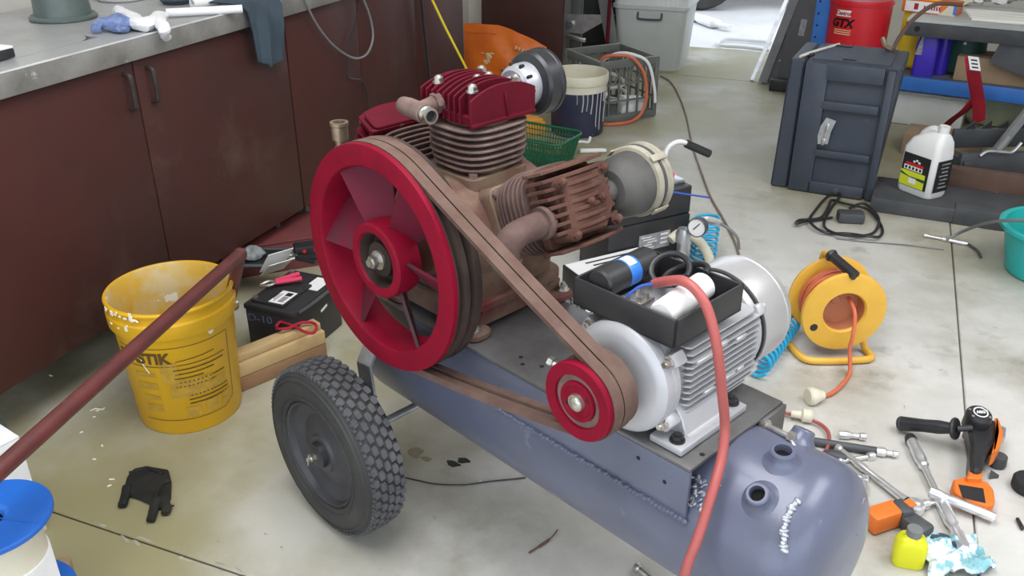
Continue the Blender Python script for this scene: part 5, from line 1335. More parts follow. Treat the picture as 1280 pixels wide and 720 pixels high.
m = MB(); m.tube(catmull([p-P[0] for p in P], 6), 0.0018, 8); single(m, 'thin_wire', MT['black'], 'thin black wire on the floor between wheel and tank', 'wire', P[0])
P = [fl(x, y, 0.005) for x, y in ((661, 691), (672, 684), (683, 677), (692, 669), (697, 662))]
m = MB(); m.tube(catmull([p-P[0] for p in P], 4), [0.002]*5+[0.0032]*5+[0.0015]*7, 7); single(m, 'twig', MT['rustbrown'], 'small brown twig on the floor in front of the tank', 'twig', P[0])
A_ = fl(795, 708, 0.012); Bv = fl(822, 730, 0.012); m = MB(); m.lathe([(0, 0), (0.010, 0), (0.011, 0.002), (0.011, 0.01), (0.009, 0.012), (0.009, 0.10), (0, 0.10)], (0, 0, 0), Bv-A_, 16)
single(m, 'socket_extension', MT['zinc'], 'short shiny socket extension lying at the lower edge beside the tank', 'socket extension', A_)
# car and outdoor things
t = thing('white_car', 'white car parked outside the open garage door', 'car', fl(874, 11)-(Matrix.Rotation(BROT+0.35, 3, 'Z') @ Vector((-1.25, -0.74, 0))), BROT+0.35)
m = MB(); prof = [(-2.0, 0.28), (2.0, 0.28), (2.1, 0.5), (2.0, 0.85), (1.0, 0.95), (0.5, 1.4), (-1.2, 1.42), (-1.9, 0.98), (-2.1, 0.9), (-2.1, 0.4)]
m.prism(prof, -0.8, 0.8, Matrix(((1, 0, 0, 0), (0, 0, -1, 0), (0, 1, 0, 0), (0, 0, 0, 1))), 0.05); m.obj('car_body', MT['whitecar'], t)
for x in (-1.25, 1.25):
    for y in (-0.74, 0.74):
        m = MB(); m.lathe([(0.0, -0.08), (0.2, -0.09), (0.3, -0.09), (0.32, -0.06), (0.32, 0.06), (0.3, 0.09), (0.2, 0.09), (0, 0.08)], (x, y, 0.32), (0, 1, 0), 32); m.obj('wheel', MT['rubber'], t)
for s_ in (-1, 1):
    m = MB(); m.prism([(-1.15, 0.98), (0.85, 0.98), (0.45, 1.33), (-1.0, 1.35)], -0.804, 0.804, Matrix(((1, 0, 0, 0), (0, 0, -1, 0), (0, 1, 0, 0), (0, 0, 0, 1)))) if s_ < 0 else m.box((1.5, 0, 0.9), (0.5, 1.2, 0.02), rotm(0, 0.1, 0))
    m.obj('side_windows' if s_ < 0 else 'bonnet', MT['black'] if s_ < 0 else MT['whitecar'], t)
P = [fl(x, y, 0.015) for x, y in ((965, 53), (930, 50), (905, 49), (897, 53), (902, 57), (930, 59), (962, 63))]
m = MB(); m.tube(catmull([p-P[0] for p in P], 6), 0.013, 10); single(m, 'tube_frame', MT['paper'], 'white bent tube frame lying on the floor near the door opening', 'frame', P[0])
P = [fl(x, y, 0.03) for x, y in ((858, 22), (866, 20), (878, 24), (895, 30), (912, 34))]
m = MB(); m.tube(catmull([p-P[0] for p in P], 6), [0.05]*12+[0.06]*7+[0.03]*6, 10, flat=0.6); single(m, 'white_sheet', MT['paper'], 'crumpled white plastic sheet on the floor below the car tyre', 'sheet', P[0])
# ------------------------------------------------------------------ right background
# things leaning at the door post
QL = 5.60
def leaner(name, lab, foot, head, w_, th, m_, cat, dq=0.0, ext=0.5):
    A_ = fl(*foot, 0.005); qa = toB(A_)[1]; Bv = onq(head[0], head[1], qa+dq); d = Bv-A_
    m = MB(); slab_between(m, Vector((0, 0, 0)), d*(1+ext), w_, th, DB)
    return single(m, name, m_, lab, cat, A_)
leaner('alu_angle', 'slim pale aluminium bar leaning leftmost at the door post', (940, 100), (978, 12), 0.022, 0.03, MT['galv'], 'bar', 0.12)
leaner('grey_channel', 'grey steel channel leaning between the aluminium bar and black panels', (953, 103), (988, 12), 0.05, 0.03, MT['midgrey'], 'bar', 0.12)
t = thing('leaning_sheet', 'black sheet with a small grey sticker leaning beside the blue post', 'sheet', fl(985, 106), 0)
q_ = toB(fl(985, 106))[1]; top_ = onq(1008, 5, q_+0.12)-fl(985, 106)
m = MB(); slab_between(m, Vector((0, 0, 0.0)), top_*1.6, 0.15, 0.03, DB); pb_ = m.obj('sheet_metal', MT['black'], t)
m = MB(); slab_between(m, top_*0.62-DB*0.0165+NB*0.01, top_*0.82-DB*0.0165+NB*0.01, 0.035, 0.002, DB); m.obj('grey_sticker', MT['greyprint'], t)
t = thing('black_rail', 'black metal rail with rivets leaning between the grey channel and black panel', 'rail', fl(966, 104), 0)
q_ = toB(fl(966, 104))[1]; top_ = onq(998, 5, q_+0.15)-fl(966, 104)
m = MB(); slab_between(m, Vector((0, 0, 0)), top_*1.6, 0.07, 0.04, DB); m.obj('rail_bar', MT['dkgrey'], t)
for k in range(4):
    m = MB(); c_ = top_*(0.3+0.2*k)-DB*0.021; m.cyl(c_, c_-DB*0.003, 0.006, n=8); m.obj('rivet', MT['zinc'], t)
m = MB(); m.box((0, 0, 0.035), (0.12, 0.07, 0.07), None, 0.005); single(m, 'black_foot_block', MT['black'], 'small black block on the floor at the foot of the leaning panels', 'block', fl(976, 110)+DB*0.0-NB*0.0-DB*0.06, BROT)
# charcoal chest
CRZ = math.radians(-26)
cA = fl(984, 236); cBq = fl(1085, 250)
cx_ = Vector((math.cos(CRZ), math.sin(CRZ), 0)); cy_ = Vector((-math.sin(CRZ), math.cos(CRZ), 0))
t = thing('tool_chest', 'charcoal plastic chest with recessed panels and a steel latch standing on end', 'chest', cA, CRZ)
CWc = (cBq-cA).dot(cx_); CHc, CDc = 0.555, 0.36
m = MB(); m.prism([(0, 0), (CWc, 0), (CWc+0.035, CHc), (0.0, CHc)], 0.012, CDc, Matrix(((1, 0, 0, 0), (0, 0, 1, 0), (0, 1, 0, 0), (0, 0, 0, 1))), 0.008)
bd = m.obj('chest_body', MT['case'], t)
# front frame around three recessed panels
m = MB()
def fr(x0, x1, z0, z1): m.box(((x0+x1)/2, 0.000, (z0+z1)/2), (x1-x0, 0.026, z1-z0), None, 0.004)
W2 = CWc+0.016
fr(0.002, 0.095, 0.005, CHc-0.005)
fr(W2-0.030, W2, 0.005, CHc-0.01)
for z0, z1 in ((0.005, 0.055), (0.165, 0.195), (0.365, 0.40), (0.485, CHc-0.003)): fr(0.08, W2-0.04, z0, z1)
m.obj('front_frame', MT['case'], t)
m = MB(); m.prism([(-0.075, 0.0), (-0.004, 0.0), (-0.004, CHc), (-0.062, CHc)], 0.004, CDc+0.005, Matrix(((1, 0, 0, 0), (0, 0, 1, 0), (0, 1, 0, 0), (0, 0, 0, 1))), 0.008); m.obj('chest_lid', MT['case'], t)
m = MB()
m.prism([(-0.028, -0.055), (0.012, -0.05), (0.016, 0.0), (0.03, 0.05), (-0.01, 0.06), (-0.028, 0.02), (-0.033, -0.02)], -0.001, 0.003, Matrix.Translation((0.125, -0.014, 0.275)) @ Matrix(((1, 0, 0, 0), (0, 0, -1, 0), (0, 1, 0, 0), (0, 0, 0, 1))))
lt = m.obj('steel_latch', MT['galv'], t)
m = MB(); m.box((0.123, -0.022, 0.275), (0.010, 0.010, 0.07), rotm(0, 0.12, 0), 0.003); m.box((0.118, -0.022, 0.235), (0.016, 0.012, 0.03), None, 0.003); m.obj('latch_lever', MT['zinc'], lt)
m = MB(); m.prism([(0.02, 0.02), (CWc-0.01, 0.02), (CWc-0.01, CDc-0.02), (0.02, CDc-0.02)], CHc-0.001, CHc+0.006, None, 0.002); m.obj('top_panel', MT['case'], t)
m = MB(); m.tube(catmull([(-0.03, 0.03, CHc+0.005), (0.01, 0.12, CHc+0.012), (0.05, 0.24, CHc+0.010), (0.08, 0.33, CHc+0.008)], 4), 0.006, 8); m.obj('top_cord', MT['hosewhite'], t)
m = MB(); m.box((0.16, 0.05, CHc+0.008), (0.05, 0.02, 0.006)); m.box((0.1, 0.3, CHc+0.008), (0.08, 0.02, 0.006)); m.box((0.0, 0.09, CHc+0.004), (0.03, 0.03, 0.015), None, 0.003); m.obj('hinge_pads', MT['black'], t)
P = [cA+cx_*a+cy_*b_+Vector((0, 0, z)) for a, b_, z in ((0.30, 0.30, CHc+0.01), (0.315, 0.32, CHc+0.06), (0.35, 0.40, CHc+0.12), (0.42, 0.52, CHc+0.17), (0.52, 0.62, CHc+0.16))]
m = MB(); m.tube(catmull([p-P[0] for p in P], 5), 0.009, 8); single(m, 'bent_hose', MT['rustbrown'], 'dark bent hose rising behind the charcoal chest towards the bench', 'hose', P[0])
P = [cA+cx_*a+cy_*b_+Vector((0, 0, z)) for a, b_, z in ((0.25, 0.33, CHc+0.05), (0.27, 0.31, CHc+0.02), (0.30, 0.29, CHc+0.012))]
m = MB(); m.tube(catmull([p-P[0] for p in P], 4), 0.010, 8); single(m, 'brown_peg', MT['brass'], 'short brown peg lying on top of the charcoal chest', 'peg', P[0])
# shelving in blue
SRZ = math.radians(-30); sx_ = Vector((math.cos(SRZ), math.sin(SRZ), 0)); sy_ = Vector((-math.sin(SRZ), math.cos(SRZ), 0))
bl = fl(1128, 95, 0.27)
t = thing('steel_shelving', 'blue steel shelving with perforated post behind the charcoal chest', 'shelving', (bl.x, bl.y, 0), SRZ)
SH0 = -0.435; SHL = 1.9
m = MB(); m.box(((SH0+SHL)/2, 0.01, 0.235), (SHL-SH0, 0.025, 0.07), None, 0.003); m.obj('shelf_beam', MT['shelf_blue'], t)
m = MB(); m.box(((SH0+SHL)/2, 0.53, 0.235), (SHL-SH0, 0.025, 0.07), None, 0.003); m.obj('shelf_beam', MT['shelf_blue'], t)
m = MB(); m.box(((SH0+SHL)/2, 0.27, 0.262), (SHL-SH0, 0.5, 0.012), None, 0.002); m.obj('shelf_board', MT['shelfwood'], t)
for (x, y) in ((SH0, 0.02), (SH0, 0.52), (SHL, 0.02), (SHL, 0.52)):
    m = MB(); m.box((x, y, 0.7), (0.085, 0.05, 1.4), None, 0.003); po = m.obj('post', MT['shelf_blue'], t)
    if y < 0.1:
        m = MB()
        for k in range(22):
            for dx in (-0.024,): m.cyl((x+dx, y-0.0262, 0.06+k*0.06), (x+dx, y-0.0249, 0.06+k*0.06), 0.006, n=8)
        o = m.obj('slot_holes', MT['dark_hole'], po); o['kind'] = 'stuff'
def sp_(x, y, z=0.0): return Vector((bl.x, bl.y, 0)) + sx_*x + sy_*y + Vector((0, 0, z))
SHZ = 0.268
def on_shelf(x, y):  # pixel on the shelf board
    return fl(x, y, SHZ)
# red drum standing behind the chest
dr = onq(1071, 40, 5.05); 
t = thing('oil_drum', 'red round oil drum with printed brand lettering behind the charcoal chest', 'drum', (dr.x, dr.y, SHZ+0.0), 0)
DR = 0.152
m = MB(); m.lathe([(0, 0), (DR-0.012, 0), (DR-0.004, 0.006), (DR, 0.33), (DR-0.002, 0.36), (0, 0.36)], (0, 0, 0), (0, 0, 1), 48); m.obj('drum_body', MT['drum_red'], t)
zb = dr.z-SHZ
m = MB(); m.lathe([(DR-0.002, zb+0.145), (DR+0.006, zb+0.148), (DR+0.006, zb+0.156), (DR-0.002, zb+0.159)], (0, 0, 0), (0, 0, 1), 48); m.obj('hoop', MT['drum_red'], t)
fa = math.atan2(-dr.y, -dr.x)
def on_drum(s, z): a = fa + s/DR; return Vector(((DR+0.002)*math.cos(a), (DR+0.002)*math.sin(a), z))
m = MB(); text(m, 'GTX', 0.056, None, bold=0.0025, bend=lambda v: on_drum(v.x-0.080+v.y*0.15, zb+0.062+v.y)); lt_ = m.obj('lettering', MT['ink'], t)
m = MB()
vs = [on_drum(-0.12+0.016*k, zb+z+0.0004*k) for k in range(6) for z in (0.095, 0.125)]; m.add(vs, [(2*k, 2*k+1, 2*k+3, 2*k+2) for k in range(5)]); wp = m.obj('white_panel', MT['paper'], t)
m = MB(); text(m, 'Castrol', 0.028, None, bold=0.001, bend=lambda v: (lambda q: Vector((q.x*1.006, q.y*1.006, q.z)))(on_drum(v.x-0.08, zb+0.111+v.y))); m.obj('brand_lettering', MT['drum_red'], wp)
m = MB()
for k in range(3):
    vs = [on_drum(-0.12+0.018*j, zb+z) for j in range(6) for z in (0.008+0.010*k, 0.012+0.010*k)]; m.add(vs, [(2*j, 2*j+1, 2*j+3, 2*j+2) for j in range(5)])
m.obj('small_print', MT['gold'], t)
# yellow jerrycan
yj = on_shelf(1133, 92)+sy_*0.22
t = thing('yellow_jerrycan', 'yellow plastic jerrycan between the red drum and the grey bench', 'jerrycan', yj, SRZ)
m = MB(); m.box((0, 0, 0.20), (0.17, 0.24, 0.40), None, 0.03, 3); m.obj('can_body', MT['yellow2'], t)
m = MB(); m.tube(catmull([(0, -0.09, 0.39), (0, -0.08, 0.43), (0, 0.05, 0.43), (0, 0.06, 0.39)], 5), 0.012, 8); m.obj('can_handle', MT['yellow2'], t)
m = MB(); m.cyl((0.05, -0.06, 0.39), (0.05, -0.06, 0.425), 0.025, n=18); m.obj('can_cap', MT['red'], t)
# indigo bottles
def oil_bottle(P, lab, rz, grp=None):
    t = thing('oil_bottle', lab, 'bottle', P, rz)
    m = MB(); loft(m, [[(x, y, z) for x, y in rrect(w_, d_, 0.02, 4)] for w_, d_, z in ((0.10, 0.065, 0), (0.105, 0.07, 0.01), (0.105, 0.07, 0.17), (0.07, 0.055, 0.225), (0.04, 0.04, 0.235))]); m.obj('bottle_body', MT['indigo'], t)
    m = MB(); m.cyl((0, 0, 0.235), (0, 0, 0.262), 0.02, n=16); m.obj('bottle_cap', MT['indigo'], t)
    m = MB(); m.prism([(-0.052, 0.11), (-0.02, 0.11), (-0.026, 0.215), (-0.034, 0.2)], -0.0362, -0.0345, Matrix(((1, 0, 0, 0), (0, 0, 1, 0), (0, 1, 0, 0), (0, 0, 0, 1)))); m.obj('bottle_label', MT['greyprint'], t)
    return t
oil_bottle(on_shelf(1151, 96)+sy_*0.03, 'indigo blue oil bottle at the left end of the lower shelf', SRZ+0.1)
oil_bottle(on_shelf(1165, 97)+sy_*0.10, 'indigo oil bottle behind the front one on the lower shelf', SRZ-0.5)
t = thing('green_drum', 'dark green rounded plastic container on the lower shelf beneath the bench', 'container', on_shelf(1196, 98)+sy_*0.12, SRZ)
m = MB(); m.lathe([(0, 0), (0.07, 0), (0.09, 0.02), (0.10, 0.12), (0.095, 0.2), (0, 0.21)], (0, 0, 0), (0, 0, 1), 32); m.obj('container_body', MT['dkgreen'], t)
m = MB(); m.lathe([(0.09, 0.195), (0.102, 0.198), (0.102, 0.215), (0, 0.218)], (0, 0, 0), (0, 0, 1), 32); m.obj('lid', MT['dkgreen'], t)
m = MB(); m.ball((0, -0.098, 0.17), 0.008, None, 8, 6); m.obj('white_stud', MT['paper'], t)
m = MB(); m.box((0, 0, 0.06), (0.5, 0.2, 0.12), None, 0.006); single(m, 'shelf_carton', MT['cardboard'], 'brown carton on the lower shelf behind the red strap', 'carton', on_shelf(1258, 112)+sy_*0.18, SRZ)
# translucent box and cartons under the shelf
t = thing('clear_box', 'clear plastic storage box on the floor under the blue shelf', 'box', fl(1160, 165)+Vector((0.06, 0.2, 0)), SRZ)
m = MB(); m.box((0, 0, 0.08), (0.38, 0.26, 0.16), None, 0.012); m.obj('box_body', MT['clear'], t)
m = MB(); m.box((0, 0, 0.168), (0.40, 0.28, 0.018), None, 0.006); m.obj('box_lid', MT['clear'], t)
m = MB(); m.box((0, 0, 0.05), (0.34, 0.2, 0.10), None, 0.004); single(m, 'flat_carton', MT['cardboard'], 'low brown carton on the floor in front of the clear box', 'carton', fl(1150, 196)+Vector((0.12, 0.05, 0)), SRZ)
m = MB(); m.ball((0, 0, 0.09), (0.18, 0.13, 0.12), None, 22, 14); m.crumple(0.03, 12, 5); m.crumple(0.012, 30, 6)
for v in m.v: v.z = max(v.z, 0.0)
m.tube(catmull([(-0.03, 0, 0.17), (-0.05, -0.02, 0.21), (-0.07, -0.02, 0.22)], 4), 0.014, 8)
single(m, 'pale_sack', MT['pale_green'], 'rumpled pale green plastic sack under the blue shelf at right', 'sack', fl(1240, 160)+Vector((0.05, 0.10, 0)), 0)
# red strap hanging over the shelf beam
P = [fl(1214, 72, 0.46), fl(1216, 86, 0.42), fl(1219, 105, 0.34), fl(1222, 122, 0.26), fl(1224, 138, 0.19), fl(1223, 152, 0.13)]
t = thing('red_strap', 'red webbing strap with a white tag hanging over the blue shelf beam', 'strap', P[0])
m = MB(); m.tube(catmull([p-P[0] for p in P], 5), 0.030, 8, flat=0.18); m.obj('strap_webbing', MT['strap'], t)
P2 = [fl(1218, 124, 0.25), fl(1206, 138, 0.18), fl(1190, 150, 0.11), fl(1182, 158, 0.06)]
m = MB(); m.tube(catmull([p-P[0] for p in P2], 5), 0.022, 8, flat=0.2); m.obj('strap_tail', MT['strap'], t)
u_ = (P[1]-P[0]).normalized(); tgc = (P[0]+P[1])/2-P[0]+Vector((0, -0.02, 0.005))
m = MB(); slab_between(m, tgc-u_*0.035, tgc+u_*0.04, 0.05, 0.002, (0, -1, 0)); tg = m.obj('white_tag', MT['paper'], t)
m = MB()
for k in range(3): slab_between(m, tgc-u_*(0.02-0.02*k)+Vector((0, -0.002, 0)), tgc-u_*(0.012-0.02*k)+Vector((0, -0.002, 0)), 0.03, 0.001, (0, -1, 0))
m.obj('tag_print', MT['ink'], tg)
# grey steel bench in front of the shelving
tb0 = fl(1134, 23, 0.56)
t = thing('steel_bench', 'dark grey steel bench with a pale littered top at the upper right', 'bench', (tb0.x, tb0.y, 0), SRZ)
m = MB(); m.box((0.9, 0.3, 0.553), (1.8, 0.6, 0.014), None, 0.002); m.obj('bench_top', MT['lightgrey'], t)
m = MB(); m.box((0.9, 0.012, 0.512), (1.8, 0.024, 0.066), None, 0.003); fr_ = m.obj('front_rail', MT['dkgrey'], t)
m = MB(); m.cyl((0.055, 0.0, 0.515), (0.055, -0.0008, 0.515), 0.014, n=16); m.obj('rail_hole', MT['dark_hole'], fr_)
m = MB(); slab_between(m, (0.42, 0.03, 0.45), (1.15, 0.05, 0.22), 0.02, 0.13, (0, 0, 1)); m.obj('diagonal_brace', MT['dkgrey'], t)
for (x, y) in ((1.3, 0.04), (1.74, 0.04)):
    m = MB(); m.box((x, y, 0.27), (0.06, 0.06, 0.54), None, 0.003); m.obj('leg', MT['dkgrey'], t)
def bz_(x, y): return fl(x, y, 0.561)
t = thing('orange_box', 'torn orange and white printed carton on the bench', 'carton', bz_(1162, 16), SRZ-0.15)
m = MB(); m.box((0, 0.03, 0.03), (0.26, 0.13, 0.06), None, 0.003); m.obj('carton_body', MT['orange'], t)
m = MB(); m.box((-0.03, -0.0362, 0.03), (0.17, 0.001, 0.05)); pn = m.obj('white_side', MT['paper'], t)
m = MB()
for k in range(7): m.box((-0.02+0.012*k, -0.0372, 0.028), (0.007, 0.0006, 0.02))
m.box((-0.06, -0.0372, 0.03), (0.02, 0.0006, 0.03)); m.obj('side_print', MT['strap'], pn)
m = MB(); m.prism([(0.05, 0), (0.13, 0), (0.13, 0.055), (0.10, 0.06), (0.08, 0.03)], -0.0375, -0.036, Matrix(((1, 0, 0, 0), (0, 0, 1, 0), (0, 1, 0, 0), (0, 0, 0, 1)))); m.obj('torn_flap', MT['cream'], t)
m = MB(); m.box((0.125, -0.037, 0.03), (0.014, 0.002, 0.045)); m.obj('blue_stripe', MT['blue_band'], t)
random.seed(21)
for k in range(5):
    P0 = bz_(1205+2*k, 16+5*k); P = [P0+Vector((0, 0, 0.012+0.01*k))+sx_*(0.12*j)+sy_*(0.02*math.sin(j*1.1+k)-0.01*k) for j in range(7)]
    m = MB(); m.tube(catmull([p-P0 for p in P], 4), 0.009, 8)
    single(m, 'white_conduit', MT['hosewhite'], ['pale plastic tube at the back of the loose tubes on the bench', 'second pale tube from the back on the bench', 'middle one of the five pale tubes on the bench', 'second pale tube from the front on the bench', 'pale plastic tube nearest the front edge of the bench'][k], 'tube', P0, 0, 'loose tubes on the bench')
for k in range(6):
    m = MB(); m.ball((0, 0, 0.02), (0.05+0.02*random.random(), 0.035, 0.022), None, 12, 8); m.crumple(0.02, 25, k)
    for v in m.v: v.z = max(v.z, 0.0)
    single(m, 'crumpled_paper', MT['paper'] if k % 2 else MT['cream'], ['leftmost crumpled white-cream scrap at the back of the bench', 'second crumpled scrap from the left on the bench', 'third crumpled scrap from the left on the bench', 'third crumpled scrap from the right on the bench', 'second crumpled scrap from the right on the bench', 'rightmost crumpled scrap at the back of the bench'][k], 'paper', bz_(1205+14*k, 6-2*(k % 3)), random.random()*3, 'crumpled scraps on the bench')
# dark steel ramp base with teeth at the right
pA = fl(1092, 250, 0.05)
RZ = math.radians(-25); rx_ = Vector((math.cos(RZ), math.sin(RZ), 0)); ry_ = Vector((-math.sin(RZ), math.cos(RZ), 0))
t = thing('steel_carriage', 'low dark steel platform under the white weedkiller bottle', 'platform', (pA.x, pA.y, 0), RZ)
m = MB(); m.box((0.32, 0.14, 0.03), (0.66, 0.28, 0.06), None, 0.004); m.obj('base_plate', MT['dkgrey'], t)
m = MB(); m.box((0.75, 0.03, 0.035), (0.9, 0.07, 0.07), None, 0.004); m.obj('front_rail', MT['dkgrey'], t)
t = thing('toothed_rake', 'dark steel toothed bar with a slanting lever right of the white bottle', 'rake', fl(1205, 232, 0.0), math.radians(4))
m = MB(); m.box((0.45, 0.14, 0.17), (0.95, 0.02, 0.09), rotm(0.2, 0, 0), 0.003); m.obj('blade_plate', MT['dkgrey'], t)
m = MB(); m.box((0.45, 0.0, 0.10), (1.0, 0.03, 0.10), None, 0.003); m.obj('front_bar', MT['dkgrey'], t)
for k in range(7):
    m = MB(); m.prism([(0, 0), (0.05, 0), (0.045, 0.035)], -0.004, 0.004, Matrix.Translation((0.02+0.075*k, 0.135, 0.213)) @ Matrix(((1, 0, 0, 0), (0, 0, -1, 0), (0, 1, 0, 0), (0, 0, 0, 1)))); m.obj('tooth', MT['black'], t)
for x in (-0.02, 0.9): m = MB(); m.box((x, 0.07, 0.06), (0.04, 0.2, 0.12), None, 0.003); m.obj('end_frame', MT['dkgrey'], t)
m = MB(); slab_between(m, (0.12, 0.04, 0.12), (0.36, 0.10, 0.46), 0.035, 0.02, (0, -1, 0)); m.cyl((0.12, 0.03, 0.12), (0.18, 0.05, 0.2), 0.018, n=12); m.obj('lever', MT['midgrey'], t)
m = MB(); m.tube(catmull([(0.02, -0.03, 0.145), (0.05, -0.03, 0.165), (0.12, -0.03, 0.16), (0.16, -0.03, 0.16), (0.19, -0.03, 0.20)], 4), 0.007, 8); m.obj('wire_catch', MT['galv'], t)
m = MB(); m.box((0, 0, 0.06), (0.8, 0.05, 0.12), None, 0.005); single(m, 'brown_board', MT['rustbrown'], 'rust brown board on the floor beneath the toothed bar', 'board', fl(1262, 262)+ry_*0.1, RZ)
m = MB(); m.ball((0, 0, 0.015), (0.09, 0.04, 0.02), None, 14, 8); m.crumple(0.02, 25, 9)
for v in m.v: v.z = max(v.z, 0)
single(m, 'pale_scrap', MT['cream'], 'pale crumpled scrap on the floor in front of the rust brown board', 'scrap', fl(1232, 255, 0.0)+Vector((0.02, 0.02, 0)), 0.4)
m = MB(); m.ball((0, 0, 0.015), (0.06, 0.03, 0.02), None, 14, 8); m.crumple(0.02, 30, 12)
for v in m.v: v.z = max(v.z, 0)
single(m, 'red_scrap', MT['strap'], 'dull red crumpled scrap beside the pale one under the toothed bar', 'scrap', fl(1262, 268, 0.0), 0.1)
# white weedkiller bottle
hb_ = fl(1150, 240, 0.062)
t = thing('weedkiller_bottle', 'white jerry bottle with black, red and lime label on the dark platform', 'bottle', hb_, math.radians(-62))
m = MB(); loft(m, [[(x+dx, y, z) for x, y in rrect(w_, d_, 0.025, 5)] for w_, d_, z, dx in ((0.155, 0.10, 0.0, 0), (0.165, 0.11, 0.012, 0), (0.17, 0.112, 0.15, 0), (0.168, 0.11, 0.185, 0), (0.14, 0.10, 0.225, 0.01), (0.10, 0.07, 0.25, 0.025), (0.055, 0.05, 0.262, 0.04))])
m.obj('bottle_body', MT['white_plastic'], t)
m = MB(); m.tube(catmull([(-0.055, 0, 0.20), (-0.035, 0, 0.245), (0.0, 0, 0.268), (0.035, 0, 0.265)], 5), 0.016, 10, flat=0.8); m.obj('bottle_handle', MT['white_plastic'], t)
m = MB(); m.cyl((0.045, 0, 0.258), (0.048, 0, 0.290), 0.021, n=20); m.obj('bottle_cap', MT['white_plastic'], t)
def lab_(name, x0, x1, z0, z1, mm, yy=-0.0572, par=None):
    m = MB(); m.box(((x0+x1)/2, yy, (z0+z1)/2), (x1-x0, 0.001, z1-z0)); return m.obj(name, mm, par or t)
bl_ = lab_('black_label', -0.066, 0.062, 0.03, 0.165, MT['ink'])
lab_('red_band', -0.05, 0.035, 0.118, 0.128, MT['drum_red'], -0.0582, bl_)
lab_('white_band', -0.055, 0.032, 0.098, 0.116, MT['paper'], -0.0582, bl_)
lab_('lime_band', -0.066, 0.05, 0.032, 0.094, MT['lime'], -0.0580, bl_)
lab_('white_box', -0.022, 0.012, 0.045, 0.068, MT['paper'], -0.0588, bl_)
m = MB(); m.prism([(-0.066, 0.085), (-0.02, 0.072), (0.05, 0.075), (0.05, 0.062), (0.0, 0.066), (-0.066, 0.076)], -0.0590, -0.0586, Matrix(((1, 0, 0, 0), (0, 0, 1, 0), (0, 1, 0, 0), (0, 0, 0, 1)))); m.obj('dark_leaves', MT['dkgreen'], bl_)
m = MB()
for k in range(5): m.box((-0.045+0.017*k, -0.0588, 0.107), (0.010, 0.0006, 0.011))
m.obj('label_print', MT['ink'], bl_)
m = MB()
for k in range(3): m.box((-0.012+0.012*k, -0.0582, 0.142-0.006*abs(k-1)), (0.010, 0.0006, 0.008))
m.obj('label_mark', MT['paper'], bl_)
m = MB(); m.box((0.0862, 0.0, 0.095), (0.001, 0.085, 0.13)); sl = m.obj('side_label', MT['ink'], t)
m = MB()
for k in range(7): m.box((0.0872, 0.005-0.004*(k % 2), 0.145-0.016*k), (0.0006, 0.05-0.008*(k % 3), 0.005))
m.obj('side_print', MT['greyprint'], sl)
# turquoise tub at the right edge
tc = fl(1266, 352)+Vector((0.165, 0.06, 0))
t = thing('turquoise_tub', 'turquoise plastic tub cut off by the right edge of the photo', 'tub', tc)
m = MB(); m.lathe([(0, 0.004), (0.14, 0.0), (0.15, 0.008), (0.185, 0.165), (0.187, 0.17)], (0, 0, 0), (0, 0, 1), 56); m.lathe([(0, 0.01), (0.14, 0.012), (0.18, 0.168)], (0, 0, 0), (0, 0, 1), 56); m.obj('tub_wall', MT['tub'], t)
m = MB(); m.lathe([(0.180, 0.165), (0.182, 0.176), (0.192, 0.180), (0.202, 0.176), (0.203, 0.165), (0.196, 0.164), (0.188, 0.168)], (0, 0, 0), (0, 0, 1), 56, closed=True); m.obj('tub_rim', MT['tub'], t)
P = [fl(1183, 300, 0.01), fl(1200, 291, 0.04), fl(1225, 281, 0.13), fl(1252, 276, 0.20), fl(1282, 276, 0.235)]
m = MB(); m.tube(catmull([p-P[0] for p in P], 6), 0.006, 8); single(m, 'grey_hose', MT['midgrey'], 'thin grey hose arching from the floor to the turquoise tub', 'hose', P[0])
# black adapter with its tangled cord
ad = fl(1062, 277)
t = thing('power_adapter', 'black power adapter with a tangled cord in front of the charcoal chest', 'adapter', ad, math.radians(-8))
m = MB(); m.box((0, 0, 0.022), (0.10, 0.06, 0.042), None, 0.008); m.obj('adapter_body', MT['dkgrey'], t)
m = MB(); P = []
rnd = random.Random(4)
cl_ = [fl(x, y, 0.008) for x, y in ((1040, 272), (1010, 278), (995, 283), (1000, 275), (1025, 274), (1035, 262), (1040, 250), (1055, 256), (1085, 266), (1102, 283), (1100, 297), (1085, 299), (1060, 292), (1030, 292), (1012, 280), (1020, 262), (1036, 246), (1050, 247), (1038, 262), (1030, 285), (1055, 298), (1090, 292), (1098, 275), (1080, 258), (1062, 260))]
for i, p in enumerate(cl_): P.append(Matrix.Rotation(math.radians(8), 3, 'Z') @ (p-ad) + Vector((0, 0, 0.006*(i % 3))))
m.tube(catmull(P, 6), 0.0055, 8); m.obj('tangled_cord', MT['black'], t)
P = [fl(x, y, 0.004) for x, y in ((1100, 292), (1130, 302), (1160, 300), (1200, 296))]
P2 = [fl(x, y, 0.004) for x, y in ((1045, 298), (1080, 302), (1130, 306), (1180, 312))]
m = MB(); m.tube(catmull([p-P2[0] for p in P2], 5), 0.0025, 6); single(m, 'floor_wire', MT['midgrey'], 'thin grey wire on the floor from the adapter towards the test probe', 'wire', P2[0])
A_ = fl(1155, 294, 0.008); Bv = fl(1210, 305, 0.008); Cv = fl(1226, 321, 0.008)
t = thing('air_wand', 'slim chrome wand with a dark bent tip on the floor', 'wand', A_)
d = Bv-A_; m = MB(); m.lathe([(0, 0), (0.008, 0), (0.009, 0.004), (0.005, 0.02), (0.005, d.length*0.4), (0.008, d.length*0.42), (0.008, d.length*0.9), (0.005, d.length), (0, d.length)], (0, 0, 0), d, 14); m.obj('wand_tube', MT['chrome'], t)
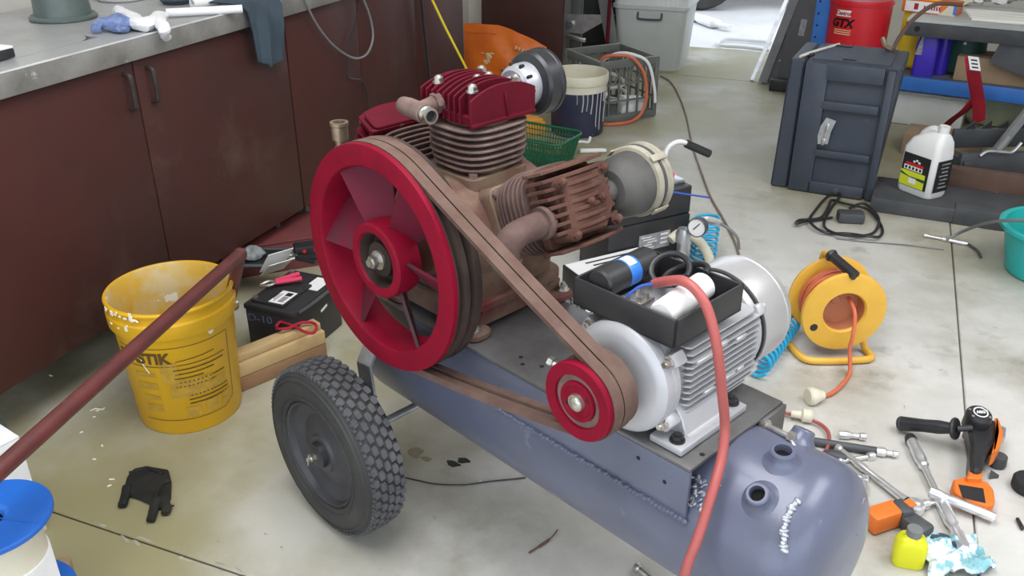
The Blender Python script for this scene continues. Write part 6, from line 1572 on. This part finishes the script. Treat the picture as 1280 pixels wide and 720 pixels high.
m = MB(); m.tube(catmull([d, (d+(Cv-A_))/2+Vector((0.01, 0, 0)), Cv-A_], 5), 0.005, 8); m.obj('bent_tip', MT['dkgrey'], t)

# ------------------------------------------------------------------ yellow cable reel
rc = fl(1055, 390, 0.155)
t = thing('cable_reel', 'yellow extension reel with orange cable on a tube stand', 'cable reel', (rc.x, rc.y, 0), math.radians(3))
rz_ = 0.155; RR = 0.123; RD = 0.115
def flange(y, s_):
    m = MB(); m.lathe([(0.060, 0), (0.064, -0.006), (0.112, -0.006), (RR-0.002, -0.004), (RR, 0.0), (RR, 0.006), (RR-0.004, 0.008), (0.066, 0.006), (0.060, 0.004)], (0, y, rz_), (0, s_, 0), 64, closed=True); return m.obj('reel_flange', MT['reel'], t)
f1 = flange(0.0, 1); flange(RD, -1)
m = MB(); m.cyl((-0.083, -0.0065, rz_-0.045), (-0.083, -0.0045, rz_-0.045), 0.0115, n=20); m.obj('thumb_hole', MT['black'], f1)
m = MB(); m.lathe([(0.0, 0.045), (0.058, 0.045), (0.062, 0.0), (0.066, 0.004), (0.066, RD-0.004), (0, RD-0.004)], (0, 0, rz_), (0, 1, 0), 48); hubm = m.obj('reel_hub', MT['hub_orange'], t)
m = MB(); m.cyl((-0.01, 0.040, rz_+0.018), (-0.01, 0.046, rz_+0.018), 0.014, n=18); m.lathe([(0.010, -0.001), (0.012, -0.002), (0.014, -0.001)], (-0.01, 0.041, rz_+0.018), (0, 1, 0), 18); m.obj('hub_knob', MT['hub_orange'], hubm)
m = MB()
P = []
for lay in range(3):
    for k in range(9*28):
        a = k*2*PI/28; yy = 0.014+ (RD-0.028)*(k/(9*28) if lay % 2 == 0 else 1-k/(9*28))
        P.append(Vector(((0.074+0.0095*lay+0.003*math.sin(k*0.37))*math.cos(a), yy, rz_+(0.074+0.0095*lay+0.003*math.sin(k*0.37))*math.sin(a))))
m.tube(P, 0.0052, 6); m.obj('wound_cable', MT['cord'], t)
m = MB()
ft_ = catmull([(-0.02, 0.135, rz_), (-0.09, 0.137, 0.09), (-0.115, 0.13, 0.02), (-0.115, 0.06, 0.012), (-0.10, -0.015, 0.012), (-0.05, -0.032, 0.012), (0.05, -0.032, 0.012), (0.098, -0.02, 0.012), (0.10, 0.03, 0.012), (0.085, 0.03, 0.05), (0.075, 0.015, 0.06)], 5); m.tube(ft_, 0.0105, 12); m.obj('tube_stand', MT['reel'], t)
m = MB(); m.tube(catmull([(-0.02, 0.135, rz_), (-0.03, 0.137, 0.24), (-0.035, 0.12, 0.285), (-0.03, 0.09, 0.295)], 5), 0.009, 10); m.obj('handle_tube', MT['reel'], t)
m = MB(); g0, g1 = Vector((-0.028, 0.085, 0.295)), Vector((0.008, -0.01, 0.275)); m.cyl(g0, g1, 0.0145, n=18); m.lathe([(0, -0.006), (0.016, -0.006), (0.019, 0.0), (0.016, 0.008)], g0, g1-g0, 18); m.obj('handle_grip', MT['black'], t)
ro = Vector((rc.x, rc.y, 0))
P = [Vector((0.02, 0.03, rz_+0.03)), Vector((0.018, -0.03, rz_+0.01)), Vector((0.012, -0.055, rz_-0.05)), Vector((0.008, -0.06, 0.07))] + [fl(x, y, 0.008)-ro for x, y in ((1060, 466), (1049, 480), (1036, 490), (1024, 494))]
m = MB(); m.tube(catmull(P, 7), 0.0058, 10); m.obj('cable_tail', MT['cord'], t)
P0 = fl(1010, 494, 0.02)-ro
m = MB(); dpl = Vector((-1, -0.15, 0.05)).normalized(); m.lathe([(0, -0.03), (0.012, -0.03), (0.016, -0.018), (0.019, -0.012), (0.025, 0.0), (0.025, 0.012), (0.021, 0.017), (0, 0.017)], P0+Vector((0, 0, 0.002)), dpl, 24); m.obj('cable_plug', MT['cream'], t)
# ------------------------------------------------------------------ hand tools on the floor
def lathe_between(mb, A_, Bv, prof, n=16):
    """prof: (radius, fraction)"""
    d = Bv-A_; L = d.length
    mb.lathe([(r, f*L) for r, f in prof], A_, d, n); return mb
def bar(name, lab, a, b_, r, m_, cat, z=None, tips=None):
    z = r+0.001 if z is None else z
    A_ = fl(*a, z); Bv = fl(*b_, z); m = MB()
    lathe_between(m, Vector((0, 0, 0)), Bv-A_, tips or [(0, 0), (r, 0.0), (r, 1), (0, 1)])
    return single(m, name, m_, lab, cat, A_)
# long dark torque bar
A_ = fl(950, 541, 0.012); Bv = fl(1122, 568, 0.012)
t = thing('torque_bar', 'long dark bar with a chrome tip lying behind the tank', 'bar', A_)
m = MB(); lathe_between(m, Vector((0, 0, 0)), (Bv-A_)*0.85, [(0, 0), (0.0105, 0), (0.0105, 1), (0, 1)]); m.obj('bar_shaft', MT['dkgrey'], t)
m = MB(); lathe_between(m, (Bv-A_)*0.85, Bv-A_, [(0, 0), (0.011, 0), (0.012, 0.1), (0.012, 0.4), (0.007, 0.5), (0.007, 0.75), (0.009, 0.8), (0.007, 1), (0, 1)]); m.obj('chrome_tip', MT['chrome'], t)
A_ = fl(1052, 549, 0.010); Bv = fl(1085, 552, 0.010); m = MB(); lathe_between(m, Vector((0, 0, 0)), Bv-A_, [(0, 0), (0.011, 0), (0.011, 0.35), (0.007, 0.45), (0.007, 0.75), (0.010, 0.8), (0.010, 1), (0, 1)]); 
single(m, 'socket', MT['chrome'], 'small chrome socket adaptor lying along the long dark bar', 'socket', A_+Vector((0, 0.02, 0)))
# ratchet
A_ = fl(1046, 559, 0.014); Bv = fl(1140, 632, 0.014)
t = thing('ratchet_wrench', 'long chrome ratchet wrench with a round head beside the orange handle', 'ratchet', A_)
d = Bv-A_
m = MB(); lathe_between(m, Vector((0, 0, 0)), d*0.93, [(0, 0), (0.009, 0.0), (0.0105, 0.02), (0.0105, 0.05), (0.0075, 0.07), (0.0085, 0.3), (0.0105, 0.33), (0.0095, 0.36), (0.0105, 0.40), (0.008, 0.45), (0.009, 0.9), (0.012, 1.0)]); m.obj('handle', MT['chrome'], t)
m = MB(); m.lathe([(0, -0.014), (0.019, -0.013), (0.022, -0.006), (0.022, 0.008), (0.018, 0.013), (0, 0.013)], d+Vector((0.004, -0.004, 0)), (0, 0, 1), 24); m.lathe([(0.010, 0.013), (0.012, 0.016), (0.008, 0.018), (0, 0.018)], d+Vector((0.004, -0.004, 0)), (0, 0, 1), 16); m.obj('ratchet_head', MT['chrome'], t)
A2 = fl(1150, 632, 0.014); B2 = fl(1168, 628, 0.014); m = MB(); lathe_between(m, A2-A_, B2-A_, [(0, 0), (0.011, 0), (0.011, 0.5), (0.006, 0.6), (0.005, 1), (0, 1)]); m.obj('drive_stub', MT['chrome'], t)
# other small sockets and wrenches
bar('wrench', 'thin chrome spanner lying under the long ratchet wrench', (1048, 577), (1092, 570), 0.006, MT['chrome'], 'wrench', None, [(0, 0), (0.009, 0.0), (0.010, 0.06), (0.006, 0.12), (0.006, 0.8), (0.011, 0.84), (0.011, 1.0), (0, 1)])
bar('extension_bar', 'grey socket extension half hidden behind the tank dome', (1052, 586), (1082, 600), 0.006, MT['galv'], 'extension bar')
t = thing('universal_joint', 'small chrome universal joint by the tank dome', 'joint', fl(1080, 608, 0.0))
m = MB(); m.cyl((0, 0, 0.009), (-0.012, -0.035, 0.009), 0.010, n=14); m.obj('socket_body', MT['chrome'], t)
m = MB(); m.box((0.006, 0.015, 0.009), (0.016, 0.022, 0.014), rotm(0, 0, -0.3), 0.003); m.obj('drive_square', MT['chrome'], t)
m = MB(); m.ball((0, 0, 0.014), (0.014, 0.014, 0.014), None, 12, 8); m.cyl((0, 0, 0.012), (0.03, 0.008, 0.012), 0.008, n=10); single(m, 'white_fitting', MT['white_plastic'], 'small white round fitting behind the far tank bung', 'fitting', fl(1000, 556))
m = MB(); m.ball((0, 0, 0.012), (0.03, 0.014, 0.011), rotm(0, 0, -0.5), 12, 8); single(m, 'dark_handle_end', MT['dkgrey'], 'dark grey tool handle end just behind the tank dome', 'tool handle', fl(1043, 574))
# orange screwdriver handle / orange tool by the dome
A_ = fl(1088, 650, 0.02)
t = thing('multi_tool', 'orange and grey tool body half hidden behind the tank dome', 'power tool', A_, math.radians(8))
m = MB(); m.box((0.03, 0.0, 0.005), (0.085, 0.045, 0.045), rotm(0, 0, 0.25), 0.006); m.obj('orange_body', MT['orange'], t)
m = MB(); m.box((0.075, 0.005, 0.007), (0.035, 0.05, 0.047), rotm(0, 0, 0.1), 0.01); m.box((0.09, -0.035, 0.0), (0.045, 0.06, 0.035), rotm(0, 0, 0.4), 0.01); m.obj('grey_body', MT['dkgrey'], t)
m = MB(); m.box((0.092, 0.008, 0.03), (0.020, 0.022, 0.004), rotm(0, 0, 0.3), 0.001); m.obj('orange_inlay', MT['orange'], t)
# second plug and red lead behind the plate
P = [fl(x, y, 0.012) for x, y in ((962, 514), (980, 516), (1003, 522), (1025, 530), (1036, 542), (1034, 560), (1028, 575))]
t = thing('red_flex', 'pinkish red flex with a cream connector behind the motor plate', 'cable', P[0])
m = MB(); m.tube(catmull([p-P[0] for p in P], 6), 0.0048, 8); m.obj('flex', MT['cord_pink'], t)
m = MB(); c_ = P[2]-P[0]+Vector((0, 0, 0.008)); m.lathe([(0, -0.03), (0.009, -0.03), (0.011, -0.005), (0.018, 0.0), (0.018, 0.02), (0.015, 0.024), (0, 0.024)], c_, (1, -0.25, 0), 20); m.obj('connector', MT['cream'], t)
# flex-head ratchet bar (upper right)
A_ = fl(1137, 546, 0.016); Bv = fl(1207, 690, 0.016); d = Bv-A_
t = thing('breaker_bar', 'long chrome breaker bar with a black grip end, running towards the printed rag', 'breaker bar', A_)
m = MB(); lathe_between(m, Vector((0, 0, 0)), d*0.05, [(0, 0), (0.013, 0.1), (0.015, 0.6), (0.014, 1), (0, 1)]); m.obj('end_cap', MT['black'], t)
m = MB(); lathe_between(m, d*0.05, d*0.30, [(0, 0), (0.013, 0.0), (0.0135, 0.15), (0.012, 0.2), (0.0145, 0.3), (0.0145, 0.75), (0.012, 0.8), (0.013, 0.95), (0.009, 1)]); m.obj('knurled_grip', MT['chrome'], t)
m = MB(); lathe_between(m, d*0.30, d*0.56, [(0.009, 0), (0.0075, 0.1), (0.0075, 1)]); m.obj('shank', MT['chrome'], t)
m = MB(); lathe_between(m, d*0.56, d*1.0, [(0.0075, 0), (0.013, 0.06), (0.0145, 0.12), (0.0145, 0.5), (0.011, 0.55), (0.011, 0.65), (0.015, 0.7), (0.015, 0.98), (0, 1)]); m.obj('socket_end', MT['chrome'], t)
A_ = fl(1162, 614, 0.034); Bv = fl(1243, 647, 0.018); d = Bv-A_
t = thing('socket_bar', 'chrome socket bar with an open end lying across the breaker bar', 'socket bar', A_)
m = MB(); lathe_between(m, Vector((0, 0, 0)), d, [(0.0085, 0.03), (0.0085, 0.0), (0.0125, 0.0), (0.0125, 0.16), (0.0095, 0.22), (0.0095, 0.3), (0.0115, 0.33), (0.0115, 1), (0, 1)]); m.obj('bar_shaft', MT['chrome'], t)
m = MB(); lathe_between(m, d*0.02, d*0.03, [(0.0085, 0), (0, 0)]); m.obj('socket_bore', MT['dark_hole'], t)
# angle drill
g = fl(1222, 540)
t = thing('angle_drill', 'black and orange cordless drill with a long side handle on the floor', 'drill', g)
def gp(x, y, z=0.0): return fl(x, y, z)-g
def gpoly(mb, px, z0, z1, bev=0.003, zr=None):
    P = [gp(x, y, (z0+z1)/2 if zr is None else zr) for x, y in px]; mb.prism([(p.x, p.y) for p in P], z0, z1, None, bev); return mb
hc = gp(1222, 523, 0.085)
m = MB(); m.lathe([(0, -0.042), (0.024, -0.04), (0.030, -0.028), (0.031, 0.01), (0.029, 0.016), (0.025, 0.020), (0, 0.021)], hc, (0, -0.2, 1), 28); 
m.lathe([(0, -0.07), (0.016, -0.07), (0.018, -0.04), (0.018, -0.03)], hc, (0, -0.2, 1), 18)
hdm = m.obj('gear_head', MT['black'], t)
top_o = hc + Vector((0, -0.2, 1)).normalized()*0.0215; nv = Vector((0, -0.2, 1)).normalized(); exv = Vector((1, 0, 0)); eyv = nv.cross(exv)
m = MB(); m.lathe([(0.0145, 0), (0.0145, 0.001), (0.0175, 0.001), (0.0175, 0)], top_o+exv*0.001, nv, 32, closed=True); m.obj('badge_ring', MT['paper'], hdm)
m = MB(); m.lathe([(0.014, 0.0004), (0, 0.0004)], top_o+exv*0.001, nv, 28); m.obj('badge_face', MT['ink'], hdm)
m = MB(); text(m, 'AEG', 0.0115, plane_M(top_o+nv*0.001+exv*0.001, exv, eyv), bold=0.0004); m.obj('lettering', MT['paper'], hdm)
for a in (0.35, 1.0, 2.6, 3.6, 5.6):
    m = MB(); c_ = top_o + (exv*math.cos(a)+eyv*math.sin(a))*0.0235 - nv*0.004; m.cyl(c_, c_+nv*0.003, 0.0035, n=10); m.obj('head_screw', MT['zinc'], hdm)
m = MB(); A2 = gp(1196, 536, 0.072); B2 = gp(1123, 529, 0.022)
lathe_between(m, A2, B2, [(0, 0), (0.011, 0), (0.014, 0.1), (0.0175, 0.3), (0.0165, 0.55), (0.0187, 0.9), (0.0187, 0.97), (0.015, 1), (0, 1)], 20); sh = m.obj('side_handle', MT['black'], t)
m = MB(); lathe_between(m, B2+(A2-B2)*0.055, B2+(A2-B2)*0.07, [(0.0189, 0), (0.0194, 0.5), (0.0189, 1)]); m.obj('handle_ring', MT['dkgrey'], sh)
m = MB(); lathe_between(m, A2, A2+(B2-A2)*0.06, [(0, 0), (0.026, 0.0), (0.028, 0.5), (0.026, 1), (0, 1)], 28); m.obj('hand_guard', MT['black'], sh)
m = MB(); lathe_between(m, gp(1215, 535, 0.078), A2, [(0.008, 0), (0.008, 1)]); m.obj('handle_stem', MT['black'], sh)
m = MB(); gpoly(m, ((1206, 533), (1244, 530), (1242, 556), (1230, 575), (1226, 596), (1212, 594), (1210, 580), (1212, 562)), 0.018, 0.068, 0.008, 0.05); m.obj('main_grip', MT['black'], t)
m = MB(); gpoly(m, ((1242, 526), (1247, 529), (1253, 545), (1250, 560), (1243, 570), (1238, 572), (1242, 556), (1244, 545)), 0.020, 0.066, 0.005, 0.05); m.obj('orange_side', MT['orange'], t)
m = MB(); gpoly(m, ((1250, 535), (1257, 538), (1256, 549), (1250, 552)), 0.03, 0.055, 0.003, 0.045); m.obj('selector', MT['galv'], t)
m = MB(); m.lathe([(0, 0.0), (0.018, 0), (0.02, 0.006), (0.018, 0.03), (0, 0.03)], gp(1246, 582, 0.0), (0, 0, 1), 20); m.obj('front_knob', MT['dkgrey'], t)
m = MB(); gpoly(m, ((1210, 590), (1228, 593), (1226, 604), (1207, 603)), 0.018, 0.055, 0.004, 0.04); m.obj('grip_base', MT['orange'], t)
# battery shoe: an orange frame with a dark socket
shp = ((1190, 603), (1205, 599), (1234, 606), (1241, 615), (1243, 632), (1236, 636), (1206, 627), (1192, 618))
m = MB(); gpoly(m, shp, 0.002, 0.040, 0.004, 0.03); sho = m.obj('battery_shoe', MT['orange'], t)
m = MB(); gpoly(m, ((1198, 606), (1229, 611), (1232, 629), (1203, 622)), 0.0400, 0.0412, 0, 0.04); m.obj('shoe_socket', MT['black'], sho)
m = MB(); m.prism([(-0.012, -0.01), (0.012, -0.006), (0.002, 0.014)], 0, 0.01); single(m, 'rubber_wedge', MT['dkgrey'], 'small dark wedge on the floor right below the drill', 'wedge', fl(1240, 596))
# yellow oil bottle and printed rag at the lower right
yb_ = fl(1133, 703)
t = thing('small_oil_bottle', 'small lime yellow oil bottle with a grey cap beside the printed rag', 'bottle', yb_, math.radians(-15))
m = MB(); loft(m, [[(x, y, z) for x, y in rrect(w_, d_, 0.014, 4)] for w_, d_, z in ((0.060, 0.040, 0), (0.064, 0.044, 0.006), (0.064, 0.044, 0.055), (0.05, 0.038, 0.07), (0.026, 0.026, 0.078))]); m.obj('bottle_body', MT['lime_bottle'], t)
m = MB(); m.cyl((0, 0, 0.077), (0, 0, 0.093), 0.0155, n=20); m.obj('bottle_cap', MT['midgrey'], t)
rg = fl(1190, 700)
m = MB()
NX, NY = 22, 18; vs = []; fs = []
for i in range(NX):
    for j in range(NY):
        u, v_ = i/(NX-1)-0.5, j/(NY-1)-0.5
        rr_ = 1-0.25*abs(math.sin(3*math.atan2(v_, u)+1))
        vs.append((u*0.17*rr_, v_*0.13*rr_, 0.02+0.02*noise.noise(Vector((u*6, v_*6, 2)))+0.012*noise.noise(Vector((u*14, v_*14, 5)))))
for i in range(NX-1):
    for j in range(NY-1): fs.append((i*NY+j, (i+1)*NY+j, (i+1)*NY+j+1, i*NY+j+1))
vs = [(x, y, max(z, 0.002) if abs(x) < 0.07 else max(z*0.5, 0.002)) for x, y, z in vs]
m.add(vs, fs); m.add([(x, y, z-0.0018) for x, y, z in vs], fs)
single(m, 'printed_rag', MT['rags_teal'], 'crumpled white rag with teal print at the lower right', 'rag', rg, 0.1)
m = MB(); m.tube(catmull([(-0.05, 0, 0.010), (0, 0.01, 0.012), (0.05, -0.01, 0.010)], 5), 0.010, 8); m.crumple(0.004, 60, 2); single(m, 'dark_cloth_strip', MT['rag'], 'dark strip of cloth tucked against the printed rag by the breaker bar', 'cloth', fl(1180, 683), -0.6)
# round dark thing at the right edge
t = thing('rubber_disc', 'round dark rubber wheel at the right edge of the floor', 'wheel', fl(1285, 612), 0)
m = MB(); m.lathe([(0, 0), (0.034, 0), (0.038, 0.005), (0.038, 0.026), (0.034, 0.031), (0, 0.031)], (0, 0, 0), (0, 0, 1), 32); m.obj('disc_body', MT['black_matt'], t)
m = MB(); m.lathe([(0.012, 0.031), (0.012, 0.033), (0, 0.033)], (0, 0, 0), (0, 0, 1), 20); m.obj('disc_hub', MT['dkgreen'], t)
A_ = fl(1271, 647, 0.006); Bv = fl(1279, 662, 0.006); m = MB(); lathe_between(m, Vector((0, 0, 0)), Bv-A_, [(0, 0), (0.004, 0.1), (0.005, 0.9), (0, 1)]); single(m, 'black_bit', MT['black'], 'short black driver bit near the right edge below the rubber wheel', 'bit', A_)
